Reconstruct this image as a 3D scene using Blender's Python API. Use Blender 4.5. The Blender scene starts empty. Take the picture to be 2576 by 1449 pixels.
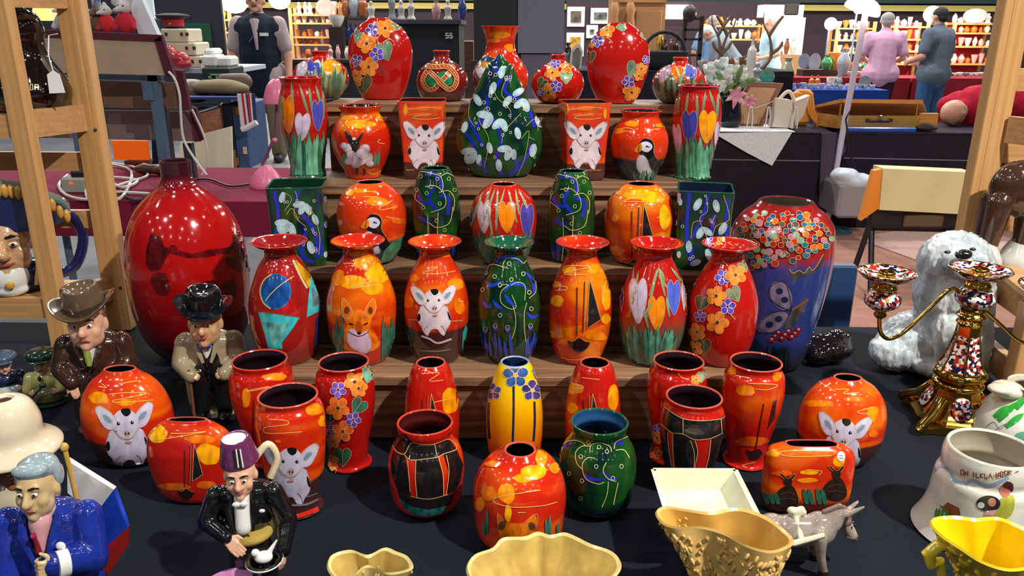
import bpy, bmesh, math, random
from math import sin, cos, pi, tan, atan2, sqrt, radians
from mathutils import Vector, Matrix, Euler, noise
from mathutils.bvhtree import BVHTree
from mathutils.geometry import delaunay_2d_cdt

V = Vector
scene = bpy.context.scene
COL = scene.collection
RNG = random.Random(11)

# ------------------------------------------------------------------ camera
CAM = V((0.0, 0.0, 1.51))          # eye height of someone standing at the stall
PITCH, ROLL, FPX = radians(18.2), radians(0.3), 2000.0
_f = V((0, cos(PITCH), -sin(PITCH)))
_r = V((cos(ROLL), 0, 0)) + V((0, sin(PITCH), cos(PITCH))) * sin(ROLL)
_r.normalize()
_u = _r.cross(_f)
cd = bpy.data.cameras.new('camera')
cd.sensor_width = 36.0
cd.lens = FPX / 2576 * 36
cd.clip_start, cd.clip_end = 0.05, 200
cam = bpy.data.objects.new('camera', cd)
COL.objects.link(cam)
cam.matrix_world = Matrix(((_r.x, _u.x, -_f.x, CAM.x), (_r.y, _u.y, -_f.y, CAM.y), (_r.z, _u.z, -_f.z, CAM.z), (0, 0, 0, 1)))
scene.camera = cam

# ------------------------------------------------------------------ view and world
scene.view_settings.view_transform = 'Standard'
scene.view_settings.look = 'None'
scene.view_settings.exposure = 0.0
scene.view_settings.gamma = 1.0
scene.view_settings.use_curve_mapping = False
world = bpy.data.worlds.new('hall_air')
scene.world = world
world.use_nodes = True
bg = world.node_tree.nodes['Background']
bg.inputs[0].default_value = (0.80, 0.88, 1.0, 1)
bg.inputs[1].default_value = 0.045

# ------------------------------------------------------------------ hall lamps (high-bay lamps in rows under the roof)
def hall_lamp(x, y, z, power, size=0.42, col=(1, 0.97, 0.93)):
 ld = bpy.data.lights.new('high_bay_light', 'AREA')
 ld.shape = 'DISK'
 ld.size = size
 ld.energy = power
 ld.color = col
 o = bpy.data.objects.new('high_bay_light', ld)
 COL.objects.link(o)
 o.location = (x, y, z)
 return o

for ly in (-9, -5.5, -2, 1.5, 5.5, 10, 14.5, 19):
 for lx in (-9.5, -5.7, -1.9, 1.9, 5.7, 9.5):
  hall_lamp(lx, ly, 7.2, (70 if ly < 8 else 230) if ly > 4 else 18)
hall_lamp(2.1, -0.55, 4.3, 330, 0.14, (1, 0.95, 0.88))     # unseen key lamps placed to throw the shadows beside the vases
hall_lamp(-2.3, -1.2, 4.8, 60, 0.16, (0.95, 0.97, 1))

# ------------------------------------------------------------------ pixel -> world helpers
def ray(px, py):
 return _f + _r * ((px - 1288) / FPX) + _u * ((724.5 - py) / FPX)

def on_z(px, py, z):
 d = ray(px, py)
 return CAM + d * ((z - CAM.z) / d.z)

def on_y(px, py, y):
 d = ray(px, py)
 return CAM + d * ((y - CAM.y) / d.y)

def depth(p):
 return (V(p) - CAM).dot(_f)

def S(r, g, b):
 f = lambda c: (c / 255 / 12.92) if c / 255 <= 0.04045 else ((c / 255 + 0.055) / 1.055) ** 2.4
 return (f(r), f(g), f(b), 1.0)

# ------------------------------------------------------------------ materials
MATS = {}

def mat(name, col, rough=0.5, metal=0.0, coat=0.0, var=0.0, vscale=8.0, col2=None, bump=0.0, bscale=60.0, stretch=(1, 1, 1),
  emit=None, estr=0.0, alpha=1.0, trans=0.0, spec=0.5, sheen=0.0, rand=0.0):
 if name in MATS:
  return MATS[name]
 m = bpy.data.materials.new(name)
 m.use_nodes = True
 nt = m.node_tree
 b = nt.nodes['Principled BSDF']
 b.inputs['Base Color'].default_value = col
 b.inputs['Roughness'].default_value = rough
 b.inputs['Metallic'].default_value = metal
 b.inputs['Coat Weight'].default_value = coat
 b.inputs['Coat Roughness'].default_value = 0.03
 b.inputs['Specular IOR Level'].default_value = spec
 if sheen:
  b.inputs['Sheen Weight'].default_value = sheen
 if trans:
  b.inputs['Transmission Weight'].default_value = trans
 b.inputs['Alpha'].default_value = alpha
 if emit:
  b.inputs['Emission Color'].default_value = emit
  b.inputs['Emission Strength'].default_value = estr
 if var or bump or col2:
  tc = nt.nodes.new('ShaderNodeTexCoord')
  mp = nt.nodes.new('ShaderNodeMapping')
  mp.inputs['Scale'].default_value = stretch
  nt.links.new(tc.outputs['Object'], mp.inputs['Vector'])
  if rand:
   oi = nt.nodes.new('ShaderNodeObjectInfo')
   ml = nt.nodes.new('ShaderNodeMath'); ml.operation = 'MULTIPLY'; ml.inputs[1].default_value = rand
   nt.links.new(oi.outputs['Random'], ml.inputs[0])
   nt.links.new(ml.outputs[0], mp.inputs['Location'])
  if var or col2:
   nz = nt.nodes.new('ShaderNodeTexNoise')
   nz.inputs['Scale'].default_value = vscale
   nz.inputs['Detail'].default_value = 5
   nt.links.new(mp.outputs[0], nz.inputs['Vector'])
   cr = nt.nodes.new('ShaderNodeValToRGB')
   c2 = col2 or tuple(min(1, c * (1 - var)) for c in col[:3]) + (1,)
   cr.color_ramp.elements[0].position = 0.35
   cr.color_ramp.elements[1].position = 0.65
   cr.color_ramp.elements[0].color = c2
   cr.color_ramp.elements[1].color = col
   nt.links.new(nz.outputs['Fac'], cr.inputs[0])
   nt.links.new(cr.outputs[0], b.inputs['Base Color'])
  if bump:
   nb = nt.nodes.new('ShaderNodeTexNoise')
   nb.inputs['Scale'].default_value = bscale
   nb.inputs['Detail'].default_value = 4
   nt.links.new(mp.outputs[0], nb.inputs['Vector'])
   bp = nt.nodes.new('ShaderNodeBump')
   bp.inputs['Strength'].default_value = bump
   bp.inputs['Distance'].default_value = 0.004
   nt.links.new(nb.outputs['Fac'], bp.inputs['Height'])
   nt.links.new(bp.outputs[0], b.inputs['Normal'])
 MATS[name] = m
 return m

def glaze(name, stops, scale=7.0, stretch=(1, 1, 2.6), foot=None, top=None, distort=0.6, rough=0.12):
 """Glossy pottery glaze: blotchy colour ramp over noise; foot/top = (colour, height 0-1, softness) painted zones."""
 if name in MATS:
  return MATS[name]
 m = bpy.data.materials.new(name)
 m.use_nodes = True
 nt = m.node_tree
 L = nt.links.new
 b = nt.nodes['Principled BSDF']
 b.inputs['Roughness'].default_value = rough
 b.inputs['Coat Weight'].default_value = 0.6
 b.inputs['Coat Roughness'].default_value = 0.02
 tc = nt.nodes.new('ShaderNodeTexCoord')
 oi = nt.nodes.new('ShaderNodeObjectInfo')
 ml = nt.nodes.new('ShaderNodeMath'); ml.operation = 'MULTIPLY'; ml.inputs[1].default_value = 9.0
 L(oi.outputs['Random'], ml.inputs[0])
 mp = nt.nodes.new('ShaderNodeMapping')
 mp.inputs['Scale'].default_value = stretch
 L(ml.outputs[0], mp.inputs['Location'])
 L(tc.outputs['Object'], mp.inputs['Vector'])
 nz = nt.nodes.new('ShaderNodeTexNoise')
 nz.inputs['Scale'].default_value = scale
 nz.inputs['Detail'].default_value = 3
 nz.inputs['Distortion'].default_value = distort
 L(mp.outputs[0], nz.inputs['Vector'])
 cr = nt.nodes.new('ShaderNodeValToRGB')
 els = cr.color_ramp.elements
 els[0].position, els[0].color = stops[0]
 els[1].position, els[1].color = stops[-1]
 for p, c in stops[1:-1]:
  e = els.new(p)
  e.color = c
 L(nz.outputs['Fac'], cr.inputs[0])
 out = cr.outputs[0]
 if foot or top:
  sp = nt.nodes.new('ShaderNodeSeparateXYZ')
  L(tc.outputs['Generated'], sp.inputs[0])
  n2 = nt.nodes.new('ShaderNodeTexNoise')
  n2.inputs['Scale'].default_value = 26
  L(tc.outputs['Object'], n2.inputs['Vector'])
  ad = nt.nodes.new('ShaderNodeMath'); ad.operation = 'MULTIPLY_ADD'
  ad.inputs[1].default_value = 0.045
  L(n2.outputs['Fac'], ad.inputs[0]); L(sp.outputs['Z'], ad.inputs[2])
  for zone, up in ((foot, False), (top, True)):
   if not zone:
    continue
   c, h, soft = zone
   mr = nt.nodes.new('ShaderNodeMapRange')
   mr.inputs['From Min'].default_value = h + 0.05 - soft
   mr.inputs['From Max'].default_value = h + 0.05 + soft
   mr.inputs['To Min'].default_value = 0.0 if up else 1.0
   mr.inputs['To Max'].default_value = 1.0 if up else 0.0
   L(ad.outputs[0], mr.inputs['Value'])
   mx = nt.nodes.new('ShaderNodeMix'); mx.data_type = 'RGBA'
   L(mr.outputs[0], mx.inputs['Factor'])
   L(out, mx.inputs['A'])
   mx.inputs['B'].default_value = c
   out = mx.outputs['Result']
 L(out, b.inputs['Base Color'])
 MATS[name] = m
 return m

def paint_mat():
 """Glossy enamel whose colour comes from the brush strokes' own colour attribute."""
 if 'painted_enamel' in MATS:
  return MATS['painted_enamel']
 m = bpy.data.materials.new('painted_enamel')
 m.use_nodes = True
 nt = m.node_tree
 b = nt.nodes['Principled BSDF']
 b.inputs['Roughness'].default_value = 0.14
 b.inputs['Coat Weight'].default_value = 0.6
 b.inputs['Coat Roughness'].default_value = 0.02
 a = nt.nodes.new('ShaderNodeAttribute')
 a.attribute_name = 'Col'
 nt.links.new(a.outputs['Color'], b.inputs['Base Color'])
 MATS['painted_enamel'] = m
 return m

def wood(name, c1, c2, c3=None, rough=0.45, axis=0, scale=1.0, coat=0.0):
 """Planed timber: stretched noise grain along one axis."""
 if name in MATS:
  return MATS[name]
 m = bpy.data.materials.new(name)
 m.use_nodes = True
 nt = m.node_tree
 L = nt.links.new
 b = nt.nodes['Principled BSDF']
 b.inputs['Roughness'].default_value = rough
 b.inputs['Coat Weight'].default_value = coat
 tc = nt.nodes.new('ShaderNodeTexCoord')
 mp = nt.nodes.new('ShaderNodeMapping')
 st = [30 * scale] * 3
 st[axis] = 1.1 * scale
 mp.inputs['Scale'].default_value = st
 oi = nt.nodes.new('ShaderNodeObjectInfo')
 ml = nt.nodes.new('ShaderNodeMath'); ml.operation = 'MULTIPLY'; ml.inputs[1].default_value = 40.0
 L(oi.outputs['Random'], ml.inputs[0]); L(ml.outputs[0], mp.inputs['Location'])
 L(tc.outputs['Object'], mp.inputs['Vector'])
 nz = nt.nodes.new('ShaderNodeTexNoise')
 nz.inputs['Scale'].default_value = 1.6
 nz.inputs['Detail'].default_value = 6
 nz.inputs['Distortion'].default_value = 1.4
 L(mp.outputs[0], nz.inputs['Vector'])
 wv = nt.nodes.new('ShaderNodeTexWave')
 wv.bands_direction = 'Z' if axis != 2 else 'X'
 wv.inputs['Scale'].default_value = 0.55
 wv.inputs['Distortion'].default_value = 7.0
 wv.inputs['Detail'].default_value = 2.0
 wv.inputs['Detail Scale'].default_value = 0.6
 L(mp.outputs[0], wv.inputs['Vector'])
 mx = nt.nodes.new('ShaderNodeMath'); mx.operation = 'MULTIPLY_ADD'
 mx.inputs[1].default_value = 0.14
 L(wv.outputs['Fac'], mx.inputs[0])
 m2 = nt.nodes.new('ShaderNodeMath'); m2.operation = 'MULTIPLY'; m2.inputs[1].default_value = 0.88
 L(nz.outputs['Fac'], m2.inputs[0]); L(m2.outputs[0], mx.inputs[2])
 cr = nt.nodes.new('ShaderNodeValToRGB')
 cr.color_ramp.elements[0].position = 0.25
 cr.color_ramp.elements[1].position = 0.75
 cr.color_ramp.elements[0].color = c1
 cr.color_ramp.elements[1].color = c2
 if c3:
  e = cr.color_ramp.elements.new(0.5)
  e.color = c3
 L(mx.outputs[0], cr.inputs[0])
 L(cr.outputs[0], b.inputs['Base Color'])
 bp = nt.nodes.new('ShaderNodeBump')
 bp.inputs['Strength'].default_value = 0.25
 bp.inputs['Distance'].default_value = 0.002
 L(mx.outputs[0], bp.inputs['Height']); L(bp.outputs[0], b.inputs['Normal'])
 MATS[name] = m
 return m

# ------------------------------------------------------------------ geometry helpers: every builder returns (verts, faces)
def join(*gs):
 vs, fs = [], []
 for v, f in gs:
  k = len(vs)
  vs += v
  fs += [tuple(i + k for i in q) for q in f]
 return vs, fs

def xf(g, M):
 return [M @ V(v) for v in g[0]], g[1]

def move(g, d):
 d = V(d)
 return [V(v) + d for v in g[0]], g[1]

def rotz(a):
 return Matrix.Rotation(a, 4, 'Z')

def box(c, s, bev=0.0):
 bm = bmesh.new()
 bmesh.ops.create_cube(bm, size=1)
 bmesh.ops.scale(bm, vec=s, verts=bm.verts)
 if bev:
  bmesh.ops.bevel(bm, geom=list(bm.edges), offset=bev, segments=1, affect='EDGES')
 bm.verts.index_update()
 g = [v.co + V(c) for v in bm.verts], [tuple(v.index for v in f.verts) for f in bm.faces]
 bm.free()
 return g

def hexa(p):
 """Solid from 8 corners: 4 bottom then 4 top, counter-clockwise."""
 return [V(q) for q in p], [(3, 2, 1, 0), (4, 5, 6, 7), (0, 1, 5, 4), (1, 2, 6, 5), (2, 3, 7, 6), (3, 0, 4, 7)]

def beam(p0, p1, w, h=None, up=(0, 0, 1), bev=0.0):
 p0, p1 = V(p0), V(p1)
 h = h or w
 d = p1 - p0
 z = d.normalized()
 x = V(up).cross(z)
 if x.length < 1e-4:
  x = V((1, 0, 0))
 x.normalize()
 y = z.cross(x)
 g = box((0, 0, 0), (w, h, d.length), bev)
 M = Matrix(((x.x, y.x, z.x, 0), (x.y, y.y, z.y, 0), (x.z, y.z, z.z, 0), (0, 0, 0, 1)))
 return move(xf(g, M), (p0 + p1) / 2)

def tube(pts, r, n=8, caps=True, closed=False):
 pts = [V(p) for p in pts]
 m = len(pts)
 rr = r if isinstance(r, (list, tuple)) else [r] * m
 vs, fs = [], []
 x = None
 for i, p in enumerate(pts):
  a = pts[(i - 1) % m] if closed or i else p
  b = pts[(i + 1) % m] if closed or i < m - 1 else p
  t = (b - a).normalized() if (b - a).length > 1e-9 else V((0, 0, 1))
  if x is None:
   x = t.orthogonal().normalized()
  else:
   x = (x - t * x.dot(t))
   x = x.normalized() if x.length > 1e-6 else t.orthogonal().normalized()
  y = t.cross(x)
  for k in range(n):
   a_ = 2 * pi * k / n
   vs.append(p + (x * cos(a_) + y * sin(a_)) * rr[i])
 for i in range(m if closed else m - 1):
  j = (i + 1) % m
  for k in range(n):
   k2 = (k + 1) % n
   fs.append((i * n + k, i * n + k2, j * n + k2, j * n + k))
 if caps and not closed:
  fs.append(tuple(range(n))[::-1])
  fs.append(tuple((m - 1) * n + k for k in range(n)))
 return vs, fs

def crom(pts, per=6, closed=False):
 """Catmull-Rom smoothing of a list of tuples."""
 P = [tuple(p) for p in pts]
 n = len(P)
 out = []
 rng = range(n) if closed else range(n - 1)
 for i in rng:
  p0 = P[(i - 1) % n] if closed or i > 0 else P[0]
  p1, p2 = P[i], P[(i + 1) % n]
  p3 = P[(i + 2) % n] if closed or i < n - 2 else P[n - 1]
  for k in range(per):
   t = k / per
   out.append(tuple(0.5 * (2 * b + (c - a) * t + (2 * a - 5 * b + 4 * c - d) * t * t + (3 * b - a - 3 * c + d) * t ** 3)
       for a, b, c, d in zip(p0, p1, p2, p3)))
 if not closed:
  out.append(P[-1])
 return out

def smooth_profile(pr, per=7):
 """Curve through unevenly spaced (r, z) points without overshoot."""
 n = len(pr)
 d = [max(1e-6, math.dist(pr[i], pr[i + 1])) for i in range(n - 1)]
 T = []
 for i in range(n):
  if i == 0 or i == n - 1:
   j = 0 if i == 0 else n - 2
   T.append(tuple((b - a) / d[j] for a, b in zip(pr[j], pr[j + 1])))
  else:
   w = d[i] / (d[i - 1] + d[i])
   T.append(tuple((b - a) / d[i - 1] * w + (c - b) / d[i] * (1 - w) for a, b, c in zip(pr[i - 1], pr[i], pr[i + 1])))
 out = []
 for i in range(n - 1):
  for k in range(per):
   t = k / per
   h1, h2, h3, h4 = 2 * t ** 3 - 3 * t * t + 1, t ** 3 - 2 * t * t + t, -2 * t ** 3 + 3 * t * t, t ** 3 - t * t
   out.append(tuple(h1 * a + h2 * d[i] * ta + h3 * b + h4 * d[i] * tb for a, ta, b, tb in zip(pr[i], T[i], pr[i + 1], T[i + 1])))
 return out + [pr[-1]]

def lathe(prof, n=32, sy=1.0, power=2.0, cap0=True, cap1=True, rot=0.0, wob=None):
 """prof: list of (r, z); sy may be a function of z index fraction."""
 vs, fs = [], []
 m = len(prof)
 for i, (r, z) in enumerate(prof):
  s = sy(i / (m - 1)) if callable(sy) else sy
  for k in range(n):
   a = 2 * pi * k / n
   c, q = cos(a), sin(a)
   if power != 2.0:
    c = math.copysign(abs(c) ** (2 / power), c)
    q = math.copysign(abs(q) ** (2 / power), q)
   rr = r * (wob(a, i / (m - 1)) if wob else 1)
   x, y = rr * c, rr * q * s
   vs.append(V((x * cos(rot) - y * sin(rot), x * sin(rot) + y * cos(rot), z)))
 for i in range(m - 1):
  for k in range(n):
   k2 = (k + 1) % n
   fs.append((i * n + k, i * n + k2, (i + 1) * n + k2, (i + 1) * n + k))
 if cap0 and prof[0][0] > 1e-5:
  fs.append(tuple(range(n))[::-1])
 if cap1 and prof[-1][0] > 1e-5:
  fs.append(tuple((m - 1) * n + k for k in range(n)))
 return vs, fs

def ball(c, r, n=12):
 rx, ry, rz = r if isinstance(r, (tuple, list)) else (r, r, r)
 pr = [(max(1e-6, sin(pi * i / n)), -cos(pi * i / n)) for i in range(n + 1)]
 g = lathe(pr, n + 4, cap0=False, cap1=False)
 return [V((v.x * rx + c[0], v.y * ry + c[1], v.z * rz + c[2])) for v in g[0]], g[1]

def cap(p0, p1, r0, r1, n=10):
 """Tapered capsule for blobs."""
 p0, p1 = V(p0), V(p1)
 d = p1 - p0
 L = max(d.length, 1e-5)
 t = d / L
 pts, rs = [], []
 for i in range(5):
  a = pi / 2 * (1 - i / 4)
  pts.append(p0 - t * r0 * sin(a)); rs.append(max(1e-4, r0 * cos(a)))
 for i in range(5):
  a = pi / 2 * i / 4
  pts.append(p1 + t * r1 * sin(a)); rs.append(max(1e-4, r1 * cos(a)))
 return tube(pts, rs, n)

def extr(poly, d0, d1, plane='xz'):
 """Extrude a 2-D outline between two depths."""
 n = len(poly)
 if plane == 'xz':
  a = [V((x, d0, z)) for x, z in poly]; b = [V((x, d1, z)) for x, z in poly]
 elif plane == 'xy':
  a = [V((x, y, d0)) for x, y in poly]; b = [V((x, y, d1)) for x, y in poly]
 else:
  a = [V((d0, y, z)) for y, z in poly]; b = [V((d1, y, z)) for y, z in poly]
 fs = [tuple(range(n))[::-1], tuple(range(n, 2 * n))]
 for i in range(n):
  j = (i + 1) % n
  fs.append((i, j, n + j, n + i))
 return a + b, fs

def mesh(name, g, smooth=True):
 me = bpy.data.meshes.new(name)
 me.from_pydata([tuple(v) for v in g[0]], [], g[1])
 if smooth is True:
  me.polygons.foreach_set('use_smooth', [True] * len(me.polygons))
 me.update()
 return me

def obj(name, g, m, parent=None, smooth=True, loc=None, sharp=True):
 me = g if isinstance(g, bpy.types.Mesh) else mesh(name, g, smooth)
 if smooth and sharp and not isinstance(g, bpy.types.Mesh):
  me.set_sharp_from_angle(angle=radians(42))
 if m is not None:
  me.materials.append(m)
 o = bpy.data.objects.new(name, me)
 COL.objects.link(o)
 if parent is not None:
  o.parent = parent
 if loc is not None:
  o.location = loc
 return o

def tag(o, label, cat, group=None, kind=None):
 o['label'] = label
 if cat:
  o['category'] = cat
 if group:
  o['group'] = group
 if kind:
  o['kind'] = kind
 return o

def thing(name, label, cat, loc=(0, 0, 0), rz=0.0, group=None):
 o = bpy.data.objects.new(name, None)
 o.empty_display_size = 0.05
 COL.objects.link(o)
 o.location = loc
 o.rotation_euler = (0, 0, rz)
 return tag(o, label, cat, group)

def struct(name, g, m, smooth=False):
 o = obj(name, g, m, smooth=smooth)
 o['kind'] = 'structure'
 return o

def dup(root, loc, rz=0.0, label=None, scale=None):
 r = root.copy()
 COL.objects.link(r)
 r.location = loc
 r.rotation_euler = (0, 0, rz)
 if scale:
  r.scale = (scale,) * 3
 if label:
  r['label'] = label
 for ch in list(root.children):
  c = ch.copy(); COL.objects.link(c); c.parent = r
  for g in list(ch.children):
   d = g.copy(); COL.objects.link(d); d.parent = c
 return r

BSC = bpy.data.scenes.new('workshop')      # scratch scene used only while shaping, removed at the end

def blob(name, prims, voxel, m, parent=None, smooth=6, loc=None, disp=None):
 """Union of overlapping closed solids remeshed into one continuous skin."""
 g = join(*prims)
 me = mesh('tmp', g)
 t = bpy.data.objects.new('tmp', me)
 BSC.collection.objects.link(t)
 rm = t.modifiers.new('r', 'REMESH'); rm.mode = 'VOXEL'; rm.voxel_size = voxel
 if smooth:
  sm = t.modifiers.new('s', 'SMOOTH'); sm.iterations = smooth; sm.factor = 0.5
 BSC.view_layers[0].update()
 dg = BSC.view_layers[0].depsgraph
 res = bpy.data.meshes.new_from_object(t.evaluated_get(dg))
 bpy.data.objects.remove(t)
 bpy.data.meshes.remove(me)
 if disp:
  for v, n_ in zip(res.vertices, [v.normal.copy() for v in res.vertices]):
   v.co += n_ * disp(v.co)
 res.materials.clear()
 res.polygons.foreach_set('use_smooth', [True] * len(res.polygons))
 res.name = name
 return obj(name, res, m, parent, loc=loc)

# ================================================================== the stall table and the stepped stand
TZ = 0.75
cloth = mat('black_cloth', S(22, 27, 37), 0.85, var=0.22, vscale=3.0, bump=0.4, bscale=900, spec=0.15)

def cloth_surface():
 xs = [-1.7 + 3.4 * i / 70 for i in range(71)]
 ys = [0.50 + 1.495 * j / 40 for j in range(41)]
 vs, fs = [], []
 n = len(xs)

 def zz(x, y):
  w = 0.0010 * sin(x * 9 + 2 * sin(y * 5)) * sin(y * 4 + x * 2)
  for (ax, ay, bx, by) in ((-0.05, 1.35, 0.75, 0.78), (0.95, 1.62, 1.3, 0.95), (-1.1, 1.2, -0.3, 0.8)):
   dx, dy = bx - ax, by - ay
   L = sqrt(dx * dx + dy * dy)
   dist = abs((x - ax) * dy - (y - ay) * dx) / L
   w += 0.0022 * math.exp(-(dist / 0.012) ** 2)
  return min(TZ + w, TZ + 0.0022) - 0.0008
 rows = [(y, 0) for y in ys]
 for j, y in enumerate(ys):
  for x in xs:
   vs.append(V((x, y, zz(x, y))))
 for k, dz in enumerate((0.012, 0.06, 0.2, 0.4, 0.55)):       # back drop
  for x in xs:
   vs.append(V((x, 1.995 + 0.012 + 0.012 * sin(x * 23) * k / 4, TZ - dz)))
 m = len(ys) + 5
 for j in range(m - 1):
  for i in range(n - 1):
   fs.append((j * n + i, j * n + i + 1, (j + 1) * n + i + 1, (j + 1) * n + i))
 base = len(vs)
 for k, dz in enumerate((0.012, 0.2, 0.55)):                 # front drop
  for x in xs:
   vs.append(V((x, 0.488 + 0.01 * sin(x * 21) * k / 2, TZ - dz)))
 for i in range(n - 1):
  fs.append((base + i, base + i + 1, i + 1, i))
  for k in range(2):
   a = base + k * n + i
   fs.append((a + n, a + n + 1, a + 1, a))
 return vs, fs

tag(obj('tablecloth', cloth_surface(), cloth), 'black cloth spread over the long stall table', 'tablecloth')
dt = thing('display_table', 'long stall table hidden under the black cloth', 'table', (0, 1.22, 0))
tw = wood('table_ply', S(150, 110, 70), S(120, 85, 52), axis=0)
obj('tabletop', box((0, 0, TZ - 0.02), (3.36, 1.42, 0.03)), tw, dt, smooth=False)
for sx in (-1.5, 0, 1.5):
 for sy in (-0.55, 0.6):
  obj('leg', tube([(sx, sy, 0), (sx, sy, TZ - 0.035)], 0.016), mat('steel_grey', S(90, 100, 112), 0.4, 0.6), dt)

STEP_Y = [1.373, 1.523, 1.68, 1.85, 1.985]
STEP_Z = [0.885, 1.042, 1.187, 1.3426]
plank = wood('stained_plank', S(78, 56, 40), S(160, 122, 88), S(118, 86, 60), rough=0.6, axis=0, scale=1.0)
st = thing('tiered_display_stand', 'dark stained wooden stand of four steps carrying the rows of vases', 'display stand', (0, 1.64, TZ))
SX0, SX1 = -0.46, 0.425
pz = TZ
for k in range(4):
 y0, y1, z = STEP_Y[k], STEP_Y[k + 1], STEP_Z[k]
 x0, x1 = SX0 + 0.012 * k, SX1 - 0.012 * k
 mx, w = (x0 + x1) / 2, x1 - x0
 obj('tread', box((mx, (y0 + y1) / 2 - 0.006 - 1.64 + 0.004, z - 0.010 - TZ), (w, y1 - y0 + 0.010, 0.020), 0.0015), plank, st, smooth=False)
 obj('riser', box((mx, y0 + 0.010 - 1.64, (pz + z - 0.020) / 2 - TZ), (w, 0.016, z - 0.020 - pz), 0.001), plank, st, smooth=False)
 for x in (x0 + 0.008, x1 - 0.008):
  obj('side_panel', box((x, (y0 + 0.018 + STEP_Y[4]) / 2 - 1.64, (pz + z - 0.020) / 2 - TZ - (0.010 if k else 0)), (0.016, STEP_Y[4] - y0 - 0.02, z - 0.020 - pz + (0.019 if k else 0)), 0.001), plank, st, smooth=False)
 pz = z
obj('back_panel', box(((SX0 + SX1) / 2, STEP_Y[4] + 0.006 - 1.64, (STEP_Z[3] - TZ - 0.02) / 2), (SX1 - SX0 - 0.06, 0.012, STEP_Z[3] - TZ - 0.02)), plank, st, smooth=False)

# ================================================================== painted decoration
GOLD = S(214, 178, 110)
PALE = S(225, 205, 200)

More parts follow.
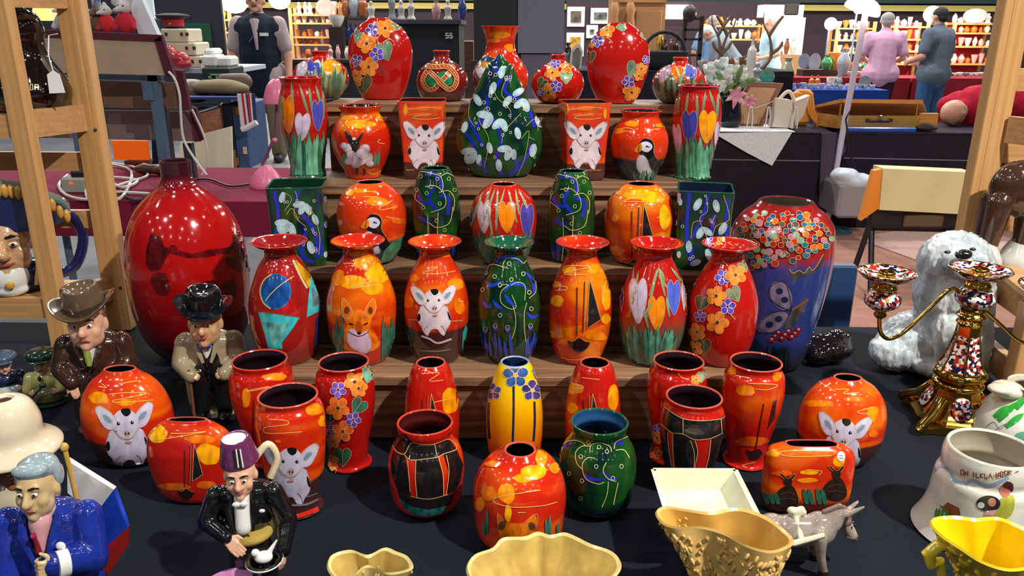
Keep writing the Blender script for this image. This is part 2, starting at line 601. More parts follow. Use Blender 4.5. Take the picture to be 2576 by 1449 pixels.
class Paint:
 """Enamel strokes laid on the skin of one pot: outlines are traced onto the curved body and given a little relief."""

 def __init__(self, o, cx, cy, step=6.0):
  self.o, self.c, self.step = o, V((cx, cy)), step
  mw = Matrix.Translation(o.location)
  self.org = V(o.location)
  self.vs = [v.co + self.org for v in o.data.vertices]
  self.bvh = BVHTree.FromPolygons(self.vs, [tuple(p.vertices) for p in o.data.polygons])
  self.coats = -1
  self.clear()

 def clear(self):
  self.coats += 1
  self.V, self.F, self.C, self.layer = [], [], [], 0

 def hit(self, x, y, lift):
  p = V((x, y))
  for _ in range(14):
   d = ray(p.x, p.y).normalized()
   loc, nrm, idx, dist = self.bvh.ray_cast(CAM, d)
   if loc is not None:
    if nrm.dot(d) > 0:
     nrm = -nrm
    return loc + nrm * lift - self.org
   p = p + (self.c - p) * 0.05
  return None

 def lift(self):
  self.layer += 1
  return 0.00022 + min(0.0012, 0.0001 * self.coats) + min(0.0024, 0.00008 * self.layer)

 def poly(self, pts, col, edge=None, var=0.12, smooth=0, col2=None):
  if smooth:
   pts = crom(pts, smooth, True)
  # keep boundary fine enough to hug the curve
  P = []
  for i, p in enumerate(pts):
   q = pts[(i + 1) % len(pts)]
   n = max(1, int(math.hypot(q[0] - p[0], q[1] - p[1]) / self.step))
   for k in range(n):
    P.append((p[0] + (q[0] - p[0]) * k / n, p[1] + (q[1] - p[1]) * k / n))
  nb = len(P)
  x0, x1 = min(p[0] for p in P), max(p[0] for p in P)
  y0, y1 = min(p[1] for p in P), max(p[1] for p in P)
  inner = []
  s = min(self.step, max(3.0, (x1 - x0) / 4, (y1 - y0) / 6))
  y = y0 + s / 2
  while y < y1:
   x = x0 + s / 2
   while x < x1:
    inner.append((x, y)); x += s
   y += s
  try:
   r = delaunay_2d_cdt([V(p) for p in P + inner], [], [list(range(nb))], 1, 1e-4)
  except Exception:
   return
  lift = self.lift()
  base = len(self.V)
  ok = []
  for i, p in enumerate(r[0]):
   h = self.hit(p.x, p.y, lift)
   ok.append(h is not None)
   self.V.append(h if h is not None else V((0, 0, 0)))
   on_edge = any(q < nb for q in r[3][i]) if len(r) > 3 else False
   c = col
   if col2 is not None:
    t = (p.y - y0) / max(1e-6, y1 - y0)
    c = tuple(a + (b - a) * t for a, b in zip(col, col2))
   if edge is not None and on_edge:
    c = edge
   k = 1 + var * noise.noise(V((p.x * 0.09, p.y * 0.05, 3.3))) * 2
   self.C.append((min(1, c[0] * k), min(1, c[1] * k), min(1, c[2] * k), 1))
  for f in r[2]:
   if all(ok[i] for i in f):
    self.F.append(tuple(base + i for i in f))

 def ell(self, x, y, rx, ry, col, rot=0.0, n=None, **kw):
  n = n or max(10, int((rx + ry) * 0.8))
  ca, sa = cos(rot), sin(rot)
  self.poly([(x + rx * cos(2 * pi * i / n) * ca - ry * sin(2 * pi * i / n) * sa,
     y + rx * cos(2 * pi * i / n) * sa + ry * sin(2 * pi * i / n) * ca) for i in range(n)], col, **kw)

 def line(self, pts, w=1.6, col=GOLD, smooth=5, taper=False, closed=False):
  if smooth and len(pts) > 2:
   pts = crom(pts, smooth, closed)
  if closed:
   pts = list(pts) + [pts[0]]
  P = []
  for i in range(len(pts) - 1):
   p, q = pts[i], pts[i + 1]
   n = max(1, int(math.hypot(q[0] - p[0], q[1] - p[1]) / (self.step * 0.8)))
   for k in range(n):
    P.append((p[0] + (q[0] - p[0]) * k / n, p[1] + (q[1] - p[1]) * k / n))
  P.append(pts[-1])
  lift = self.lift() + 0.0001
  prev = None
  m = len(P)
  for i, p in enumerate(P):
   a, b = P[max(0, i - 1)], P[min(m - 1, i + 1)]
   dx, dy = b[0] - a[0], b[1] - a[1]
   L = math.hypot(dx, dy) or 1
   h = w / 2 * (1 - (abs(2 * i / max(1, m - 1) - 1)) * 0.75 if taper else 1)
   l = self.hit(p[0] - dy / L * h, p[1] + dx / L * h, lift)
   r = self.hit(p[0] + dy / L * h, p[1] - dx / L * h, lift)
   if l is None or r is None or (prev and (l - self.V[prev[0]]).length > 0.03):
    prev = None
    continue
   k = len(self.V)
   self.V += [l, r]
   self.C += [col, col]
   if prev:
    self.F.append((prev[0], prev[1], k + 1, k))
   prev = (k, k + 1)

 def ring(self, x, y, r, w=1.4, col=PALE):
  self.line([(x + r * cos(2 * pi * i / 9), y + r * 1.1 * sin(2 * pi * i / 9)) for i in range(9)], w, col, smooth=0, closed=True)

 def leaf(self, x0, y0, x1, y1, w, col, bend=0.0, col2=None, var=0.15):
  """Brush stroke blade from root to tip."""
  dx, dy = x1 - x0, y1 - y0
  L = math.hypot(dx, dy) or 1
  nx, ny = -dy / L, dx / L
  a, b = [], []
  for i in range(7):
   t = i / 6
   h = w / 2 * (0.55 + 0.9 * t) * (1 - t ** 3) if i < 6 else 0.3
   bx, by = x0 + dx * t + nx * bend * sin(pi * t), y0 + dy * t + ny * bend * sin(pi * t)
   a.append((bx + nx * h, by + ny * h)); b.append((bx - nx * h, by - ny * h))
  self.poly(a + b[::-1], col, var=var, col2=col2)

 def done(self, name, stuff=False):
  if not self.F:
   self.clear(); return None
  me = bpy.data.meshes.new(name)
  me.from_pydata([tuple(v) for v in self.V], [], self.F)
  at = me.color_attributes.new('Col', 'FLOAT_COLOR', 'POINT')
  at.data.foreach_set('color', [c for q in self.C for c in q])
  me.polygons.foreach_set('use_smooth', [True] * len(me.polygons))
  # face the strokes outward
  cen = V((0, 0, 0))
  flip = 0
  for p in list(me.polygons)[:40]:
   flip += 1 if p.normal.dot(CAM - self.org - p.center) > 0 else -1
  if flip < 0:
   me.flip_normals()
  me.update()
  o = obj(name, me, paint_mat(), self.o)
  if stuff or any(k in name for k in ('grass', 'ring', 'tendril', 'blades', 'scribble', 'swirl', 'lines', 'lettering', 'spikes')):
   o['kind'] = 'stuff'
  self.clear()
  return o

WHITE_PIG = S(226, 208, 216)
BLACKISH = S(20, 24, 26)
R_RED, R_ORANGE, R_YELLOW = S(190, 28, 14), S(228, 92, 12), S(250, 168, 6)

def tr(pts, cx, cy, s=1.0, rot=0.0, mir=1):
 ca, sa = cos(rot), sin(rot)
 return [(cx + (x * mir * ca - y * sa) * s, cy + (x * mir * sa + y * ca) * s) for x, y in pts]

def pig(P, cx, cy, s=1.0, rot=0.0, mir=1, low=True, blue=False):
 c = S(206, 200, 222) if blue else WHITE_PIG
 e = S(186, 140, 150) if not blue else S(170, 150, 175)
 T = lambda p: tr(p, cx, cy, s, rot, mir)
 if low:
  P.poly(T([(-24, 8), (-36, 22), (-41, 40), (-37, 56), (-31, 64), (-27, 76), (-16, 86), (-11, 77), (-4, 70), (8, 70), (14, 80), (24, 86), (30, 72), (37, 62), (41, 48), (37, 28), (26, 10)]), c, edge=e, smooth=3)
  P.poly(T([(-37, 30), (-33, 34), (-33, 45), (-38, 49), (-41, 40)]), BLACKISH, smooth=3)
  P.poly(T([(33, 26), (38, 34), (41, 47), (37, 46), (34, 36)]), BLACKISH, smooth=3)
  P.line(T([(-27, 76), (-22, 66), (-14, 60)]), 1.2 * s, S(150, 100, 100))
  P.line(T([(27, 78), (22, 66), (16, 60)]), 1.2 * s, S(150, 100, 100))
 for k in (-1, 1):
  ear = [(k * x, y) for x, y in ((-55, -32), (-46, -38), (-31, -29), (-20, -16), (-15, 0), (-24, 9), (-37, 6), (-47, -8))]
  P.poly(T(ear), c, edge=S(200, 176, 186), smooth=3)
  P.poly(T([(k * x, y) for x, y in ((-42, -22), (-30, -18), (-24, -4), (-32, -4), (-40, -12))]), S(120, 148, 168), smooth=3, edge=S(190, 180, 190))
  P.line(T(ear[:6]), 1.3 * s, S(190, 150, 110))
 P.poly(T([(-20, -18), (-8, -27), (8, -27), (20, -18), (26, -5), (24, 10), (12, 24), (2, 28), (-10, 24), (-22, 10), (-25, -5)]), c, edge=S(212, 184, 190), smooth=3)
 P.poly(T([(-6, -28), (8, -29), (12, -21), (4, -14), (-4, -19)]), BLACKISH, smooth=3)
 P.line(T([(-22, 10), (-10, 25), (2, 29), (12, 25), (24, 10)]), 1.2 * s, S(196, 160, 120))
 for ex in (-13, 13):
  P.ell(*T([(ex, -2)])[0], 3.2 * s, 3.4 * s, BLACKISH, n=9)
  P.ell(*T([(ex + 1, -3)])[0], 1.0 * s, 1.0 * s, S(230, 230, 230), n=6)
 P.ell(*T([(2, 17)])[0], 6.5 * s, 6.5 * s, S(196, 168, 160), n=12)
 P.ell(*T([(-0.6, 18)])[0], 1.5 * s, 2.6 * s, BLACKISH, n=7)
 P.ell(*T([(4.6, 18)])[0], 1.5 * s, 2.6 * s, BLACKISH, n=7)
 if low:
  P.ell(*T([(3, 34)])[0], 6 * s, 2.5 * s, S(205, 140, 145), n=10)
 P.done('pig_motif')

def scribble(P, *lines, w=1.6, name='gilt_scribble', col=None):
 for l in lines:
  P.line(l, w, col or S(232, 186, 96), smooth=4)
 P.done(name)

def zed(x, y, w, h):
 return [(x - w * .5, y - h * .35), (x - w * .1, y - h * .5), (x + w * .35, y - h * .45), (x + w * .1, y - h * .15), (x - w * .4, y + h * .3),
   (x - w * .35, y + h * .5), (x + w * .1, y + h * .42), (x + w * .5, y + h * .25)]

def blotches(P, items, name='brushed_patch'):
 for (x, y, rx, ry, c) in items:
  n = 14
  pts = []
  for i in range(n):
   a = 2 * pi * i / n
   k = 1 + 0.28 * noise.noise(V((x * .3 + cos(a) * 1.3, y * .3 + sin(a) * 1.3, 1.7)))
   pts.append((x + rx * k * cos(a), y + ry * k * sin(a)))
  P.poly(pts, c, var=0.3, smooth=2, edge=tuple((a + b) / 2 for a, b in zip(c, S(224, 84, 14))))
  P.done(name)

def boat(P, cx, cy, s=1.0, hull=True, lean=0.0):
 """Black sailing boat: cx, cy at the foot of the mast."""
 T = lambda p: tr(p, cx, cy, s, lean)
 P.poly(T([(12, -98), (40, 4), (5, 27)]), S(34, 30, 34), var=0.3)
 P.line(T([(12, -98), (40, 4), (5, 27), (12, -98)]), 1.6, S(196, 150, 84), smooth=0)
 P.line(T([(-19, -76), (-20, 46)]), 2.6, S(70, 40, 30), smooth=0)
 P.line(T([(0, -92), (-4, 36)]), 2.6, S(70, 40, 30), smooth=0)
 P.line(T([(1.5, -92), (-2.5, 36)]), 1.0, S(200, 150, 84), smooth=0)
 if hull:
  P.poly(T([(-43, 54), (-28, 58), (-14, 49), (0, 58), (12, 60), (5, 76), (-11, 86), (-27, 82), (-39, 68)]), S(30, 22, 26), smooth=2)
  P.line(T([(-43, 54), (-28, 58), (-14, 49), (0, 58), (12, 60)]), 1.4, S(190, 140, 80))
 P.done('sailing_boat_motif')

CROC = [(-.48, -.20), (-.47, -.66), (-.32, -.98), (-.16, -.96), (-.03, -.72), (.08, -.86), (.26, -1), (.42, -.82), (.48, -.3), (.36, .40), (.10, 1), (-.10, .97), (-.36, .42)]

def crocus(P, cx, cy, w, h, col, tilt=0.0, edge=None, one=False):
 pts = CROC
 if one:
  pts = [(-.5, -.2), (-.36, -.75), (0, -1), (.34, -.75), (.5, -.2), (.34, .45), (.05, 1), (-.05, 1), (-.34, .45)]
 ca, sa = cos(tilt), sin(tilt)
 Q = [(cx + x * w * ca - y * h / 2 * sa, cy + x * w * sa + y * h / 2 * ca) for x, y in pts]
 P.poly(Q, col, edge=edge or tuple(c * 0.82 for c in col[:3]) + (1,), smooth=3, var=0.2)
 P.line(Q, 1.1, S(206, 158, 120), smooth=3, closed=True)
 P.line([(cx + (-.02) * w, cy - .25 * h), (cx, cy + .3 * h)], 1.2, tuple(c * 0.7 for c in col[:3]) + (1,), smooth=0)

def grass(P, x0, x1, ytop, ybot, n, w, seed=1, cols=None, lean=10, name='grass_blades', jag=0.4):
 rr = random.Random(seed)
 cols = cols or [S(60, 128, 96), S(84, 158, 122), S(46, 96, 78), S(110, 176, 140)]
 for i in range(n):
  x = x0 + (x1 - x0) * (i + rr.random() * .6) / n
  yt = ytop + (ybot - ytop) * jag * rr.random()
  k = (x - (x0 + x1) / 2) / (x1 - x0) * 2
  c = cols[rr.randrange(len(cols))]
  P.leaf(x - k * lean, ybot, x + rr.uniform(-5, 5), yt, w * rr.uniform(.7, 1.25), c, rr.uniform(-3, 3), col2=tuple(a * .85 for a in c[:3]) + (1,), var=.3)
 P.done(name)

def pansy(P, x, y, r, col, rot=0.0, eye=None, name=None, squash=1.0):
 light = tuple(min(1, c * 1.15 + .02) for c in col[:3]) + (1,)
 line = S(226, 206, 226) if col[2] > col[0] else S(226, 182, 104)
 for k in range(5):
  a = rot + 2 * pi * k / 5
  px, py = x + cos(a) * r * .6 * squash, y + sin(a) * r * .6
  P.ell(px, py, r * .44, r * .40, light, rot=a, n=12, edge=col, var=.35)
  P.line([(px + r * (.44 * cos(t) * cos(a) - .40 * sin(t) * sin(a)), py + r * (.44 * cos(t) * sin(a) + .40 * sin(t) * cos(a))) for t in [2 * pi * i / 10 for i in range(10)]],
   1.1, line, smooth=0, closed=True)
 P.ell(x, y, r * .2, r * .2, eye or S(92, 40, 20), n=8)
 P.ring(x, y, r * .18, 1.0, line)
 P.done(name or 'pansy_motif')

HEART = [(0, -.55), (.25, -.85), (.62, -.8), (.85, -.4), (.72, .1), (.35, .6), (0, 1), (-.35, .6), (-.72, .1), (-.85, -.4), (-.62, -.8), (-.25, -.85)]

def ivy(P, x, y, r, rot=0.0, col=None, sx=1.0):
 col = col or S(112, 138, 108)
 ca, sa = cos(rot), sin(rot)
 Q = [(x + (a * sx * ca - b * sa) * r, y + (a * sx * sa + b * ca) * r) for a, b in HEART]
 P.poly(Q, col, edge=tuple(c * .7 for c in col[:3]) + (1,), smooth=2, var=.3)
 P.line(Q, 1.1, S(196, 180, 128), smooth=2, closed=True)
 P.line([(x - sa * -.5 * r, y + ca * -.5 * r), (x - sa * .9 * r, y + ca * .9 * r)], 1.0, S(180, 176, 120), smooth=0)
 P.done('leaf_motif')

def snowdrop(P, x, y, s, rot=0.0, k=3):
 c, e = S(176, 208, 216), S(120, 168, 186)
 offs = {1: [0], 2: [-.55, .55], 3: [-.95, 0, .95]}[k]
 for o in offs:
  a = rot + o
  px, py = x + sin(-a) * s * .9 * (1 if k > 1 else 0), y + cos(a) * s * .9 * (1 if k > 1 else 0)
  P.ell(px, py, s * .46, s * .92, c, rot=a, n=16, edge=e, var=.25)
  P.line([(px + s * (.46 * cos(t) * cos(a) - .92 * sin(t) * sin(a)), py + s * (.46 * cos(t) * sin(a) + .92 * sin(t) * cos(a))) for t in [2 * pi * i / 14 for i in range(14)]],
   1.0, S(222, 228, 226), smooth=0, closed=True)
 P.done('snowdrop_motif')

BLUE_ST, VIO = S(28, 44, 176), S(66, 52, 150)

def puffin(P, cx, cy, s=1.0):
 T = lambda p: tr(p, cx, cy, s)
 P.poly(T([(-8, -33), (4, -40), (18, -36), (25, -22), (24, -4), (34, 14), (44, 36), (38, 46), (20, 40), (6, 24), (-4, 6), (-12, -6), (-14, -20)]), BLACKISH, smooth=3)
 P.poly(T([(-14, 4), (-20, 22), (-16, 40), (-4, 52), (16, 56), (22, 48), (14, 30), (8, 12), (-2, 2)]), S(206, 206, 220), edge=S(160, 160, 176), smooth=3)
 P.poly(T([(-8, -28), (6, -32), (18, -26), (20, -16), (10, -6), (-2, -8), (-9, -16)]), S(214, 210, 228), smooth=3)
 P.poly(T([(-8, -28), (-18, -20), (-25, -8), (-16, -4), (-8, -8), (-5, -16)]), S(216, 130, 24), smooth=2)
 P.line(T([(-12, -24), (-14, -6)]), 1.6 * s, S(60, 40, 30), smooth=0)
 P.line(T([(4, -20), (14, -18)]), 2 * s, BLACKISH, smooth=0)
 P.ell(*T([(7, -20)])[0], 2.6 * s, 2.2 * s, BLACKISH, n=8)
 P.line(T([(4, -40), (18, -36), (25, -22), (24, -4), (34, 14)]), 1.0, S(196, 160, 100))
 P.done('puffin_motif')

# ================================================================== pots
DARK_IN = S(30, 16, 22)

def pot(name, label, cat, cxt, yr, cxb, yb, z, prof, m, group=None, sy=1.0, power=2.0, rot=0.0, inn=None, rimc=None, wall=0.004, n=72, per=7,
  syt=None, rim=True, open_=True, dy=0.0):
 """prof: (pixel row, half width in pixels) from foot to rim, as read off the photograph."""
 F = on_z(cxb, yb, z)
 sc0 = depth(F) / FPX
 s0 = sy if not callable(sy) else sy(0)
 yc = F.y + prof[0][1] * sc0 * s0 * (1 if power == 2 else 1.1) + dy
 rmax = max(h_ for _, h_ in prof) * sc0 * s0 * (1 if power == 2 else 1.1)
 lims = {STEP_Z[0]: STEP_Y[1], STEP_Z[1]: STEP_Y[2], STEP_Z[2]: STEP_Y[3]}
 if z in lims:
  yc = min(yc, lims[z] - rmax - 0.003)
 elif z == STEP_Z[3]:
  yc = min(yc, STEP_Y[4] - prof[0][1] * sc0 * s0 - 0.002)
 elif SX0 - 0.03 < F.x < SX1 + 0.03:
  yc = min(yc, STEP_Y[0] - rmax - 0.008)
 top = on_y(cxt, yr, yc)
 bx = on_y(cxb, yb - 6, yc).x
 H = top.z - z
 X = (top.x + bx) / 2
 pr = []
 for i, (py, hw) in enumerate(prof):
  q = on_y(cxt + (cxb - cxt) * (py - yr) / (yb - yr + 1e-6), py, yc)
  zz = 0.0 if i == 0 else (H if i == len(prof) - 1 else max(0.002, min(H - 0.001, q.z - z)))
  pr.append((hw * depth(V((X, yc, z + zz))) / FPX, zz))
 sm = smooth_profile(pr, per)
 sm = [(max(r, 0.0008), zz) for r, zz in sm]
 sf = sy
 if syt is not None:
  sf = lambda t: sy + (syt - sy) * max(0.0, (t - .5) * 2) ** 1.0
 foot = [(sm[0][0] * .9, 0.0), (sm[0][0] * .985, 0.0012)]
 R, Z = sm[-1]
 g = lathe(foot + sm[1:], n, sf, power, cap1=not open_, rot=rot)
 o = obj(name, g, m, loc=(X, yc, z + 0.0008))
 tag(o, label, cat, group)
 if open_:
  st_ = sf(1.0) if callable(sf) else sf
  rp = [(R, Z - 0.0004), (R - wall * .3, Z + wall * .32), (R - wall * .7, Z + wall * .30), (R - wall, Z - 0.0006)]
  obj('rim', lathe(rp, n, st_, power, False, False, rot), rimc or MATS.get('rim_red'), o)
  ip = []
  for r, zz in sm[::-1]:
   if zz < H * 0.28:
    break
   ip.append((max(0.002, r - wall), zz if ip else Z - 0.0006))
  ip.append((ip[-1][0] * .7, ip[-1][1] - 0.004))
  ip.append((0.0005, ip[-1][1]))
  m2 = len(ip) - 1
  sfi = (lambda t: sf(1 - t * .7)) if callable(sf) else sf
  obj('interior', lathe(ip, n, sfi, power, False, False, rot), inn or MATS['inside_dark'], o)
 return o

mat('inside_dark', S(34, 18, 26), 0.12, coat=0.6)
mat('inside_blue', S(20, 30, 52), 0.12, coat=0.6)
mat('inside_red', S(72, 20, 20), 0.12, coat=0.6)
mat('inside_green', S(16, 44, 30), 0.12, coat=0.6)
mat('inside_cream', S(176, 168, 146), 0.3, coat=0.3)
mat('rim_red', S(196, 60, 44), 0.12, coat=0.6)
mat('rim_pale', S(196, 84, 66), 0.15, coat=0.6)
mat('rim_green', S(24, 84, 58), 0.12, coat=0.6)
mat('rim_blue', S(150, 176, 200), 0.12, coat=0.6)

sun = glaze('glaze_sunset', [(0.0, S(178, 22, 12)), (0.47, S(198, 36, 12)), (0.58, S(218, 76, 8)), (0.74, S(240, 136, 6))], scale=6.5)
sun2 = glaze('glaze_ember', [(0.0, S(168, 16, 12)), (0.50, S(188, 26, 14)), (0.64, S(208, 58, 10)), (0.8, S(232, 116, 8))], scale=6.0)
sunpig = glaze('glaze_sunset_dark_foot', [(0.0, S(184, 24, 12)), (0.46, S(202, 40, 12)), (0.58, S(224, 84, 10)), (0.74, S(244, 140, 6))], scale=6.0, foot=(S(66, 34, 32), 0.30, 0.015))
sunpuf = glaze('glaze_sunset_sea_foot', [(0.0, S(200, 36, 12)), (0.46, S(214, 56, 12)), (0.62, S(232, 104, 10)), (0.74, S(248, 150, 6))], scale=6.0, foot=(S(38, 48, 62), 0.30, 0.02))
redg = glaze('glaze_red', [(0.0, S(150, 14, 12)), (0.5, S(176, 20, 14)), (0.8, S(190, 32, 18))], scale=4, stretch=(1, 1, 1))
redg2 = glaze('glaze_red_grass_foot', [(0.0, S(160, 16, 14)), (0.5, S(182, 24, 16)), (0.8, S(192, 36, 20))], scale=4, foot=(S(64, 84, 66), 0.34, 0.10))
maroon = glaze('glaze_maroon', [(0.0, S(92, 16, 20)), (0.5, S(116, 22, 22)), (0.8, S(130, 34, 30))], scale=4, foot=(S(84, 44, 48), 0.2, 0.12))
greenb = glaze('glaze_green_blue', [(0.0, S(14, 30, 120)), (0.36, S(10, 30, 62)), (0.44, S(8, 44, 26)), (0.56, S(16, 74, 30)), (0.75, S(40, 84, 24))], scale=9, stretch=(1.5, 1.5, 0.8), distort=1.4)
greend = glaze('glaze_bottle_green', [(0.0, S(8, 22, 60)), (0.38, S(8, 36, 30)), (0.5, S(12, 62, 26)), (0.75, S(36, 90, 22))], scale=9, stretch=(1.3, 1.3, 1), distort=1.2, foot=(S(6, 20, 24), 0.16, 0.12))

G_V = 'hand painted vases on the stepped stand'
Z1, Z2, Z3, Z4 = STEP_Z
IND, INB, ING = MATS['inside_dark'], MATS['inside_blue'], MATS['inside_green']
RP, RR_, RG, RB = MATS['rim_pale'], MATS['rim_red'], MATS['rim_green'], MATS['rim_blue']
WHT, ORG_, VIOL = S(206, 186, 212), S(238, 120, 8), S(66, 74, 176)
PUR, ORF = S(74, 58, 160), S(226, 118, 14)

# ------------------------------------------------------------------ top step
o = pot('bud_vase', 'round bud vase with crocus painting at left end of the top step', 'vase', 806, 130, 808, 247, Z4, [(247, 34), (238, 48), (215, 66), (190, 70), (165, 58), (150, 34), (143, 20), (137, 19), (128, 24)], redg2, G_V, wall=.005)
P = Paint(o, 806, 195)
grass(P, 742, 872, 165, 246, 26, 11, 3, [S(96, 116, 84), S(130, 140, 100), S(80, 120, 96), S(160, 160, 120)], 14, jag=.3)
crocus(P, 790, 178, 36, 54, VIOL); crocus(P, 838, 176, 46, 60, S(246, 158, 6), -.5, one=True); crocus(P, 758, 180, 26, 52, S(206, 196, 214), .4, one=True)
for a in ((806, 205, 812, 145), (824, 210, 800, 150), (852, 205, 838, 158)):
 P.leaf(*a, 9, S(168, 180, 140))
P.done('crocus_motif')

o = pot('oval_vase', 'tall flat oval red vase with orange pansies down its left side', 'vase', 957, 47, 958, 252, Z4, [(252, 47), (240, 53), (210, 66), (170, 77), (130, 81), (95, 73), (66, 52), (53, 32), (47, 24)], redg, G_V, sy=.55, syt=.35, wall=.004)
P = Paint(o, 958, 150)
for a in ((902, 92, 17, .5), (1000, 62, 20, -1.3), (968, 128, 26, -.35), (914, 212, 26, 0)):
 ivy(P, a[0], a[1], a[2], a[3], S(108, 136, 112) if a[1] < 150 else S(84, 82, 60))
P.line([(950, 45), (948, 58), (944, 100), (946, 122)]); P.line([(962, 84), (948, 98), (958, 110), (978, 98), (992, 106)]); P.line([(944, 150), (958, 166), (964, 190)], 2.4, S(90, 70, 40)); P.done('tendril_lines')
for x, y, r, c in ((936, 76, 16, PUR), (969, 72, 23, ORF), (923, 110, 24, ORF), (948, 137, 18, PUR), (898, 152, 15, PUR), (928, 168, 24, ORF), (898, 190, 15, ORF), (899, 206, 12, ORF)):
 pansy(P, x, y, r, c, x * .1, squash=1)

o = pot('bud_vase', 'maroon round bud vase dated 2016 with a rope knot emblem', 'vase', 1113, 129, 1112, 256, Z4, [(256, 42), (248, 50), (225, 62), (200, 64), (172, 52), (158, 34), (149, 21), (140, 18), (128, 22)], maroon, G_V, wall=.005)
P = Paint(o, 1112, 200)
for q in ((1086, 204, 14, 12), (1119, 190, 17, 10), (1124, 205, 15, 11)):
 P.ell(*q, S(22, 132, 78), var=.3)
ROPE = [(1085, 170), (1070, 186), (1064, 204), (1074, 222), (1090, 224), (1108, 206), (1124, 190), (1136, 174), (1142, 166)]
ROPE2 = [(1074, 168), (1098, 170), (1126, 170), (1146, 192), (1144, 214), (1130, 224), (1112, 212), (1096, 194), (1082, 182)]
for rp in (ROPE, ROPE2):
 P.line(rp, 12, S(222, 190, 140)); P.line(rp, 9, S(168, 70, 24))
 sm_ = crom(rp, 3)
 for i in range(0, len(sm_) - 1, 1):
  x, y = sm_[i]
  P.line([(x - 3, y - 3), (x + 3, y + 3)], 1.0, S(236, 206, 150), smooth=0)
P.done('rope_knot_motif')
for dgt, x in (('2', 1090), ('0', 1099), ('1', 1107), ('6', 1115)):
 seg = {'2': [(-3, -3), (0, -5), (3, -3), (-3, 4), (4, 4)], '0': [(0, -4), (3, 0), (0, 4), (-3, 0), (0, -4)], '1': [(0, -5), (0, 4)], '6': [(3, -5), (-2, 0), (0, 4), (3, 2), (0, 0), (-2, 2)]}[dgt]
 P.line([(x + a, 158 + b) for a, b in seg], 1.5, S(226, 170, 90), smooth=0)
P.done('date_lettering')

o = pot('trumpet_vase', 'orange vase with flaring trumpet neck and white cottage behind the pear-shaped vase', 'vase', 1260, 67, 1258, 260, Z4, [(260, 46), (245, 55), (220, 66), (190, 70), (160, 58), (140, 44), (118, 36), (98, 37), (80, 43), (66, 49)], sun, G_V, wall=.003)
P = Paint(o, 1258, 180)
P.ell(1222, 178, 38, 36, S(30, 74, 110), var=.5); P.poly([(1196, 176), (1210, 158), (1240, 160), (1238, 200), (1206, 196)], S(214, 208, 220)); P.poly([(1194, 172), (1212, 154), (1244, 158), (1238, 168), (1208, 172)], S(210, 130, 30))
P.poly([(1190, 196), (1240, 200), (1240, 250), (1210, 252), (1194, 226)], S(86, 66, 50), var=.6); P.done('cottage_motif')
blotches(P, [(1256, 88, 30, 9, S(232, 140, 16)), (1284, 120, 16, 10, S(240, 136, 10)), (1240, 102, 20, 6, S(226, 110, 12))])

o = pot('bud_vase', 'red round bud vase with orange pansies and a round green leaf', 'vase', 1404, 139, 1402, 262, Z4, [(262, 34), (254, 46), (232, 62), (205, 66), (180, 55), (166, 38), (158, 22), (149, 17), (138, 20)], redg, G_V, wall=.005)
P = Paint(o, 1402, 205)
ivy(P, 1424, 193, 19, 0, S(122, 160, 122)); ivy(P, 1363, 210, 16, .6, S(78, 84, 60))
for x, y, r, c in ((1390, 183, 19, ORF), (1380, 232, 22, ORF), (1425, 170, 16, ORF), (1398, 162, 12, PUR), (1399, 217, 15, PUR), (1362, 232, 9, PUR)):
 pansy(P, x, y, r, c, x * .2)

o = pot('oval_vase', 'tall flat oval red vase with pansies round its edges at the right', 'vase', 1556, 59, 1552, 262, Z4, [(262, 44), (250, 50), (220, 64), (180, 76), (140, 79), (105, 71), (78, 52), (65, 33), (59, 24)], redg, G_V, sy=.55, syt=.35, wall=.004)
P = Paint(o, 1554, 160)
ivy(P, 1562, 68, 13, 1.5, S(110, 156, 130)); ivy(P, 1592, 174, 22, .5, S(110, 138, 112)); ivy(P, 1486, 142, 16, 0, S(92, 82, 66)); ivy(P, 1621, 90, 12, -.4, S(110, 140, 118))
P.line([(1508, 96), (1528, 96), (1542, 108)]); P.line([(1556, 216), (1566, 226), (1580, 220)], 2, S(110, 70, 40)); P.line([(1552, 240), (1572, 230), (1588, 224)], 2, S(110, 70, 40)); P.done('tendril_lines')
for x, y, r, c in ((1526, 76, 20, ORF), (1504, 104, 15, PUR), (1490, 112, 9, ORF), (1613, 172, 14, ORF), (1580, 206, 16, PUR), (1588, 232, 22, ORF), (1624, 150, 10, PUR), (1606, 190, 13, ORF)):
 pansy(P, x, y, r, c, x * .2)

o = pot('bud_vase', 'round bud vase with crocus painting at right end of the top step', 'vase', 1711, 146, 1706, 262, Z4, [(262, 34), (254, 46), (232, 63), (206, 67), (182, 56), (168, 36), (160, 20), (153, 17), (145, 20)], redg2, G_V, wall=.005)
P = Paint(o, 1706, 208)
grass(P, 1644, 1768, 182, 260, 26, 11, 5, [S(70, 76, 58), S(120, 134, 90), S(90, 104, 76), S(60, 60, 50)], 14, jag=.3)
crocus(P, 1702, 186, 28, 42, S(228, 104, 10)); crocus(P, 1738, 184, 32, 46, S(96, 100, 196), -.3, one=True); crocus(P, 1672, 186, 26, 50, S(180, 150, 176), .4, one=True); P.leaf(1714, 206, 1700, 166, 7, S(172, 178, 130)); P.leaf(1714, 206, 1726, 162, 7, S(172, 178, 130))
P.done('crocus_motif')

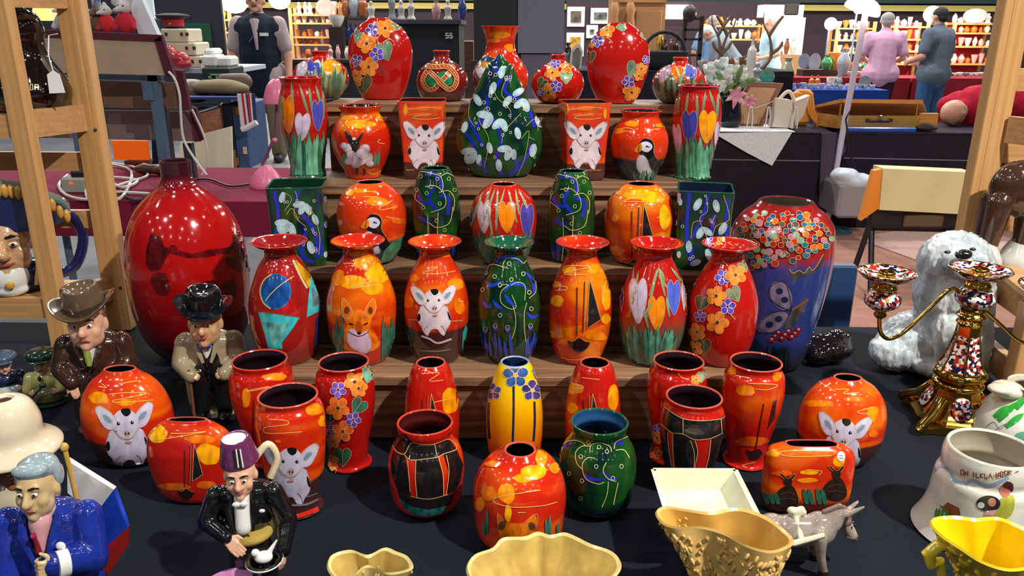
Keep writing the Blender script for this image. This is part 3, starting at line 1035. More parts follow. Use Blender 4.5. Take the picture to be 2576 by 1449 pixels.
# ------------------------------------------------------------------ third step
TALL = lambda d: [(440 + d, 46), (432 + d, 43), (400 + d, 43), (360 + d, 50), (310 + d, 59), (270 + d, 60), (235 + d, 55), (214 + d, 49), (204 + d, 50), (195 + d, 54)]
for cxt, yr, cxb, yb, side in ((758, 196, 773, 441, 0), (1760, 216, 1740, 454, 1)):
 d = yb - 441
 o = pot('waisted_vase', ('tall waisted red vase with orange, white and blue crocuses at left of the third step', 'tall waisted red vase with blue and yellow crocuses at right of the third step')[side], 'vase', cxt, yr, cxb, yb, Z3, [(y if i < 9 else yr, h) for i, (y, h) in enumerate(TALL(d * .9 + 3))], redg2, G_V, inn=IND)
 P = Paint(o, (cxt + cxb) / 2, 320)
 for a in ((738, 290, 733, 205), (780, 300, 753, 212), (785, 280, 777, 218), (806, 262, 794, 214), (712, 300, 704, 230), (814, 300, 811, 222)) if not side else ((1704, 290, 1710, 232), (1722, 300, 1732, 232), (1756, 300, 1752, 236), (1766, 290, 1775, 230), (1800, 280, 1784, 226), (1803, 300, 1806, 235)):
  P.leaf(*a, 8, S(140, 158, 118), col2=S(84, 110, 84))
 P.done('leaf_blades')
 if not side:
  crocus(P, 723, 287, 38, 92, S(232, 116, 8), -.08); crocus(P, 761, 318, 40, 68, WHT, .05); crocus(P, 799, 290, 30, 76, VIOL)
 else:
  crocus(P, 1735, 320, 40, 84, S(62, 62, 160)); crocus(P, 1779, 318, 44, 80, S(244, 156, 6), .08); crocus(P, 1706, 350, 22, 76, WHT, -.12); crocus(P, 1806, 344, 22, 76, WHT, .12)
 P.done('crocus_motif')
 grass(P, cxb - 48, cxb + 50, 325 + d, 440 + d, 24, 12, 7 + side, lean=-8, jag=.35)

JAR = lambda d, r: [(446 + d, 43), (436 + d, 44), (405 + d, 60), (365 + d, 73), (335 + d, 73), (308 + d, 62), (292 + d, 51), (283 + d, 47), (274 + d, 51), (r, 55)]
o = pot('shouldered_jar', 'orange shouldered jar painted with a black-faced sheep', 'vase', 908, 266, 912, 446, Z3, JAR(0, 266), sun, G_V)
P = Paint(o, 911, 350)
blotches(P, [(908, 312, 40, 11, S(246, 160, 10)), (880, 296, 26, 7, S(238, 136, 14)), (962, 296, 16, 9, S(248, 164, 8))])
scribble(P, [(886, 304), (920, 302), (930, 298)], [(955, 350), (950, 358), (968, 362)], [(944, 425), (925, 430), (940, 438), (960, 428)])
for i, (x, y, r) in enumerate(((874, 372, 12), (884, 392, 16), (905, 400, 18), (922, 396, 16), (918, 374, 13), (896, 410, 14), (912, 386, 16), (930, 410, 10), (878, 405, 10), (866, 366, 9))):
 P.ell(x, y, r, r * .9, S(214, 196, 206), edge=S(176, 150, 160), var=.4)
P.poly([(880, 352), (896, 350), (904, 356), (902, 372), (894, 382), (886, 372)], S(34, 34, 30), smooth=2)
P.poly([(880, 358), (868, 332), (876, 333), (888, 350)], S(34, 34, 30), smooth=2); P.poly([(898, 352), (914, 332), (910, 346), (902, 358)], S(34, 34, 30), smooth=2)
P.ell(891, 349, 5, 4, S(220, 200, 210)); P.ell(888, 359, 1.2, 1.2, S(240, 200, 120)); P.ell(897, 358, 1.2, 1.2, S(240, 200, 120))
for x in (898, 916):
 P.poly([(x - 4, 424), (x + 4, 424), (x + 3, 438), (x - 2, 438)], S(40, 30, 28))
P.done('sheep_motif')
for x, y in ((862, 420), (942, 418), (950, 414), (868, 416)):
 P.leaf(x, y, x + 3, y - 36, 9, S(74, 138, 106))
P.done('grass_blades')

o = pot('shouldered_jar', 'orange shouldered jar with a standing puffin on a dark shore', 'vase', 1611, 279, 1606, 455, Z3, [(y, h * .97) for y, h in JAR(10, 279)], sunpuf, G_V)
P = Paint(o, 1607, 370)
blotches(P, [(1590, 312, 20, 8, S(246, 150, 10)), (1556, 330, 14, 7, S(240, 140, 12)), (1664, 316, 16, 5, S(244, 150, 14))])
scribble(P, [(1550, 326), (1580, 322), (1597, 330), (1570, 330)], [(1622, 328), (1660, 324)])
grass(P, 1596, 1650, 425, 456, 9, 7, 9, lean=2)
puffin(P, 1620, 388, 1.0)

for cxt, yr, cxb, yb, rt, side in ((1066, 252, 1066, 452, 0.03, 0), (1466, 256, 1466, 456, 0.13, 1)):
 o = pot('square_vase', ('square tapering orange vase with a sitting pig left of the pear-shaped vase', 'square tapering orange vase with a sitting pig right of the pear-shaped vase')[side], 'vase', cxt, yr, cxb, yb, Z3,
   [(yb, 45), (yb - 8, 46), (yb - 60, 49), (yb - 120, 53), (yr + 20, 57), (yr, 59)], glaze('glaze_flat_orange', [(0, S(196, 34, 14)), (.5, S(212, 48, 14)), (.7, S(226, 84, 14))], 7, (1, 1, 3), foot=(S(78, 40, 34), .2, .01)), G_V, power=14, rot=rt, n=64, inn=IND, rimc=RR_)
 P = Paint(o, cxt, 350)
 x0 = cxt - (0 if not side else -6)
 blotches(P, [(x0 + 6, 272, 44, 6, S(236, 100, 14)), (x0 + 2, 288, 38, 5, S(232, 92, 12)), (x0 + 50, 285, 5, 14, S(248, 150, 12)), (x0 - 46, 275, 6, 14, S(246, 150, 12))])
 scribble(P, [(x0 - 40, 276), (x0 + 10, 270), (x0 + 42, 272)], [(x0 + 20, 286), (x0 - 20, 292), (x0 - 24, 298), (x0 + 12, 300), (x0 + 40, 296)])
 pig(P, x0 + 1, 342, .98, .02)
 for bx in (-34, 30, 8):
  P.line([(x0 + bx - 10, 428), (x0 + bx + 10, 427)], 1.2, S(206, 180, 130), smooth=0)
 P.done('wall_lines')

o = pot('pear_vase', 'large flat pear-shaped green vase covered with white snowdrops', 'vase', 1252, 137, 1262, 448, Z3, [(448, 54), (440, 66), (420, 86), (390, 103), (355, 110), (320, 105), (285, 89), (250, 71), (215, 56), (185, 42), (163, 29), (150, 14), (138, 6)], greenb, G_V, sy=.5, syt=.8, open_=False, n=80)
P = Paint(o, 1262, 320)
for l in ([(1250, 140), (1246, 175), (1262, 195), (1230, 240), (1222, 280), (1200, 320)], [(1285, 190), (1270, 230), (1320, 260), (1345, 320)], [(1168, 330), (1190, 360), (1205, 420)], [(1240, 300), (1262, 350), (1250, 400), (1262, 440)], [(1180, 300), (1200, 340), (1215, 370)], [(1290, 380), (1300, 420), (1280, 440)], [(1215, 400), (1222, 435)], [(1340, 360), (1320, 400), (1300, 430)]):
 P.line(l, 9, BLUE_ST); P.done('blue_brush_stroke')
for x, y, s, r, k in ((1262, 182, 17, .2, 1), (1240, 222, 17, .3, 1), (1202, 252, 17, -.5, 1), (1276, 255, 17, .6, 1), (1303, 232, 17, 1.0, 1), (1318, 250, 18, .3, 2), (1238, 290, 21, 1.1, 2), (1262, 300, 18, .2, 2), (1354, 306, 17, -.4, 1), (1170, 320, 15, .3, 1), (1302, 335, 16, -.2, 1), (1340, 378, 18, .2, 1), (1284, 372, 18, .9, 2), (1292, 388, 14, 0, 1), (1196, 378, 19, .9, 2), (1232, 372, 15, -.2, 1), (1255, 415, 16, -.1, 1), (1315, 200, 9, .4, 1), (1205, 400, 13, .2, 1), (1176, 400, 13, -.3, 1)):
 snowdrop(P, x, y, s, r, k)
scribble(P, [(1226, 268), (1205, 300), (1230, 350), (1218, 420)], [(1276, 190), (1262, 240), (1300, 262), (1330, 280)], [(1310, 285), (1270, 330), (1262, 360)], [(1240, 210), (1250, 245), (1282, 275), (1284, 300)], [(1352, 330), (1345, 300), (1322, 318)], [(1190, 230), (1180, 290), (1196, 320)], [(1310, 350), (1330, 330), (1318, 400), (1300, 440)], [(1330, 345), (1344, 352)], w=1.3, col=S(186, 176, 96), name='gilt_tendrils')
for i in range(34):
 a, q = RNG.uniform(-1, 1), RNG.random()
 yy = 170 + q * 265
 P.ring(1262 + a * (30 + 68 * q), yy, RNG.uniform(2.6, 4), 1.2)
P.done('white_ring_dots')

# ------------------------------------------------------------------ second step
for cxt, yr, cxb, yb, rt, side in ((753, 462, 757, 673, .13, 0), (1769, 472, 1764, 682, -.2, 1)):
 o = pot('square_vase', ('square green vase with white snowdrops at left end of the second step', 'square green vase with white snowdrops at right end of the second step')[side], 'vase', cxt, yr, cxb, yb, Z2,
   [(yb, 60), (yb - 6, 61), (yb - 80, 64), (yr + 30, 67), (yr, 69)], greenb, G_V, power=12, rot=rt, n=64, inn=ING if not side else INB, rimc=RG)
 P = Paint(o, cxt, 570)
 rr = random.Random(4 + side)
 dx = 0 if not side else 1012
 if not side:
  for l in ([(690, 480), (700, 540), (694, 600)], [(752, 476), (748, 520), (790, 580), (800, 650)], [(806, 480), (808, 560), (808, 640)], [(770, 580), (760, 640), (790, 660)], [(700, 590), (706, 650)]):
   P.line(l, 10, BLUE_ST); P.done('blue_brush_stroke')
  sd = ((710, 496, 15, .3, 1), (768, 512, 17, .5, 3), (728, 560, 20, .6, 3), (793, 552, 15, -.4, 1), (704, 575, 14, -.3, 1), (782, 622, 18, -.3, 1), (816, 500, 8, 0, 1), (818, 565, 9, 0, 1), (818, 640, 8, 0, 1), (745, 610, 14, .2, 1))
  gl = ([(742, 480), (748, 500), (740, 540), (770, 570)], [(720, 540), (735, 524), (752, 556)], [(775, 545), (785, 530), (804, 590), (802, 640)], [(716, 484), (734, 500), (716, 530)])
 else:
  for l in ([(1735, 485), (1728, 560), (1730, 640)], [(1780, 490), (1770, 540), (1738, 600)], [(1832, 485), (1826, 550), (1800, 610)], [(1740, 620), (1738, 670)], [(1798, 540), (1780, 640)], [(1830, 570), (1818, 650)]):
   P.line(l, 9, BLUE_ST); P.done('blue_brush_stroke')
  sd = ((1755, 514, 18, .5, 1), (1802, 518, 17, -.2, 1), (1762, 585, 18, .5, 1), (1780, 582, 16, -.9, 1), (1818, 575, 18, .5, 1), (1733, 620, 16, 0, 1), (1782, 640, 16, -.3, 1), (1750, 660, 15, 1.2, 1), (1712, 508, 9, 0, 1), (1700, 560, 9, 0, 1), (1708, 640, 9, 0, 1))
  gl = ([(1776, 490), (1780, 530), (1760, 550), (1780, 600)], [(1820, 490), (1834, 550), (1800, 570), (1790, 620)], [(1738, 600), (1744, 560), (1766, 556)], [(1800, 540), (1790, 560)])
 for a in sd:
  snowdrop(P, *a)
 scribble(P, *gl, w=1.3, col=S(196, 184, 110), name='gilt_tendrils')
 for i in range(14):
  P.ring(cxt + rr.uniform(-55, 50), rr.uniform(490, 660), rr.uniform(2.4, 3.6), 1.2)
 P.done('white_ring_dots')
 if side:
  P.poly([(1706, 486), (1713, 486), (1713, 510), (1706, 510)], S(190, 190, 200)); P.done('price_sticker')

EGG = lambda y0, y1, w, o_: [(y1, w * .52), (y1 - 8, w * .58), (y1 - 45, w * .82), (y1 - 95, w * .98), (y1 - 135, w), (y1 - 170, w * .88), (y1 - 190, w * .68), (y0 + 5, o_ * 1.25), (y0, o_)]
o = pot('globe_vase', 'orange globe vase with a puffin on the second step', 'vase', 936, 459, 936, 666, Z2, EGG(459, 666, 86, 35), sunpuf, G_V, rimc=RP)
P = Paint(o, 936, 560)
blotches(P, [(948, 508, 34, 12, S(240, 132, 10)), (905, 480, 22, 7, S(244, 140, 8)), (880, 484, 12, 8, S(250, 170, 8)), (1006, 556, 24, 8, S(232, 104, 12)), (985, 520, 16, 8, S(228, 90, 12))])
scribble(P, [(905, 484), (945, 482), (940, 486)], [(986, 505), (955, 522), (960, 528), (996, 520)], [(914, 496), (950, 496)], [(970, 545), (1005, 552)])
puffin(P, 934, 580, 1.05)
P.poly([(985, 610), (1012, 595), (1006, 625), (980, 656), (955, 662), (966, 630)], S(70, 130, 96), var=.5); P.done('grass_blades')

o = pot('globe_vase', 'orange globe vase with a sailing boat at right of the second step', 'vase', 1612, 463, 1604, 670, Z2, EGG(463, 670, 87, 37), sun, G_V, rimc=RP)
P = Paint(o, 1602, 560)
blotches(P, [(1612, 490, 44, 14, S(250, 172, 4)), (1640, 500, 26, 12, S(250, 176, 4)), (1556, 482, 14, 9, S(246, 150, 8)), (1672, 548, 15, 30, S(250, 172, 6)), (1548, 548, 10, 10, S(246, 150, 8)), (1664, 592, 20, 7, S(242, 136, 10)), (1546, 630, 26, 12, S(236, 120, 10)), (1610, 620, 20, 8, S(240, 130, 10))])
scribble(P, [(1580, 492), (1622, 492), (1570, 506), (1620, 508)], [(1655, 508), (1670, 500), (1660, 512)], [(1652, 548), (1680, 538)])
boat(P, 1608, 604, .95)

for cx, yr, cxb, yb, w, side in ((1098, 424, 1098, 655, 61, 0), (1438, 431, 1437, 664, 60, 1)):
 o = pot('bullet_vase', ('tall dark green vase with swirling tree left of the crocus egg vase', 'tall dark green vase with swirling tree right of the crocus egg vase')[side], 'vase', cx, yr, cxb, yb, Z2,
   [(yb, w * .72), (yb - 10, w * .76), (yb - 70, w * .95), (yb - 130, w), (yb - 180, w * .9), (yb - 210, w * .74), (yr + 7, w * .66), (yr, w * .58)], greend, G_V, inn=ING, rimc=RG)
 P = Paint(o, cx, 540)
 d = (cx - 1098, yr - 424)
 T = lambda pts: [(x + d[0], y + d[1]) for x, y in pts]
 for l in ([(1070, 440), (1085, 436), (1106, 450), (1112, 475)], [(1052, 490), (1064, 510), (1090, 512)], [(1104, 490), (1128, 500), (1126, 540)], [(1090, 472), (1080, 500), (1100, 530)], [(1054, 545), (1080, 560)]):
  P.line(T(l), 9, BLUE_ST if side else S(26, 40, 150)); P.done('blue_brush_stroke')
 P.poly(T([(1084, 545), (1098, 545), (1100, 650), (1078, 650)]), S(10, 24, 20))
 P.done('tree_trunk')
 scribble(P, T([(1044, 440), (1062, 432), (1084, 436), (1108, 444), (1114, 470), (1110, 484)]), T([(1104, 484), (1128, 480), (1142, 500), (1140, 530)]), T([(1070, 470), (1096, 468), (1118, 490), (1118, 520), (1084, 534)]), T([(1076, 540), (1078, 600), (1074, 650)]), T([(1102, 534), (1100, 600), (1104, 650)]), T([(1050, 480), (1046, 500), (1066, 516)]), T([(1080, 560), (1100, 572), (1130, 560), (1138, 520)]), T([(1108, 444), (1124, 436), (1140, 444)]), w=1.5, col=S(206, 196, 130), name='gilt_swirls')
 for x, y in ((1060, 444), (1100, 450), (1128, 450), (1106, 512), (1074, 486), (1142, 478), (1066, 522), (1098, 555), (1050, 478), (1118, 578), (1084, 470)):
  P.ring(x + d[0], y + d[1], 4, 1.3, S(190, 200, 120))
 P.done('ring_dots')
 for x in (1052, 1064, 1122, 1140):
  P.leaf(x + d[0], 655, x + d[0] + 2, 605, 12, S(24, 38, 120))
 P.done('blue_flower_spikes')

o = pot('egg_vase', 'egg-shaped red vase with pink, orange and blue crocuses in the middle of the second step', 'vase', 1272, 464, 1262, 672, Z2, EGG(464, 672, 83, 33), redg2, G_V, rimc=RP)
P = Paint(o, 1262, 560)
for a in ((1205, 560, 1236, 470), (1212, 570, 1246, 474), (1248, 580, 1252, 474), (1246, 560, 1270, 474), (1300, 560, 1278, 476), (1306, 540, 1296, 476), (1334, 540, 1304, 476), (1185, 570, 1215, 482), (1240, 600, 1228, 520)):
 P.leaf(*a, 7, S(160, 168, 126), col2=S(120, 140, 100))
P.done('leaf_blades')
crocus(P, 1218, 545, 36, 80, S(214, 190, 204)); crocus(P, 1275, 545, 44, 76, S(244, 130, 8)); crocus(P, 1325, 555, 34, 84, S(74, 66, 160)); crocus(P, 1186, 540, 12, 60, S(66, 62, 150), one=True)
P.done('crocus_motif')
grass(P, 1190, 1338, 575, 672, 24, 13, 17, [S(52, 84, 66), S(84, 124, 96), S(64, 104, 84)], 12, jag=.3)

# ------------------------------------------------------------------ first step: seven flared vases
FL = lambda yr, yb, w, rw, nk: [(yb, w * .62), (yb - 8, w * .65), (yb - 50, w * .86), (yb - 110, w * .99), (yb - 165, w * .98), (yb - 215, w * .80), (yr + 52, w * .58), (yr + 34, nk), (yr + 20, nk * 1.02), (yr + 9, rw * .82), (yr, rw)]
flw = [('flared vase with turquoise and blue shapes, first in the lowest row of the steps', 710, 607, 722, 915, 88, 70, 39, 'abs'), ('orange flared vase with a sitting fox', 905, 605, 913, 912, 87, 68, 38, 'fox'),
 ('orange flared vase with a pig over a brown wall', 1096, 607, 1099, 908, 81, 67, 38, 'pig'), ('green flared vase with a swirling blue tree', 1284, 609, 1277, 910, 79, 63, 37, 'tree'),
 ('orange flared vase with a sailing boat', 1463, 609, 1457, 912, 79, 67, 38, 'boat'), ('red flared vase with white, orange and blue crocuses', 1649, 611, 1637, 915, 84, 66, 40, 'cro'), ('red flared vase with a spray of orange pansies', 1828, 614, 1812, 918, 85, 68, 40, 'pan')]
absg = glaze('glaze_red_purple', [(0, S(110, 20, 24)), (.5, S(150, 22, 20)), (.8, S(168, 40, 30))], 5)
for lab, cxt, yr, cxb, yb, w, rw, nk, kd in flw:
 m_ = {'abs': absg, 'fox': sun, 'pig': sunpig, 'tree': greend, 'boat': sun, 'cro': redg2, 'pan': redg}[kd]
 o = pot('flared_vase', lab, 'vase', cxt, yr, cxb, yb, Z1, FL(yr, yb, w, rw, nk), m_, G_V, inn=m_ if kd != 'tree' else MATS['rim_green'], rimc=RR_ if kd != 'tree' else RG, wall=.003, n=80)
 P = Paint(o, (cxt + cxb) / 2, 760)
 c1 = lambda pts: [(620 + x / 3.903, 560 + y / 3.903) for x, y in pts]
 c3 = lambda pts: [(1240 + (x + 1000) / 3.788, 560 + y / 3.788) for x, y in pts]
 c2 = lambda pts: [(1240 + x / 3.788, 560 + y / 3.788) for x, y in pts]
 if kd == 'abs':
  P.poly(c1([(300, 450), (380, 430), (420, 520), (420, 700), (560, 1000), (300, 880), (180, 560)]), S(176, 24, 24), smooth=3, var=.3)
  P.poly(c1([(455, 370), (490, 370), (600, 480), (660, 560), (610, 640)]), S(190, 140, 14), var=.5)
  P.line(c1([(455, 370), (530, 530), (595, 645)]), 5, S(206, 190, 150)); P.done('yellow_wedge')
  P.ell(620 + 290 / 3.903, 560 + 675 / 3.903, 38, 45, S(22, 70, 138), edge=S(40, 110, 170), var=.5)
  P.line(c1([(250, 505), (170, 570), (135, 680), (170, 790), (240, 845)]), 3, S(200, 180, 110)); P.line(c1([(465, 525), (350, 600), (250, 690), (185, 770)]), 2, S(210, 190, 110)); P.done('blue_disc')
  P.poly(c1([(115, 875), (300, 895), (525, 930), (460, 1030), (350, 1180), (355, 1240), (215, 1240), (180, 1100)]), S(58, 190, 196), edge=S(40, 150, 160), var=.3)
  P.poly(c1([(200, 980), (420, 990), (330, 1160), (260, 1210), (230, 1130)]), S(96, 168, 160), var=.7)
  P.line(c1([(115, 875), (300, 895), (525, 930)]), 2.4, S(120, 90, 50), smooth=0); P.done('turquoise_wedge')
  P.poly(c1([(625, 530), (690, 610), (745, 780), (735, 860), (590, 930)]), S(60, 184, 190), var=.3); P.poly(c1([(640, 640), (700, 700), (720, 800), (650, 830)]), S(110, 120, 126), var=.5); P.done('turquoise_sail')
  P.poly(c1([(680, 930), (745, 890), (740, 1060), (690, 1250), (655, 1280)]), S(20, 44, 96)); P.done('blue_band')
  P.poly(c1([(415, 130), (540, 125), (530, 210), (395, 215)]), S(40, 78, 110), edge=S(90, 190, 200)); P.done('rim_stroke')
 if kd == 'fox':
  blotches(P, [(920, 660, 34, 20, S(246, 150, 10)), (950, 690, 34, 26, S(250, 170, 10)), (890, 710, 34, 18, S(248, 160, 10)), (852, 700, 18, 20, S(240, 130, 12)), (935, 725, 26, 16, S(248, 160, 8)), (905, 640, 26, 8, S(238, 130, 12)), (870, 605, 22, 7, S(242, 140, 10)), (920, 598, 26, 5, S(246, 160, 10))])
  scribble(P, c1([(1150, 560), (1290, 555), (1010, 640), (1200, 620), (1320, 605)]), c1([(950, 400), (1080, 405)]), c1([(860, 160), (990, 165), (900, 190)]), c1([(1080, 160), (1180, 150), (1280, 155)]))
  grass(P, 832, 870, 770, 900, 6, 8, 2, [S(90, 110, 90), S(60, 120, 96)], 2); grass(P, 958, 992, 760, 905, 6, 9, 3, [S(100, 140, 110), S(60, 110, 90)], 2)
  FOX = S(232, 112, 10)
  P.poly(c1([(960, 920), (1040, 860), (1130, 850), (1180, 900), (1240, 920), (1210, 1000), (1260, 1080), (1310, 1180), (1270, 1240), (1180, 1270), (1050, 1260), (950, 1230), (915, 1130), (960, 1030), (985, 1000)]), FOX, smooth=2, var=.5, edge=S(206, 72, 12))
  for e in ([(950, 740), (1040, 860), (1020, 930), (960, 930), (940, 870)], [(1240, 745), (1270, 830), (1230, 920), (1160, 900), (1165, 850)]):
   P.poly(c1(e), FOX, smooth=2); P.line(c1(e), 1.4, closed=True)
  P.ell(*c1([(990, 860)])[0], 7, 9, S(110, 50, 20)); P.ell(*c1([(1215, 860)])[0], 6, 9, S(110, 50, 20))
  P.poly(c1([(1010, 1050), (1060, 1040), (1110, 1090), (1180, 1050), (1200, 1100), (1230, 1180), (1200, 1260), (1150, 1280), (1040, 1230), (990, 1150)]), S(218, 186, 206), smooth=3, edge=S(190, 150, 170))
  P.poly(c1([(1070, 1000), (1100, 960), (1140, 1010), (1120, 1090), (1090, 1080)]), S(176, 76, 20), smooth=2)
  P.ell(*c1([(1107, 1080)])[0], 5, 4, BLACKISH); P.line(c1([(1010, 985), (1050, 995)]), 3, BLACKISH, smooth=0); P.line(c1([(1150, 1000), (1190, 980)]), 3, BLACKISH, smooth=0)
  P.line(c1([(1000, 1060), (1050, 1090), (1110, 1110), (1180, 1080), (1195, 1060)]), 1.6, BLACKISH)
  P.done('fox_motif')
 if kd == 'pig':
  blotches(P, [(1145, 715, 20, 16, S(242, 140, 12)), (1040, 700, 14, 9, S(236, 116, 10)), (1120, 640, 16, 7, S(232, 100, 12)), (1155, 770, 14, 20, S(236, 118, 12)), (1030, 760, 12, 16, S(232, 110, 12))])
  scribble(P, c1([(1770, 450), (1880, 440), (1730, 500), (1900, 500), (2050, 475)]), c1([(2090, 740), (2080, 770), (2130, 770)]), c1([(1760, 190), (1900, 180), (2020, 185)]), c1([(1650, 180), (1700, 200)]))
  P.line(c1([(1590, 950), (1750, 960), (1900, 970), (2120, 960)]), 2, S(196, 160, 100)); P.line(c1([(1720, 1110), (1800, 1140), (1880, 1180), (2010, 1140)]), 5, S(190, 186, 196)); P.line(c1([(1700, 1250), (1850, 1260), (2000, 1240)]), 4, S(130, 110, 120)); P.done('wall_lines')
  P.poly(c1([(1555, 1010), (1580, 1050), (1610, 1150), (1630, 1290), (1590, 1240), (1560, 1130)]), S(60, 160, 150)); P.poly(c1([(2150, 1000), (2165, 1040), (2140, 1200), (2110, 1260), (2120, 1080)]), S(60, 170, 160)); P.done('green_tufts')
  pig(P, 1091, 757, 1.02, -.02)
 if kd == 'tree':
  for l in ([(30, 380), (100, 330), (220, 340), (280, 400)], [(310, 470), (380, 560), (390, 680)], [(110, 660), (170, 590), (280, 590), (330, 650)], [(110, 680), (150, 740), (210, 800)], [(0, 740), (40, 790), (90, 820)], [(320, 860), (370, 900), (430, 880)], [(-60, 560), (-10, 600), (90, 560)], [(-100, 720), (-60, 790), (-10, 800)]):
   P.line(c2(l), 11, S(30, 66, 200), taper=True); P.done('blue_brush_stroke')
  P.poly(c2([(215, 830), (300, 830), (300, 1000), (330, 1260), (160, 1260), (210, 1000)]), S(20, 52, 34), var=.4); P.done('tree_trunk')
  scribble(P, c2([(90, 430), (130, 340), (230, 345), (290, 390), (320, 340)]), c2([(-60, 430), (0, 400), (90, 420), (150, 440)]), c2([(60, 620), (100, 590), (150, 595)]), c2([(150, 595), (80, 660), (80, 760), (160, 820), (220, 800), (180, 690)]), c2([(170, 600), (230, 570), (300, 600), (300, 740)]), c2([(190, 790), (215, 900), (210, 1010), (170, 1130)]), c2([(318, 760), (295, 870), (300, 1050), (330, 1240)]), c2([(400, 560), (400, 660), (340, 720)]), w=1.6, col=S(206, 200, 140), name='gilt_swirls')
  for x, y in ((20, 515), (155, 393), (285, 490), (175, 545), (70, 595), (340, 665), (70, 880), (360, 820), (-60, 480), (-90, 640)):
   P.ring(*c2([(x, y)])[0], 4.5, 1.6, S(200, 206, 160))
  P.done('ring_dots')
  for i, x in enumerate((-110, -70, -30, 20, 60, 110, 160, 330, 360, 390, 410)):
   P.leaf(*c2([(x + (20 if x < 200 else -20), 1270)])[0], *c2([(x, 1040 + 40 * (i % 3))])[0], 10, S(40, 76, 190), col2=S(40, 60, 130))
  for x, y in ((28, 1000), (140, 1015), (350, 1000), (-60, 1030)):
   P.ell(*c2([(x, y)])[0], 5, 7, S(50, 60, 190)); P.ring(*c2([(x, y - 20)])[0], 5, 1.2, GOLD)
  P.done('blue_flower_spikes')
 if kd == 'boat':
  blotches(P, [(1432, 678, 20, 13, S(244, 150, 10)), (1497, 676, 22, 13, S(244, 150, 10)), (1402, 756, 16, 16, S(246, 156, 10)), (1525, 740, 12, 40, S(246, 156, 8)), (1400, 715, 12, 8, S(236, 116, 10)), (1524, 802, 12, 14, S(248, 160, 8)), (1402, 838, 22, 12, S(240, 134, 10)), (1500, 845, 26, 12, S(240, 134, 10)), (1480, 600, 14, 4, S(248, 166, 8)), (1424, 860, 20, 8, S(236, 110, 10))])
  scribble(P, c2([(710, 410), (880, 415), (900, 430), (690, 480), (740, 500), (890, 497)]), c2([(590, 600), (700, 610), (700, 640), (600, 645)]), c2([(690, 180), (850, 150), (980, 155)]), c2([(1050, 670), (1060, 590), (1090, 540)]), c2([(650, 1280), (750, 1300), (900, 1290)]))
  boat(P, 1471, 799, 1.0)
 if kd == 'cro':
  for a in ((300, 900, 345, 410), (330, 780, 390, 455), (490, 700, 580, 425), (470, 900, 560, 440), (640, 700, 580, 430), (660, 620, 575, 500), (640, 560, 590, 440), (520, 760, 430, 900), (480, 1000, 440, 830), (680, 900, 650, 700), (790, 560, 690, 425), (860, 900, 800, 500)):
   P.leaf(*c3([a[:2]])[0], *c3([a[2:]])[0], 8, S(150, 168, 120), col2=S(130, 120, 76))
  P.done('leaf_blades')
  crocus(P, *c3([(385, 740)])[0], 48, 112, S(206, 190, 214)); crocus(P, *c3([(560, 860)])[0], 44, 84, S(242, 138, 8)); crocus(P, *c3([(722, 710)])[0], 34, 86, S(78, 100, 200)); crocus(P, *c3([(815, 680)])[0], 14, 80, S(200, 180, 206), one=True); crocus(P, *c3([(235, 720)])[0], 10, 60, S(70, 50, 120), one=True)
  P.done('crocus_motif')
  grass(P, 1566, 1706, 815, 913, 26, 14, 21, [S(64, 140, 112), S(84, 158, 128), S(58, 110, 90), S(74, 96, 80)], 14, jag=.3)
 if kd == 'pan':
  for x, y, r, rt in ((2300, 680, 22, -.5), (1990, 770, 22, .3), (2010, 1180, 22, 0), (2385, 420, 16, -.5)):
   ivy(P, *c2([(x, y)])[0], r, rt, S(124, 136, 106) if x > 2100 else S(84, 88, 60))
  P.line(c2([(2190, 360), (2220, 390), (2240, 420)])); P.line(c2([(2230, 620), (2240, 560), (2290, 520)])); P.line(c2([(2280, 840), (2270, 880), (2310, 920)])); P.line(c2([(1980, 640), (2020, 640), (2040, 690)], ), 1.4, S(150, 90, 50)); P.line(c2([(2110, 1060), (2140, 1100), (2140, 1140)]), 1.4, S(120, 60, 40)); P.done('tendril_lines')
  for x, y, r, c in ((2190, 520, 19, PUR), (2310, 500, 26, ORF), (2130, 700, 25, ORF), (2235, 800, 20, PUR), (1980, 890, 15, PUR), (2140, 950, 28, ORF), (1950, 1040, 22, ORF), (1930, 1200, 20, ORF)):
   pansy(P, *c2([(x, y)])[0], r, c, x * .01)
  pansy(P, *c2([(2060, 185)])[0], 11, PUR, .3); pansy(P, *c2([(2170, 190)])[0], 13, ORF, .3); ivy(P, *c2([(2290, 185)])[0], 14, 1.4)
  P.poly(c2([(1912, 505), (1930, 510), (1900, 600), (1882, 595)]), S(210, 190, 186)); P.done('price_sticker')

# ================================================================== pots standing on the black cloth
G_T = 'hand painted vases on the black cloth'
TT = TZ + 0.0015
# tall waisted row against the stand
WA = lambda yr, yb, w, rw: [(yb, w * .73), (yb - 7, w * .74), (yb - 22, w * .67), (yb - 70, w * .66), (yb - 130, w * .84), (yr + 85, w * .99), (yr + 52, w), (yr + 26, w * .93), (yr + 14, rw * .95), (yr, rw)]
o = pot('waisted_vase', 'tall waisted orange vase half hidden behind the front pig vase', 'vase', 670, 906, 664, 1180, TT, WA(906, 1180, 79, 69), sun2, G_T, rimc=RR_)
P = Paint(o, 672, 980)
blotches(P, [(690, 948, 34, 10, S(240, 130, 12)), (620, 1000, 10, 26, S(240, 140, 12))])
scribble(P, [(620, 985), (660, 978), (676, 972), (625, 982)])
P.line([(638, 1008), (636, 1120)], 3, S(90, 30, 20), smooth=0); P.done('mast_motif')

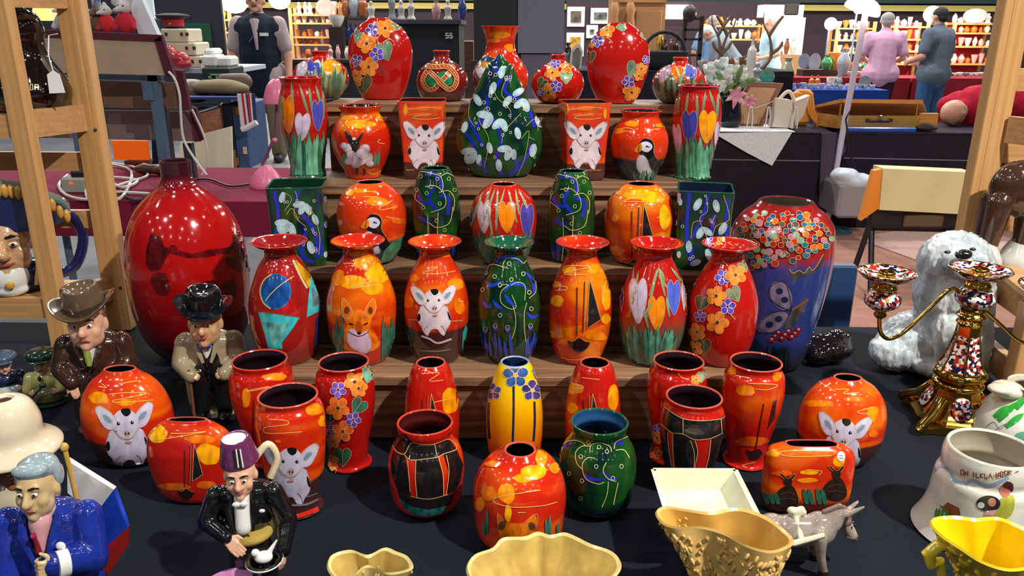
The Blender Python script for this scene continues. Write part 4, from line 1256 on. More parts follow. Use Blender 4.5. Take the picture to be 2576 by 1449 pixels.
o = pot('waisted_vase', 'tall waisted red vase with raised pansies and green leaves, left of the lowest step', 'vase', 869, 911, 878, 1192, TT, WA(911, 1192, 74, 64), redg, G_T, rimc=RP)
P = Paint(o, 872, 1030)
c4 = lambda x, y: (580 + x / 3.083, 860 + y / 3.083)
for x, y, r, rt, c in ((1070, 260, 20, .2, S(90, 170, 140)), (1040, 200, 14, 2.2, S(90, 170, 140)), (990, 500, 24, .6, S(54, 110, 90)), (870, 890, 25, 0, S(44, 90, 64)), (775, 590, 16, .2, S(46, 84, 64))):
 ivy(P, *c4(x, y), r, rt, c)
for x, y, r, c in ((960, 310, 26, ORF), (990, 360, 22, ORF), (835, 370, 20, S(110, 76, 180)), (835, 510, 28, S(232, 104, 12)), (950, 600, 19, S(96, 60, 160)), (870, 690, 26, S(226, 96, 12)), (770, 680, 14, S(90, 56, 150)), (800, 770, 17, ORF), (790, 930, 19, S(232, 110, 10)), (790, 985, 12, ORF)):
 pansy(P, *c4(x, y), r, c, x * .02)

for cx, yr, cxb, yb, w, side in ((1088, 913, 1086, 1160, 69, 0), (1494, 913, 1488, 1162, 69, 1)):
 o = pot('bullet_vase', ('orange bullet-shaped vase with a sail, left of the yellow vase', 'orange bullet-shaped vase with a sail, right of the yellow vase')[side], 'vase', cx, yr, cxb, yb, TT,
   [(yb, 50), (yb - 8, 54), (1090, 66), (1030, 69), (992, 65.5), (957, 58), (932, 50), (920, 44), (yr, 38)], sun2, G_T, rimc=RP)
 P = Paint(o, cx, 1010)
 blotches(P, [(1133, 1008, 20, 34, S(246, 152, 8))] if not side else [(1542, 1000, 15, 32, S(246, 150, 8)), (1446, 978, 22, 14, S(246, 150, 8)), (1440, 1026, 14, 14, S(240, 140, 10)), (1448, 1060, 18, 10, S(236, 120, 10))])
 scribble(P, *(([(1060, 940), (1105, 938), (1080, 958), (1115, 956)], [(1092, 1012), (1130, 1003)], [(1070, 930), (1090, 940)]) if not side else ([(1464, 950), (1508, 955)], [(1430, 960), (1470, 975), (1440, 978)], [(1530, 1000), (1544, 975)])))
 boat(P, cx - 12, 1062, .74)

yel = glaze('glaze_yellow_orange', [(0, S(250, 214, 0)), (.6, S(252, 206, 0)), (.9, S(250, 190, 0))], 4, foot=(S(222, 74, 6), .46, .34))
o = pot('bullet_vase', 'bright yellow vase shading to orange with dark blue long-stemmed flowers', 'vase', 1297, 911, 1292, 1168, TT, [(1168, 54), (1160, 58), (1105, 69), (1075, 71), (1035, 71), (990, 65), (950, 53), (921, 43), (911, 37)], yel, G_T, inn=INB, rimc=RB)
P = Paint(o, 1294, 1010)
for l in ([(1292, 962), (1292, 1040), (1290, 1112)], [(1344, 1010), (1345, 1060), (1342, 1110)], [(1230, 1012), (1229, 1060), (1232, 1104)]):
 P.line(l, 5.5, S(30, 34, 70)); P.done('flower_stem')
for x, y, r, c in ((1297, 944, 31, S(36, 74, 130)), (1338, 982, 26, S(50, 44, 110)), (1241, 985, 21, S(52, 44, 104)), (1349, 934, 12, S(46, 44, 100))):
 pansy(P, x, y, r, c, .9, S(236, 190, 20), 'blue_flower_motif')

o = pot('waisted_vase', 'tall waisted red vase with a green leaf at its rim, behind the black vase', 'vase', 1706, 908, 1688, 1176, TT, WA(908, 1176, 74, 64), redg, G_T, rimc=RP)
P = Paint(o, 1700, 990)
ivy(P, 1764, 948, 15, .1, S(120, 150, 130)); pansy(P, 1750, 955, 13, S(236, 120, 30)); pansy(P, 1654, 1100, 16, ORF); pansy(P, 1656, 1078, 13, PUR); pansy(P, 1650, 1140, 16, S(200, 60, 12))
scribble(P, [(1706, 938), (1716, 950), (1734, 955)], [(1665, 1010), (1664, 1025)])
o = pot('waisted_vase', 'tall waisted orange vase with boats at the right end of the lowest step', 'vase', 1904, 911, 1870, 1186, TT, WA(911, 1186, 76, 65), sun2, G_T, rimc=RP)
P = Paint(o, 1890, 1030)
blotches(P, [(1875, 982, 24, 13, S(240, 136, 10)), (1842, 932, 10, 12, S(242, 140, 10)), (1955, 948, 12, 14, S(240, 130, 10)), (1890, 1110, 40, 12, S(224, 96, 12))])
scribble(P, [(1850, 945), (1880, 950)], [(1885, 965), (1955, 968), (1930, 980), (1900, 978)], [(1900, 1162), (1868, 1170), (1880, 1176)])
P.line([(1921, 1015), (1900, 1130)], 3, S(70, 24, 20), smooth=0); P.poly([(1876, 1130), (1890, 1135), (1910, 1128), (1918, 1140), (1906, 1156), (1886, 1156)], S(44, 20, 22)); P.poly([(1945, 1010), (1953, 1005), (1948, 1050), (1930, 1080)], S(70, 24, 24)); P.done('sailing_boat_motif')

# pig globe, flat purse vases
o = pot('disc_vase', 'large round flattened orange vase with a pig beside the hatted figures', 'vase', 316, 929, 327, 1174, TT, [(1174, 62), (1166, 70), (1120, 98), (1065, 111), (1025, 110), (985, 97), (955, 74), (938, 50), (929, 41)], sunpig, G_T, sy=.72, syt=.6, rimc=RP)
P = Paint(o, 326, 1050)
blotches(P, [(248, 1000, 26, 16, S(246, 150, 10)), (318, 1012, 26, 9, S(244, 140, 10))])
scribble(P, [(256, 965), (268, 975), (248, 972)], [(300, 966), (345, 958)], zed(330, 1000, 110, 24), w=1.8)
pig(P, 316, 1066, 1.32, -.08, blue=True)

o = pot('purse_vase', 'flat oval orange vase with a boat and yellow sun behind the fez figure', 'vase', 494, 1057, 477, 1267, TT, [(1267, 62), (1258, 72), (1220, 96), (1170, 109), (1125, 110), (1090, 99), (1070, 76), (1061, 61), (1057, 53)], sun2, G_T, sy=.46, syt=.26, rimc=RP)
P = Paint(o, 476, 1160)
blotches(P, [(395, 1090, 26, 22, S(250, 176, 6)), (525, 1142, 28, 28, S(248, 160, 8)), (505, 1105, 36, 10, S(236, 110, 12)), (440, 1224, 40, 10, S(226, 100, 12)), (520, 1220, 26, 10, S(226, 100, 12))])
scribble(P, [(388, 1108), (440, 1100), (518, 1086), (470, 1090), (430, 1090)], w=1.8)
boat(P, 480, 1190, .76)

o = pot('waisted_vase', 'tall waisted orange vase with a pig, front of the left group', 'vase', 732, 995, 745, 1310, TT, WA(995, 1310, 86, 75), sunpig, G_T, rimc=RP)
P = Paint(o, 738, 1150)
blotches(P, [(790, 1030, 22, 14, S(240, 134, 10)), (812, 1060, 12, 14, S(244, 150, 10)), (700, 1110, 8, 4, S(230, 100, 12))])
scribble(P, [(676, 1055), (720, 1058), (722, 1068), (668, 1075), (676, 1090), (760, 1086)], w=1.6)
pig(P, 730, 1162, 1.28, .03, blue=True)
P.line([(700, 1292), (740, 1300), (800, 1280)], 12, S(190, 34, 20)); P.done('red_foot_band'); P.line([(735, 1270), (770, 1268), (800, 1255)], 5, S(130, 130, 140)); P.line([(770, 1250), (798, 1240)], 3, S(110, 110, 120)); P.done('brush_lines')

# black and red round jar
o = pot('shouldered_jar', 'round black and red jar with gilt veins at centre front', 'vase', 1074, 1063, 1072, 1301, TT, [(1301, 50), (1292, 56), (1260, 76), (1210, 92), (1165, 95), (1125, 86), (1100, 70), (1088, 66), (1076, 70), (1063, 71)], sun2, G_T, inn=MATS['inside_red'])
P = Paint(o, 1072, 1180)
c4p = lambda pts: [c4(*p) for p in pts]
bands = [[(1270, 735), (1345, 700), (1410, 780), (1350, 870), (1290, 850), (1260, 790)], [(1410, 780), (1500, 795), (1580, 790), (1600, 890), (1500, 910), (1400, 915), (1350, 880)], [(1580, 790), (1690, 755), (1750, 830), (1650, 870), (1600, 890)],
  [(1265, 840), (1350, 880), (1375, 1000), (1390, 1140), (1400, 1195), (1300, 1160), (1250, 1020), (1245, 920)], [(1440, 920), (1600, 890), (1640, 1000), (1650, 1190), (1540, 1215), (1450, 1210), (1440, 1080)], [(1650, 870), (1750, 835), (1800, 950), (1780, 1080), (1740, 1160), (1670, 1180), (1690, 1010)]]
for b in bands:
 P.poly(c4p(b), S(24, 20, 20), var=.3); P.done('black_panel')
P.poly(c4p([(1300, 1160), (1400, 1200), (1540, 1220), (1660, 1190), (1740, 1165), (1700, 1260), (1540, 1300), (1380, 1280), (1320, 1230)]), S(26, 20, 20)); P.done('black_panel')
P.poly(c4p([(1310, 1210), (1400, 1275), (1540, 1300), (1690, 1265), (1640, 1325), (1540, 1350), (1430, 1340), (1360, 1300)]), S(30, 96, 90), var=.5); P.done('teal_foot_band')
for l in ([(1255, 790), (1290, 850), (1350, 870), (1385, 810), (1410, 780), (1500, 795), (1580, 790), (1690, 755), (1750, 830), (1650, 870), (1600, 895), (1500, 910), (1400, 915), (1350, 875)], [(1375, 910), (1385, 1020), (1395, 1160)], [(1440, 920), (1435, 1060), (1450, 1210)], [(1610, 895), (1645, 1030), (1650, 1190)], [(1670, 880), (1690, 1000), (1670, 1180)], [(1400, 1195), (1540, 1215), (1680, 1180)], [(1580, 790), (1600, 890)]):
 P.line(c4p(l), 1.7, S(206, 170, 110), smooth=4)
P.done('gilt_lines')

# fox globe
o = pot('globe_vase', 'orange globe vase with a fox peeping up, foremost on the cloth', 'vase', 1308, 1132, 1306, 1392, TT, [(1392, 66), (1382, 74), (1340, 98), (1290, 113), (1235, 117), (1195, 108), (1160, 82), (1142, 52), (1132, 41)], sun, G_T, rimc=RP)
P = Paint(o, 1306, 1250)
c5 = lambda x, y: (1160 + x / 3.083, 860 + y / 3.083)
blotches(P, [(*c5(560, 1010), 36, 20, S(250, 170, 8)), (*c5(480, 1060), 24, 12, S(248, 160, 8)), (*c5(620, 900), 16, 24, S(248, 160, 8)), (*c5(220, 1180), 20, 18, S(240, 120, 12)), (*c5(350, 1170), 22, 26, S(244, 140, 10)), (*c5(150, 1260), 12, 18, S(240, 120, 12)), (*c5(365, 1330), 9, 22, S(250, 176, 8)), (*c5(250, 950), 20, 8, S(240, 120, 12)), (*c5(720, 980), 14, 14, S(246, 150, 10))])
scribble(P, [c5(*p) for p in ((500, 1160), (610, 1150), (300, 1200), (260, 1240), (400, 1280), (620, 1270), (740, 1240))], [c5(440, 1322), c5(500, 1320)], w=1.8)
for a in ((205, 1480, 205, 1290), (680, 1500, 685, 1340), (660, 1500, 655, 1370), (740, 1480, 750, 1400), (180, 1500, 180, 1390)):
 P.leaf(*c5(*a[:2]), *c5(*a[2:]), 9, S(84, 140, 120), col2=S(50, 100, 96))
P.done('grass_blades')
P.poly([c5(*p) for p in ((285, 1320), (330, 1390), (400, 1400), (480, 1400), (560, 1330), (590, 1400), (560, 1480), (540, 1560), (420, 1600), (320, 1560), (290, 1450))], S(216, 110, 14), var=.4, smooth=2)
for e in ([(290, 1330), (340, 1400), (320, 1450), (290, 1420)], [(580, 1330), (590, 1400), (550, 1440), (500, 1410)]):
 P.line([c5(*p) for p in e], 1.4, S(200, 150, 110), closed=True)
P.ell(*c5(320, 1420), 9, 12, S(90, 60, 36), rot=.5); P.ell(*c5(548, 1425), 8, 11, S(90, 60, 36), rot=-.5)
P.done('fox_motif')

# green swirl jar
o = pot('shouldered_jar', 'round bottle green jar with gilt swirls behind the cream bowls', 'vase', 1504, 1061, 1502, 1299, TT, [(1299, 52), (1290, 58), (1258, 78), (1208, 94), (1163, 97), (1123, 88), (1098, 72), (1086, 66), (1074, 71), (1061, 73)], greend, G_T, inn=glaze('inside_blue_band', [(0, S(30, 70, 110)), (1, S(36, 80, 124))], 3, foot=(S(8, 10, 24), .62, .12)), rimc=RG)
P = Paint(o, 1502, 1180)
for l in ([(770, 860), (800, 810), (870, 780)], [(960, 1020), (1000, 1060), (1110, 1070)], [(1200, 800), (1260, 770)], [(1110, 1000), (1150, 1060), (1220, 1060)]):
 P.line([c5(*p) for p in l], 13, S(30, 40, 150), taper=True); P.done('blue_brush_stroke')
scribble(P, *[[c5(*p) for p in l] for l in ([(770, 880), (790, 800), (860, 765), (930, 775), (965, 805)], [(1040, 905), (980, 900), (940, 960), (970, 1060), (1060, 1100), (1110, 1085)], [(1005, 810), (940, 810), (890, 860), (900, 940), (940, 985)], [(1000, 860), (1010, 800), (1080, 780), (1150, 810), (1165, 850)], [(1125, 935), (1100, 1000), (1140, 1060), (1200, 1080)], [(1185, 830), (1200, 770), (1290, 735)], [(1195, 840), (1260, 840), (1300, 900)], [(1140, 1080), (1130, 1180), (1090, 1280)], [(1215, 1090), (1190, 1200), (1180, 1260)])], w=2.0, col=S(206, 196, 120), name='gilt_swirls')
for x, y in ((990, 780), (1070, 815), (1130, 850), (930, 890), (1048, 965), (1240, 965), (1175, 1055), (840, 1020), (940, 1075), (930, 1210)):
 P.ring(*c5(x, y), 4.5, 1.7, S(196, 196, 150))
P.done('ring_dots')

# black panelled waisted vase
o = pot('waisted_vase', 'waisted vase with black panels and red streaks, front of the right group', 'vase', 1749, 998, 1722, 1257, TT, [(1257, 58), (1248, 60), (1230, 56), (1190, 58), (1140, 68), (1085, 78), (1050, 80), (1028, 76), (1012, 68), (998, 71)], sun2, G_T, rimc=RP)
P = Paint(o, 1738, 1120)
c6 = lambda x, y: (1560 + x / 3.083, 860 + y / 3.083)
for b, nm in (([(345, 505), (400, 540), (490, 590), (490, 710), (400, 700), (320, 630)], 0), ([(490, 600), (620, 610), (775, 595), (785, 710), (700, 745), (580, 755), (490, 715)], 0), ([(775, 590), (808, 570), (820, 690), (785, 710)], 0), ([(310, 640), (372, 690), (385, 850), (415, 1030), (340, 990)], 0), ([(412, 705), (490, 720), (580, 760), (600, 850), (575, 1060), (440, 1040), (415, 860)], 0), ([(705, 750), (800, 705), (790, 880), (720, 1040), (640, 1065), (690, 900)], 0), ([(350, 1020), (440, 1045), (580, 1075), (715, 1040), (700, 1120), (560, 1150), (370, 1100)], 0)):
 P.poly([c6(*p) for p in b], S(28, 26, 28), var=.4); P.done('black_panel')
P.poly([c6(*p) for p in ((350, 1080), (430, 1130), (560, 1150), (700, 1110), (690, 1230), (540, 1270), (400, 1250), (340, 1200))], S(36, 110, 108), var=.7); P.done('teal_foot_band')
for l in ([(345, 505), (400, 545), (490, 595), (620, 612), (775, 597), (808, 572)], [(320, 635), (400, 700), (490, 712), (580, 755), (700, 745), (790, 705)], [(490, 595), (490, 715)], [(372, 700), (385, 850), (420, 1030)], [(412, 710), (415, 860), (425, 1030)], [(580, 760), (600, 850), (580, 960), (575, 1070)], [(545, 760), (575, 860), (570, 1000)], [(700, 750), (685, 880), (660, 980), (640, 1065)], [(775, 597), (785, 710)], [(365, 1035), (480, 1060), (580, 1075), (715, 1040)]):
 P.line([c6(*p) for p in l], 1.7, S(196, 166, 110))
P.done('gilt_lines')

# pig globe on the right
o = pot('disc_vase', 'large round flattened orange vase with a pig beside the candelabrum', 'vase', 2126, 951, 2106, 1177, TT, [(1177, 62), (1168, 70), (1125, 95), (1075, 107), (1035, 106), (1000, 94), (972, 70), (958, 46), (951, 36)], sunpig, G_T, sy=.75, syt=.7, rimc=RP)
P = Paint(o, 2112, 1060)
blotches(P, [(2060, 1015, 36, 9, S(240, 136, 10)), (2150, 1004, 32, 7, S(238, 120, 12)), (2195, 1040, 14, 20, S(246, 150, 10)), (2195, 1090, 12, 10, S(236, 110, 12))])
scribble(P, [(2060, 960), (2100, 985)], [(2100, 980), (2135, 980), (2122, 990), (2160, 988)], [(2170, 1030), (2200, 1024), (2155, 1036), (2185, 1042)], w=1.6)
pig(P, 2122, 1088, 1.22, .12, blue=True)

# rectangular purse with two dark rabbits
o = pot('purse_vase', 'flat squarish orange vase with two dark hares and a white price sticker', 'vase', 2040, 1117, 2020, 1294, TT, [(1294, 98), (1286, 102), (1240, 108), (1190, 110), (1150, 109), (1132, 103), (1123, 86), (1117, 68)], glaze('glaze_sunset_hares', [(0, S(188, 26, 12)), (.46, S(206, 44, 12)), (.6, S(230, 104, 10)), (.76, S(248, 156, 8))], 6.5, foot=(S(70, 24, 18), .18, .06)), G_T, sy=.36, syt=.28, power=3.4, rimc=RP)
P = Paint(o, 2025, 1210)
blotches(P, [(1945, 1140, 18, 10, S(250, 160, 8)), (2110, 1160, 16, 14, S(250, 160, 8)), (2035, 1188, 24, 7, S(250, 166, 8)), (2030, 1208, 26, 7, S(246, 140, 8)), (2070, 1140, 40, 9, S(232, 96, 12)), (1970, 1190, 26, 8, S(226, 84, 12))])
scribble(P, [c6(*p) for p in ((1490, 845), (1260, 850), (1260, 880), (1400, 890), (1640, 880))], [c6(*p) for p in ((1440, 990), (1560, 1000), (1540, 1030))], w=1.6)
for hx, hy in ((1300, 1060), (1675, 1000)):
 h = lambda pts: [c6(hx + x, hy + y) for x, y in pts]
 P.poly(h([(-30, 60), (30, 50), (70, 110), (80, 190), (30, 230), (-60, 220), (-110, 170), (-80, 100)]), S(40, 28, 20), var=.4, smooth=2)
 P.poly(h([(-30, -10), (30, -15), (30, 40), (0, 66), (-26, 40)]), S(44, 30, 22), smooth=2)
 P.poly(h([(-26, 0), (-62, -36), (-44, -40), (-10, -10)]), S(44, 30, 22), smooth=2); P.poly(h([(12, -8), (54, -44), (56, -24), (30, 8)]), S(44, 30, 22), smooth=2)
 P.line(h([(-26, 0), (-62, -36), (-44, -40), (-10, -10), (12, -8), (54, -44), (56, -24), (30, 8)]), 1.2, S(196, 140, 90)); P.line(h([(-60, 120), (0, 100), (60, 120)]), 1, S(120, 70, 40)); P.line(h([(-70, 160), (0, 150), (60, 165)]), 1, S(120, 70, 40))
 P.done('hare_motif')
for x in (1130, 1170, 1210, 1430, 1470, 1530, 1570):
 P.leaf(*c6(x + 20, 1255), *c6(x - 10, 1160 if x < 1300 else 1130), 14, S(40, 100, 80))
P.done('grass_blades')
P.ell(*c6(1712, 888), 10, 12, S(222, 222, 230), var=0); P.done('price_sticker')
P.line([c6(1694, 880), c6(1728, 884)], 1.4, S(90, 90, 100), smooth=0); P.line([c6(1696, 898), c6(1726, 902)], 1.4, S(90, 90, 100), smooth=0); P.done('sticker_lettering')

# big flambe bottle
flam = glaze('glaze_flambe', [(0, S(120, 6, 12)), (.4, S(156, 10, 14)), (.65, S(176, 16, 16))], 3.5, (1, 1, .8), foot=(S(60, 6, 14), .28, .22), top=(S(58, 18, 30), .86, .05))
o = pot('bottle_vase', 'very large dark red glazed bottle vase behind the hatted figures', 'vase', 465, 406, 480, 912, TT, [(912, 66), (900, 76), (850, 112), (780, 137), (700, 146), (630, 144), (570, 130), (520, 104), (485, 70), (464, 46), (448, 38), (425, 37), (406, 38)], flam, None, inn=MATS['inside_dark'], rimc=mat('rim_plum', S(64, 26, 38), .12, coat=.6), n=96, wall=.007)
P = Paint(o, 485, 640)
c7 = lambda x, y: (x / 2.899, 400 + y / 2.899)
for b in (((1090, 560), (1130, 545), (1180, 580), (1200, 640), (1290, 660), (1400, 690), (1520, 660), (1680, 640), (1690, 570), (1740, 520), (1790, 560), (1820, 650), (1780, 700), (1650, 690), (1500, 720), (1350, 720), (1230, 690), (1180, 800), (1100, 820), (1060, 740)),
  ((1440, 920), (1560, 880), (1600, 930), (1700, 870), (1720, 1000), (1560, 1010), (1450, 990)), ((1100, 850), (1200, 830), (1250, 960), (1180, 1000), (1120, 950)), ((1240, 630), (1280, 630), (1300, 670), (1240, 680)), ((1640, 720), (1800, 700), (1820, 820), (1700, 800))):
 P.poly([c7(*p) for p in b], S(84, 10, 16), edge=S(110, 10, 16), var=.5, smooth=2); P.done('shadowy_landscape_motif')

# tall blue vase with blossom shoulder
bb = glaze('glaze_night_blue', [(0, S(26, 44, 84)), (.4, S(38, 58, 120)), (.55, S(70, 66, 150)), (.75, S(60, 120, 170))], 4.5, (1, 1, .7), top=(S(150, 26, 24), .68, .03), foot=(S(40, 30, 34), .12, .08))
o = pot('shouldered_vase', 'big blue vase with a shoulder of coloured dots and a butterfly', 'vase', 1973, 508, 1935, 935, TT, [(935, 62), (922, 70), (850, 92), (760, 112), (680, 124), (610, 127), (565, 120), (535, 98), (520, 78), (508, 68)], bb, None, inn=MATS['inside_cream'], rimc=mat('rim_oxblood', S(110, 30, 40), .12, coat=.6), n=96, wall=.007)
P = Paint(o, 1960, 680)
rr = random.Random(5)
dots = [S(176, 30, 24), S(34, 110, 136), S(214, 110, 20), S(120, 170, 140), S(60, 60, 90), S(180, 120, 150), S(40, 90, 140), S(196, 50, 26), S(90, 80, 70)]
k = 0
for row in range(11):
 y = 540 + row * 13
 y_ = y
 for i in range(13):
  y = y_
  x = 1852 + i * 19 + (9 if row % 2 else 0) + rr.uniform(-6, 6)
  if y > 560 + (x - 1830) * .45 + 70 and x < 1960 and rr.random() < .0:
   continue
  if y > 700 - (x - 1840) * .32 + rr.uniform(-14, 20):
   continue
  if abs(x - 1965) > 60 + (y - 530) * 1.2 or y < 536 + abs(x - 1970) * .03:
   continue
  c = dots[rr.randrange(len(dots))]
  rd = rr.uniform(.75, 1.15)
  y = y + rr.uniform(-5, 5)
  P.ell(x, y, 8 * rd, 7 * rd, c, n=12, edge=tuple(a * .75 for a in c[:3]) + (1,))
  P.line([(x + 8.5 * rd * cos(t), y + 7.5 * rd * sin(t)) for t in [2 * pi * q / 10 for q in range(10)]], 1.1, S(214, 176, 120), smooth=0, closed=True)
P.done('blossom_dots', True)
c8 = lambda x, y: (1820 + x / 3.15, 420 + y / 3.15)
P.poly([c8(*p) for p in ((520, 805), (550, 840), (600, 820), (640, 840), (680, 790), (700, 820), (740, 780), (790, 690), (800, 740), (760, 800), (700, 850), (640, 860), (580, 900), (530, 870))], S(62, 58, 56), var=.3); P.line([c8(*p) for p in ((520, 805), (550, 840), (600, 820), (640, 840), (680, 790), (700, 820), (740, 780), (790, 690))], 1.4); P.done('bat_motif')
P.ell(*c8(455, 1020), 26, 38, S(128, 112, 140), rot=-.4, var=.3); P.ell(*c8(390, 1230), 42, 22, S(128, 112, 140), rot=-.45, var=.3)
for x, y in ((443, 985), (485, 1052), (437, 1203), (365, 1248)):
 P.ell(*c8(x, y), 9, 8, S(30, 40, 70))
P.line([c8(*p) for p in ((540, 1120), (500, 930), (430, 910), (370, 960), (380, 1050), (480, 1120), (540, 1130), (400, 1150), (290, 1230), (300, 1290), (400, 1310), (480, 1240), (540, 1130))], 1.6, S(50, 40, 60)); P.done('butterfly_motif')
P.poly([c8(*p) for p in ((540, 1130), (670, 1045), (660, 1090), (620, 1150), (560, 1260), (480, 1290), (500, 1200))], S(76, 70, 72), var=.4); P.line([c8(540, 1135), c8(668, 1050)], 5, S(150, 80, 30), smooth=0); P.done('branch_motif')
for i in range(9):
 P.ell(*c8(380 + i * 26 + (i % 2) * 8, 1370 - (i % 3) * 24 - i * 4), 9, 7, S(130, 24, 30)); P.ell(*c8(384 + i * 26, 1362 - (i % 3) * 24 - i * 4), 3.4, 3, S(196, 160, 170))
P.done('berry_dots', True)
grass(P, 1890, 1985, 860, 928, 10, 9, 41, [S(30, 60, 50), S(44, 84, 66)], 6)

# ================================================================== glazed figures and jugs on the cloth
def gl(name, r, g, b, rough=0.14, var=0.18, **k):
 return mat('china_' + name, S(r, g, b), rough, coat=0.5, var=var, vscale=30, **k)

FLESH = gl('flesh', 222, 172, 142, var=.12)
FLESH2 = gl('flesh_tan', 206, 160, 118, var=.14)
FLESHB = gl('flesh_brown', 150, 96, 62)
BROWNC, TANC, BLACKC, WHITEC = gl('brown', 58, 36, 28), gl('tan', 156, 142, 112), gl('black', 18, 19, 22), gl('white', 226, 226, 220, var=.06)
HATB, GREENC, CREAMC = gl('hat_brown', 96, 78, 58), gl('green', 26, 62, 48), gl('cream', 222, 208, 178, var=.08)
NAVYC, GOLDC, BLUEC = gl('navy', 24, 34, 84), gl('gold', 206, 158, 70), gl('blue', 30, 50, 150, var=.35)
LIPS, EYEW, DARK = gl('lips', 176, 92, 84), gl('eye_white', 230, 226, 214, var=0), gl('dark_line', 40, 28, 26, var=0)

def hand(p, d, n, L, curl=0.5, side=1):
 """Palm, four fingers with knuckle bends and a thumb leaving the side of the palm."""
 p, d, n = V(p), V(d).normalized(), V(n).normalized()
 x = d.cross(n).normalized() * side
 pr = []
 for k in (-1.5, -.5, .5, 1.5):
  pr.append(cap(p + x * k * .07 * L, p + d * .46 * L + x * k * .115 * L, .10 * L, .085 * L, 8))
 for k, ln in ((-1.5, .34), (-.5, .43), (.5, .46), (1.5, .40)):
  q = p + d * .47 * L + x * k * .125 * L
  dd = d.copy()
  for j, f in enumerate((.45, .32, .25)):
   a = curl * (0.55 + .5 * j)
   dd = (d * cos(a) - n * sin(a)).normalized()
   e = q + dd * ln * L * f
   pr.append(cap(q, e, .062 * L * (1 - .1 * j), .056 * L * (1 - .1 * j), 8))
   q = e
 q = p + d * .14 * L + x * .16 * L
 e = q + (d * .55 + x * .75 - n * .15 * curl).normalized() * .22 * L
 pr += [cap(q, e, .085 * L, .07 * L, 8), cap(e, e + (d * .9 + x * .2 - n * .3 * curl).normalized() * .2 * L, .068 * L, .055 * L, 8)]
 return pr

def head(parent, c, s, yaw=0.0, pitch=0.0, skin=None, brow=None, lips=None, moust=None, ear=True, smile=0.0, vox=14, jaw=1.0, neck=True, eyes=True):
 """Head with brow, nose, cheeks, chin and ears; eyes, eyebrows and mouth are sub-parts."""
 skin = skin or FLESH
 M = Matrix.Translation(V(c)) @ Matrix.Rotation(yaw, 4, 'Z') @ Matrix.Rotation(pitch, 4, 'X')
 P_ = lambda x, y, z: M @ V((x * s, y * s, z * s))
 bl = lambda x, y, z, r: xf(ball((0, 0, 0), tuple(q * s for q in r)), Matrix.Translation(P_(x, y, z)) @ M.to_3x3().to_4x4())
 pr = [bl(0, .05, .2, (.74, .84, .80)), bl(0, -.2, -.42, (.58 * jaw, .56, .52)), bl(.38, -.46, -.2, (.27, .26, .28)), bl(-.38, -.46, -.2, (.27, .26, .28)),
  bl(0, -.6, -.74, (.24, .2, .2)), cap(P_(0, -.72, .2), P_(0, -.94, -.16), .10 * s, .16 * s), bl(.12, -.84, -.2, (.1, .1, .09)), bl(-.12, -.84, -.2, (.1, .1, .09)),
  cap(P_(-.36, -.68, .30), P_(.36, -.68, .30), .12 * s, .12 * s), bl(0, -.68, -.42, (.3, .14, .12))]
 if ear:
  pr += [bl(.74 * 1, .08, -.04, (.1, .2, .26)), bl(-.74, .08, -.04, (.1, .2, .26))]
 if neck:
  pr.append(cap(P_(0, .08, -.5), P_(0, .16, -1.15), .44 * s, .5 * s))
 h = blob('head', pr, s / vox, skin, parent, 4)
 if eyes:
  for k in (-1, 1):
   e = obj('eye', bl(k * .28, -.72, .12, (.13, .07, .075)), EYEW, h)
   obj('pupil', bl(k * .28, -.785, .115, (.055, .03, .055)), DARK, h)
   obj('eyebrow', tube([P_(k * .12, -.80, .33), P_(k * .3, -.79, .38), P_(k * .48, -.68, .32)], [.035 * s, .05 * s, .03 * s], 6), brow or DARK, h)
 obj('mouth', tube([P_(-.24, -.74, -.42 + smile * .1), P_(-.1, -.82, -.45), P_(.1, -.82, -.45), P_(.24, -.74, -.42 + smile * .1)], [.02 * s, .045 * s, .045 * s, .02 * s], 6), lips or LIPS, h)
 if moust:
  obj('moustache', join(tube([P_(0, -.88, -.3), P_(.16, -.84, -.32), P_(.34, -.7, -.42)], [.06 * s, .08 * s, .03 * s], 6), tube([P_(0, -.88, -.3), P_(-.16, -.84, -.32), P_(-.34, -.7, -.42)], [.06 * s, .08 * s, .03 * s], 6)), moust, h)
 return h, P_

def hat_mesh(r, h, brim, n=40, dent=.03, top=None):
 """Felt hat: curled brim and a crown with a pinched dent; origin at the centre of the brim."""
 top = top or r * .9
 pr = [(r * .9, -.004 * brim / .2), (brim * .9, 0), (brim, brim * .06), (brim * .96, brim * .10), (r * 1.08, brim * .05), (r, h * .12), (r * .98, h * .6), (top, h * .92), (top * .86, h), (top * .5, h * .86), (0.0003, h * .78)]
 g = lathe(crom(pr, 3), n)
 vs = []
 for v in g[0]:
  v = v.copy()
  if v.z > h * .55 and v.y < 0:
   v.x *= 1 - .18 * (v.z / h)
  v.z += .35 * (v.x * v.x) / brim * (1 if v.z < h * .4 else .3) + dent * 0
  vs.append(v)
 return vs, g[1]

def spot(cx, yb, ytop, z=None, r=0.03):
 z = TT if z is None else z
 F = on_z(cx, yb, z)
 yc = F.y + r
 return V((F.x, yc, z)), on_y(cx, ytop, yc).z - z

def lapel(H, pts, d=.006):
 """Thin raised panel following given 3-D points (closed outline, slightly thick)."""
 n = len(pts)
 a = [V(p) * H for p in pts]
 b = [q + V((0, d * H * 3, 0)) for q in a]
 return a + b, [tuple(range(n)), tuple(range(n, 2 * n))[::-1]] + [(i, (i + 1) % n, n + (i + 1) % n, n + i) for i in range(n)]

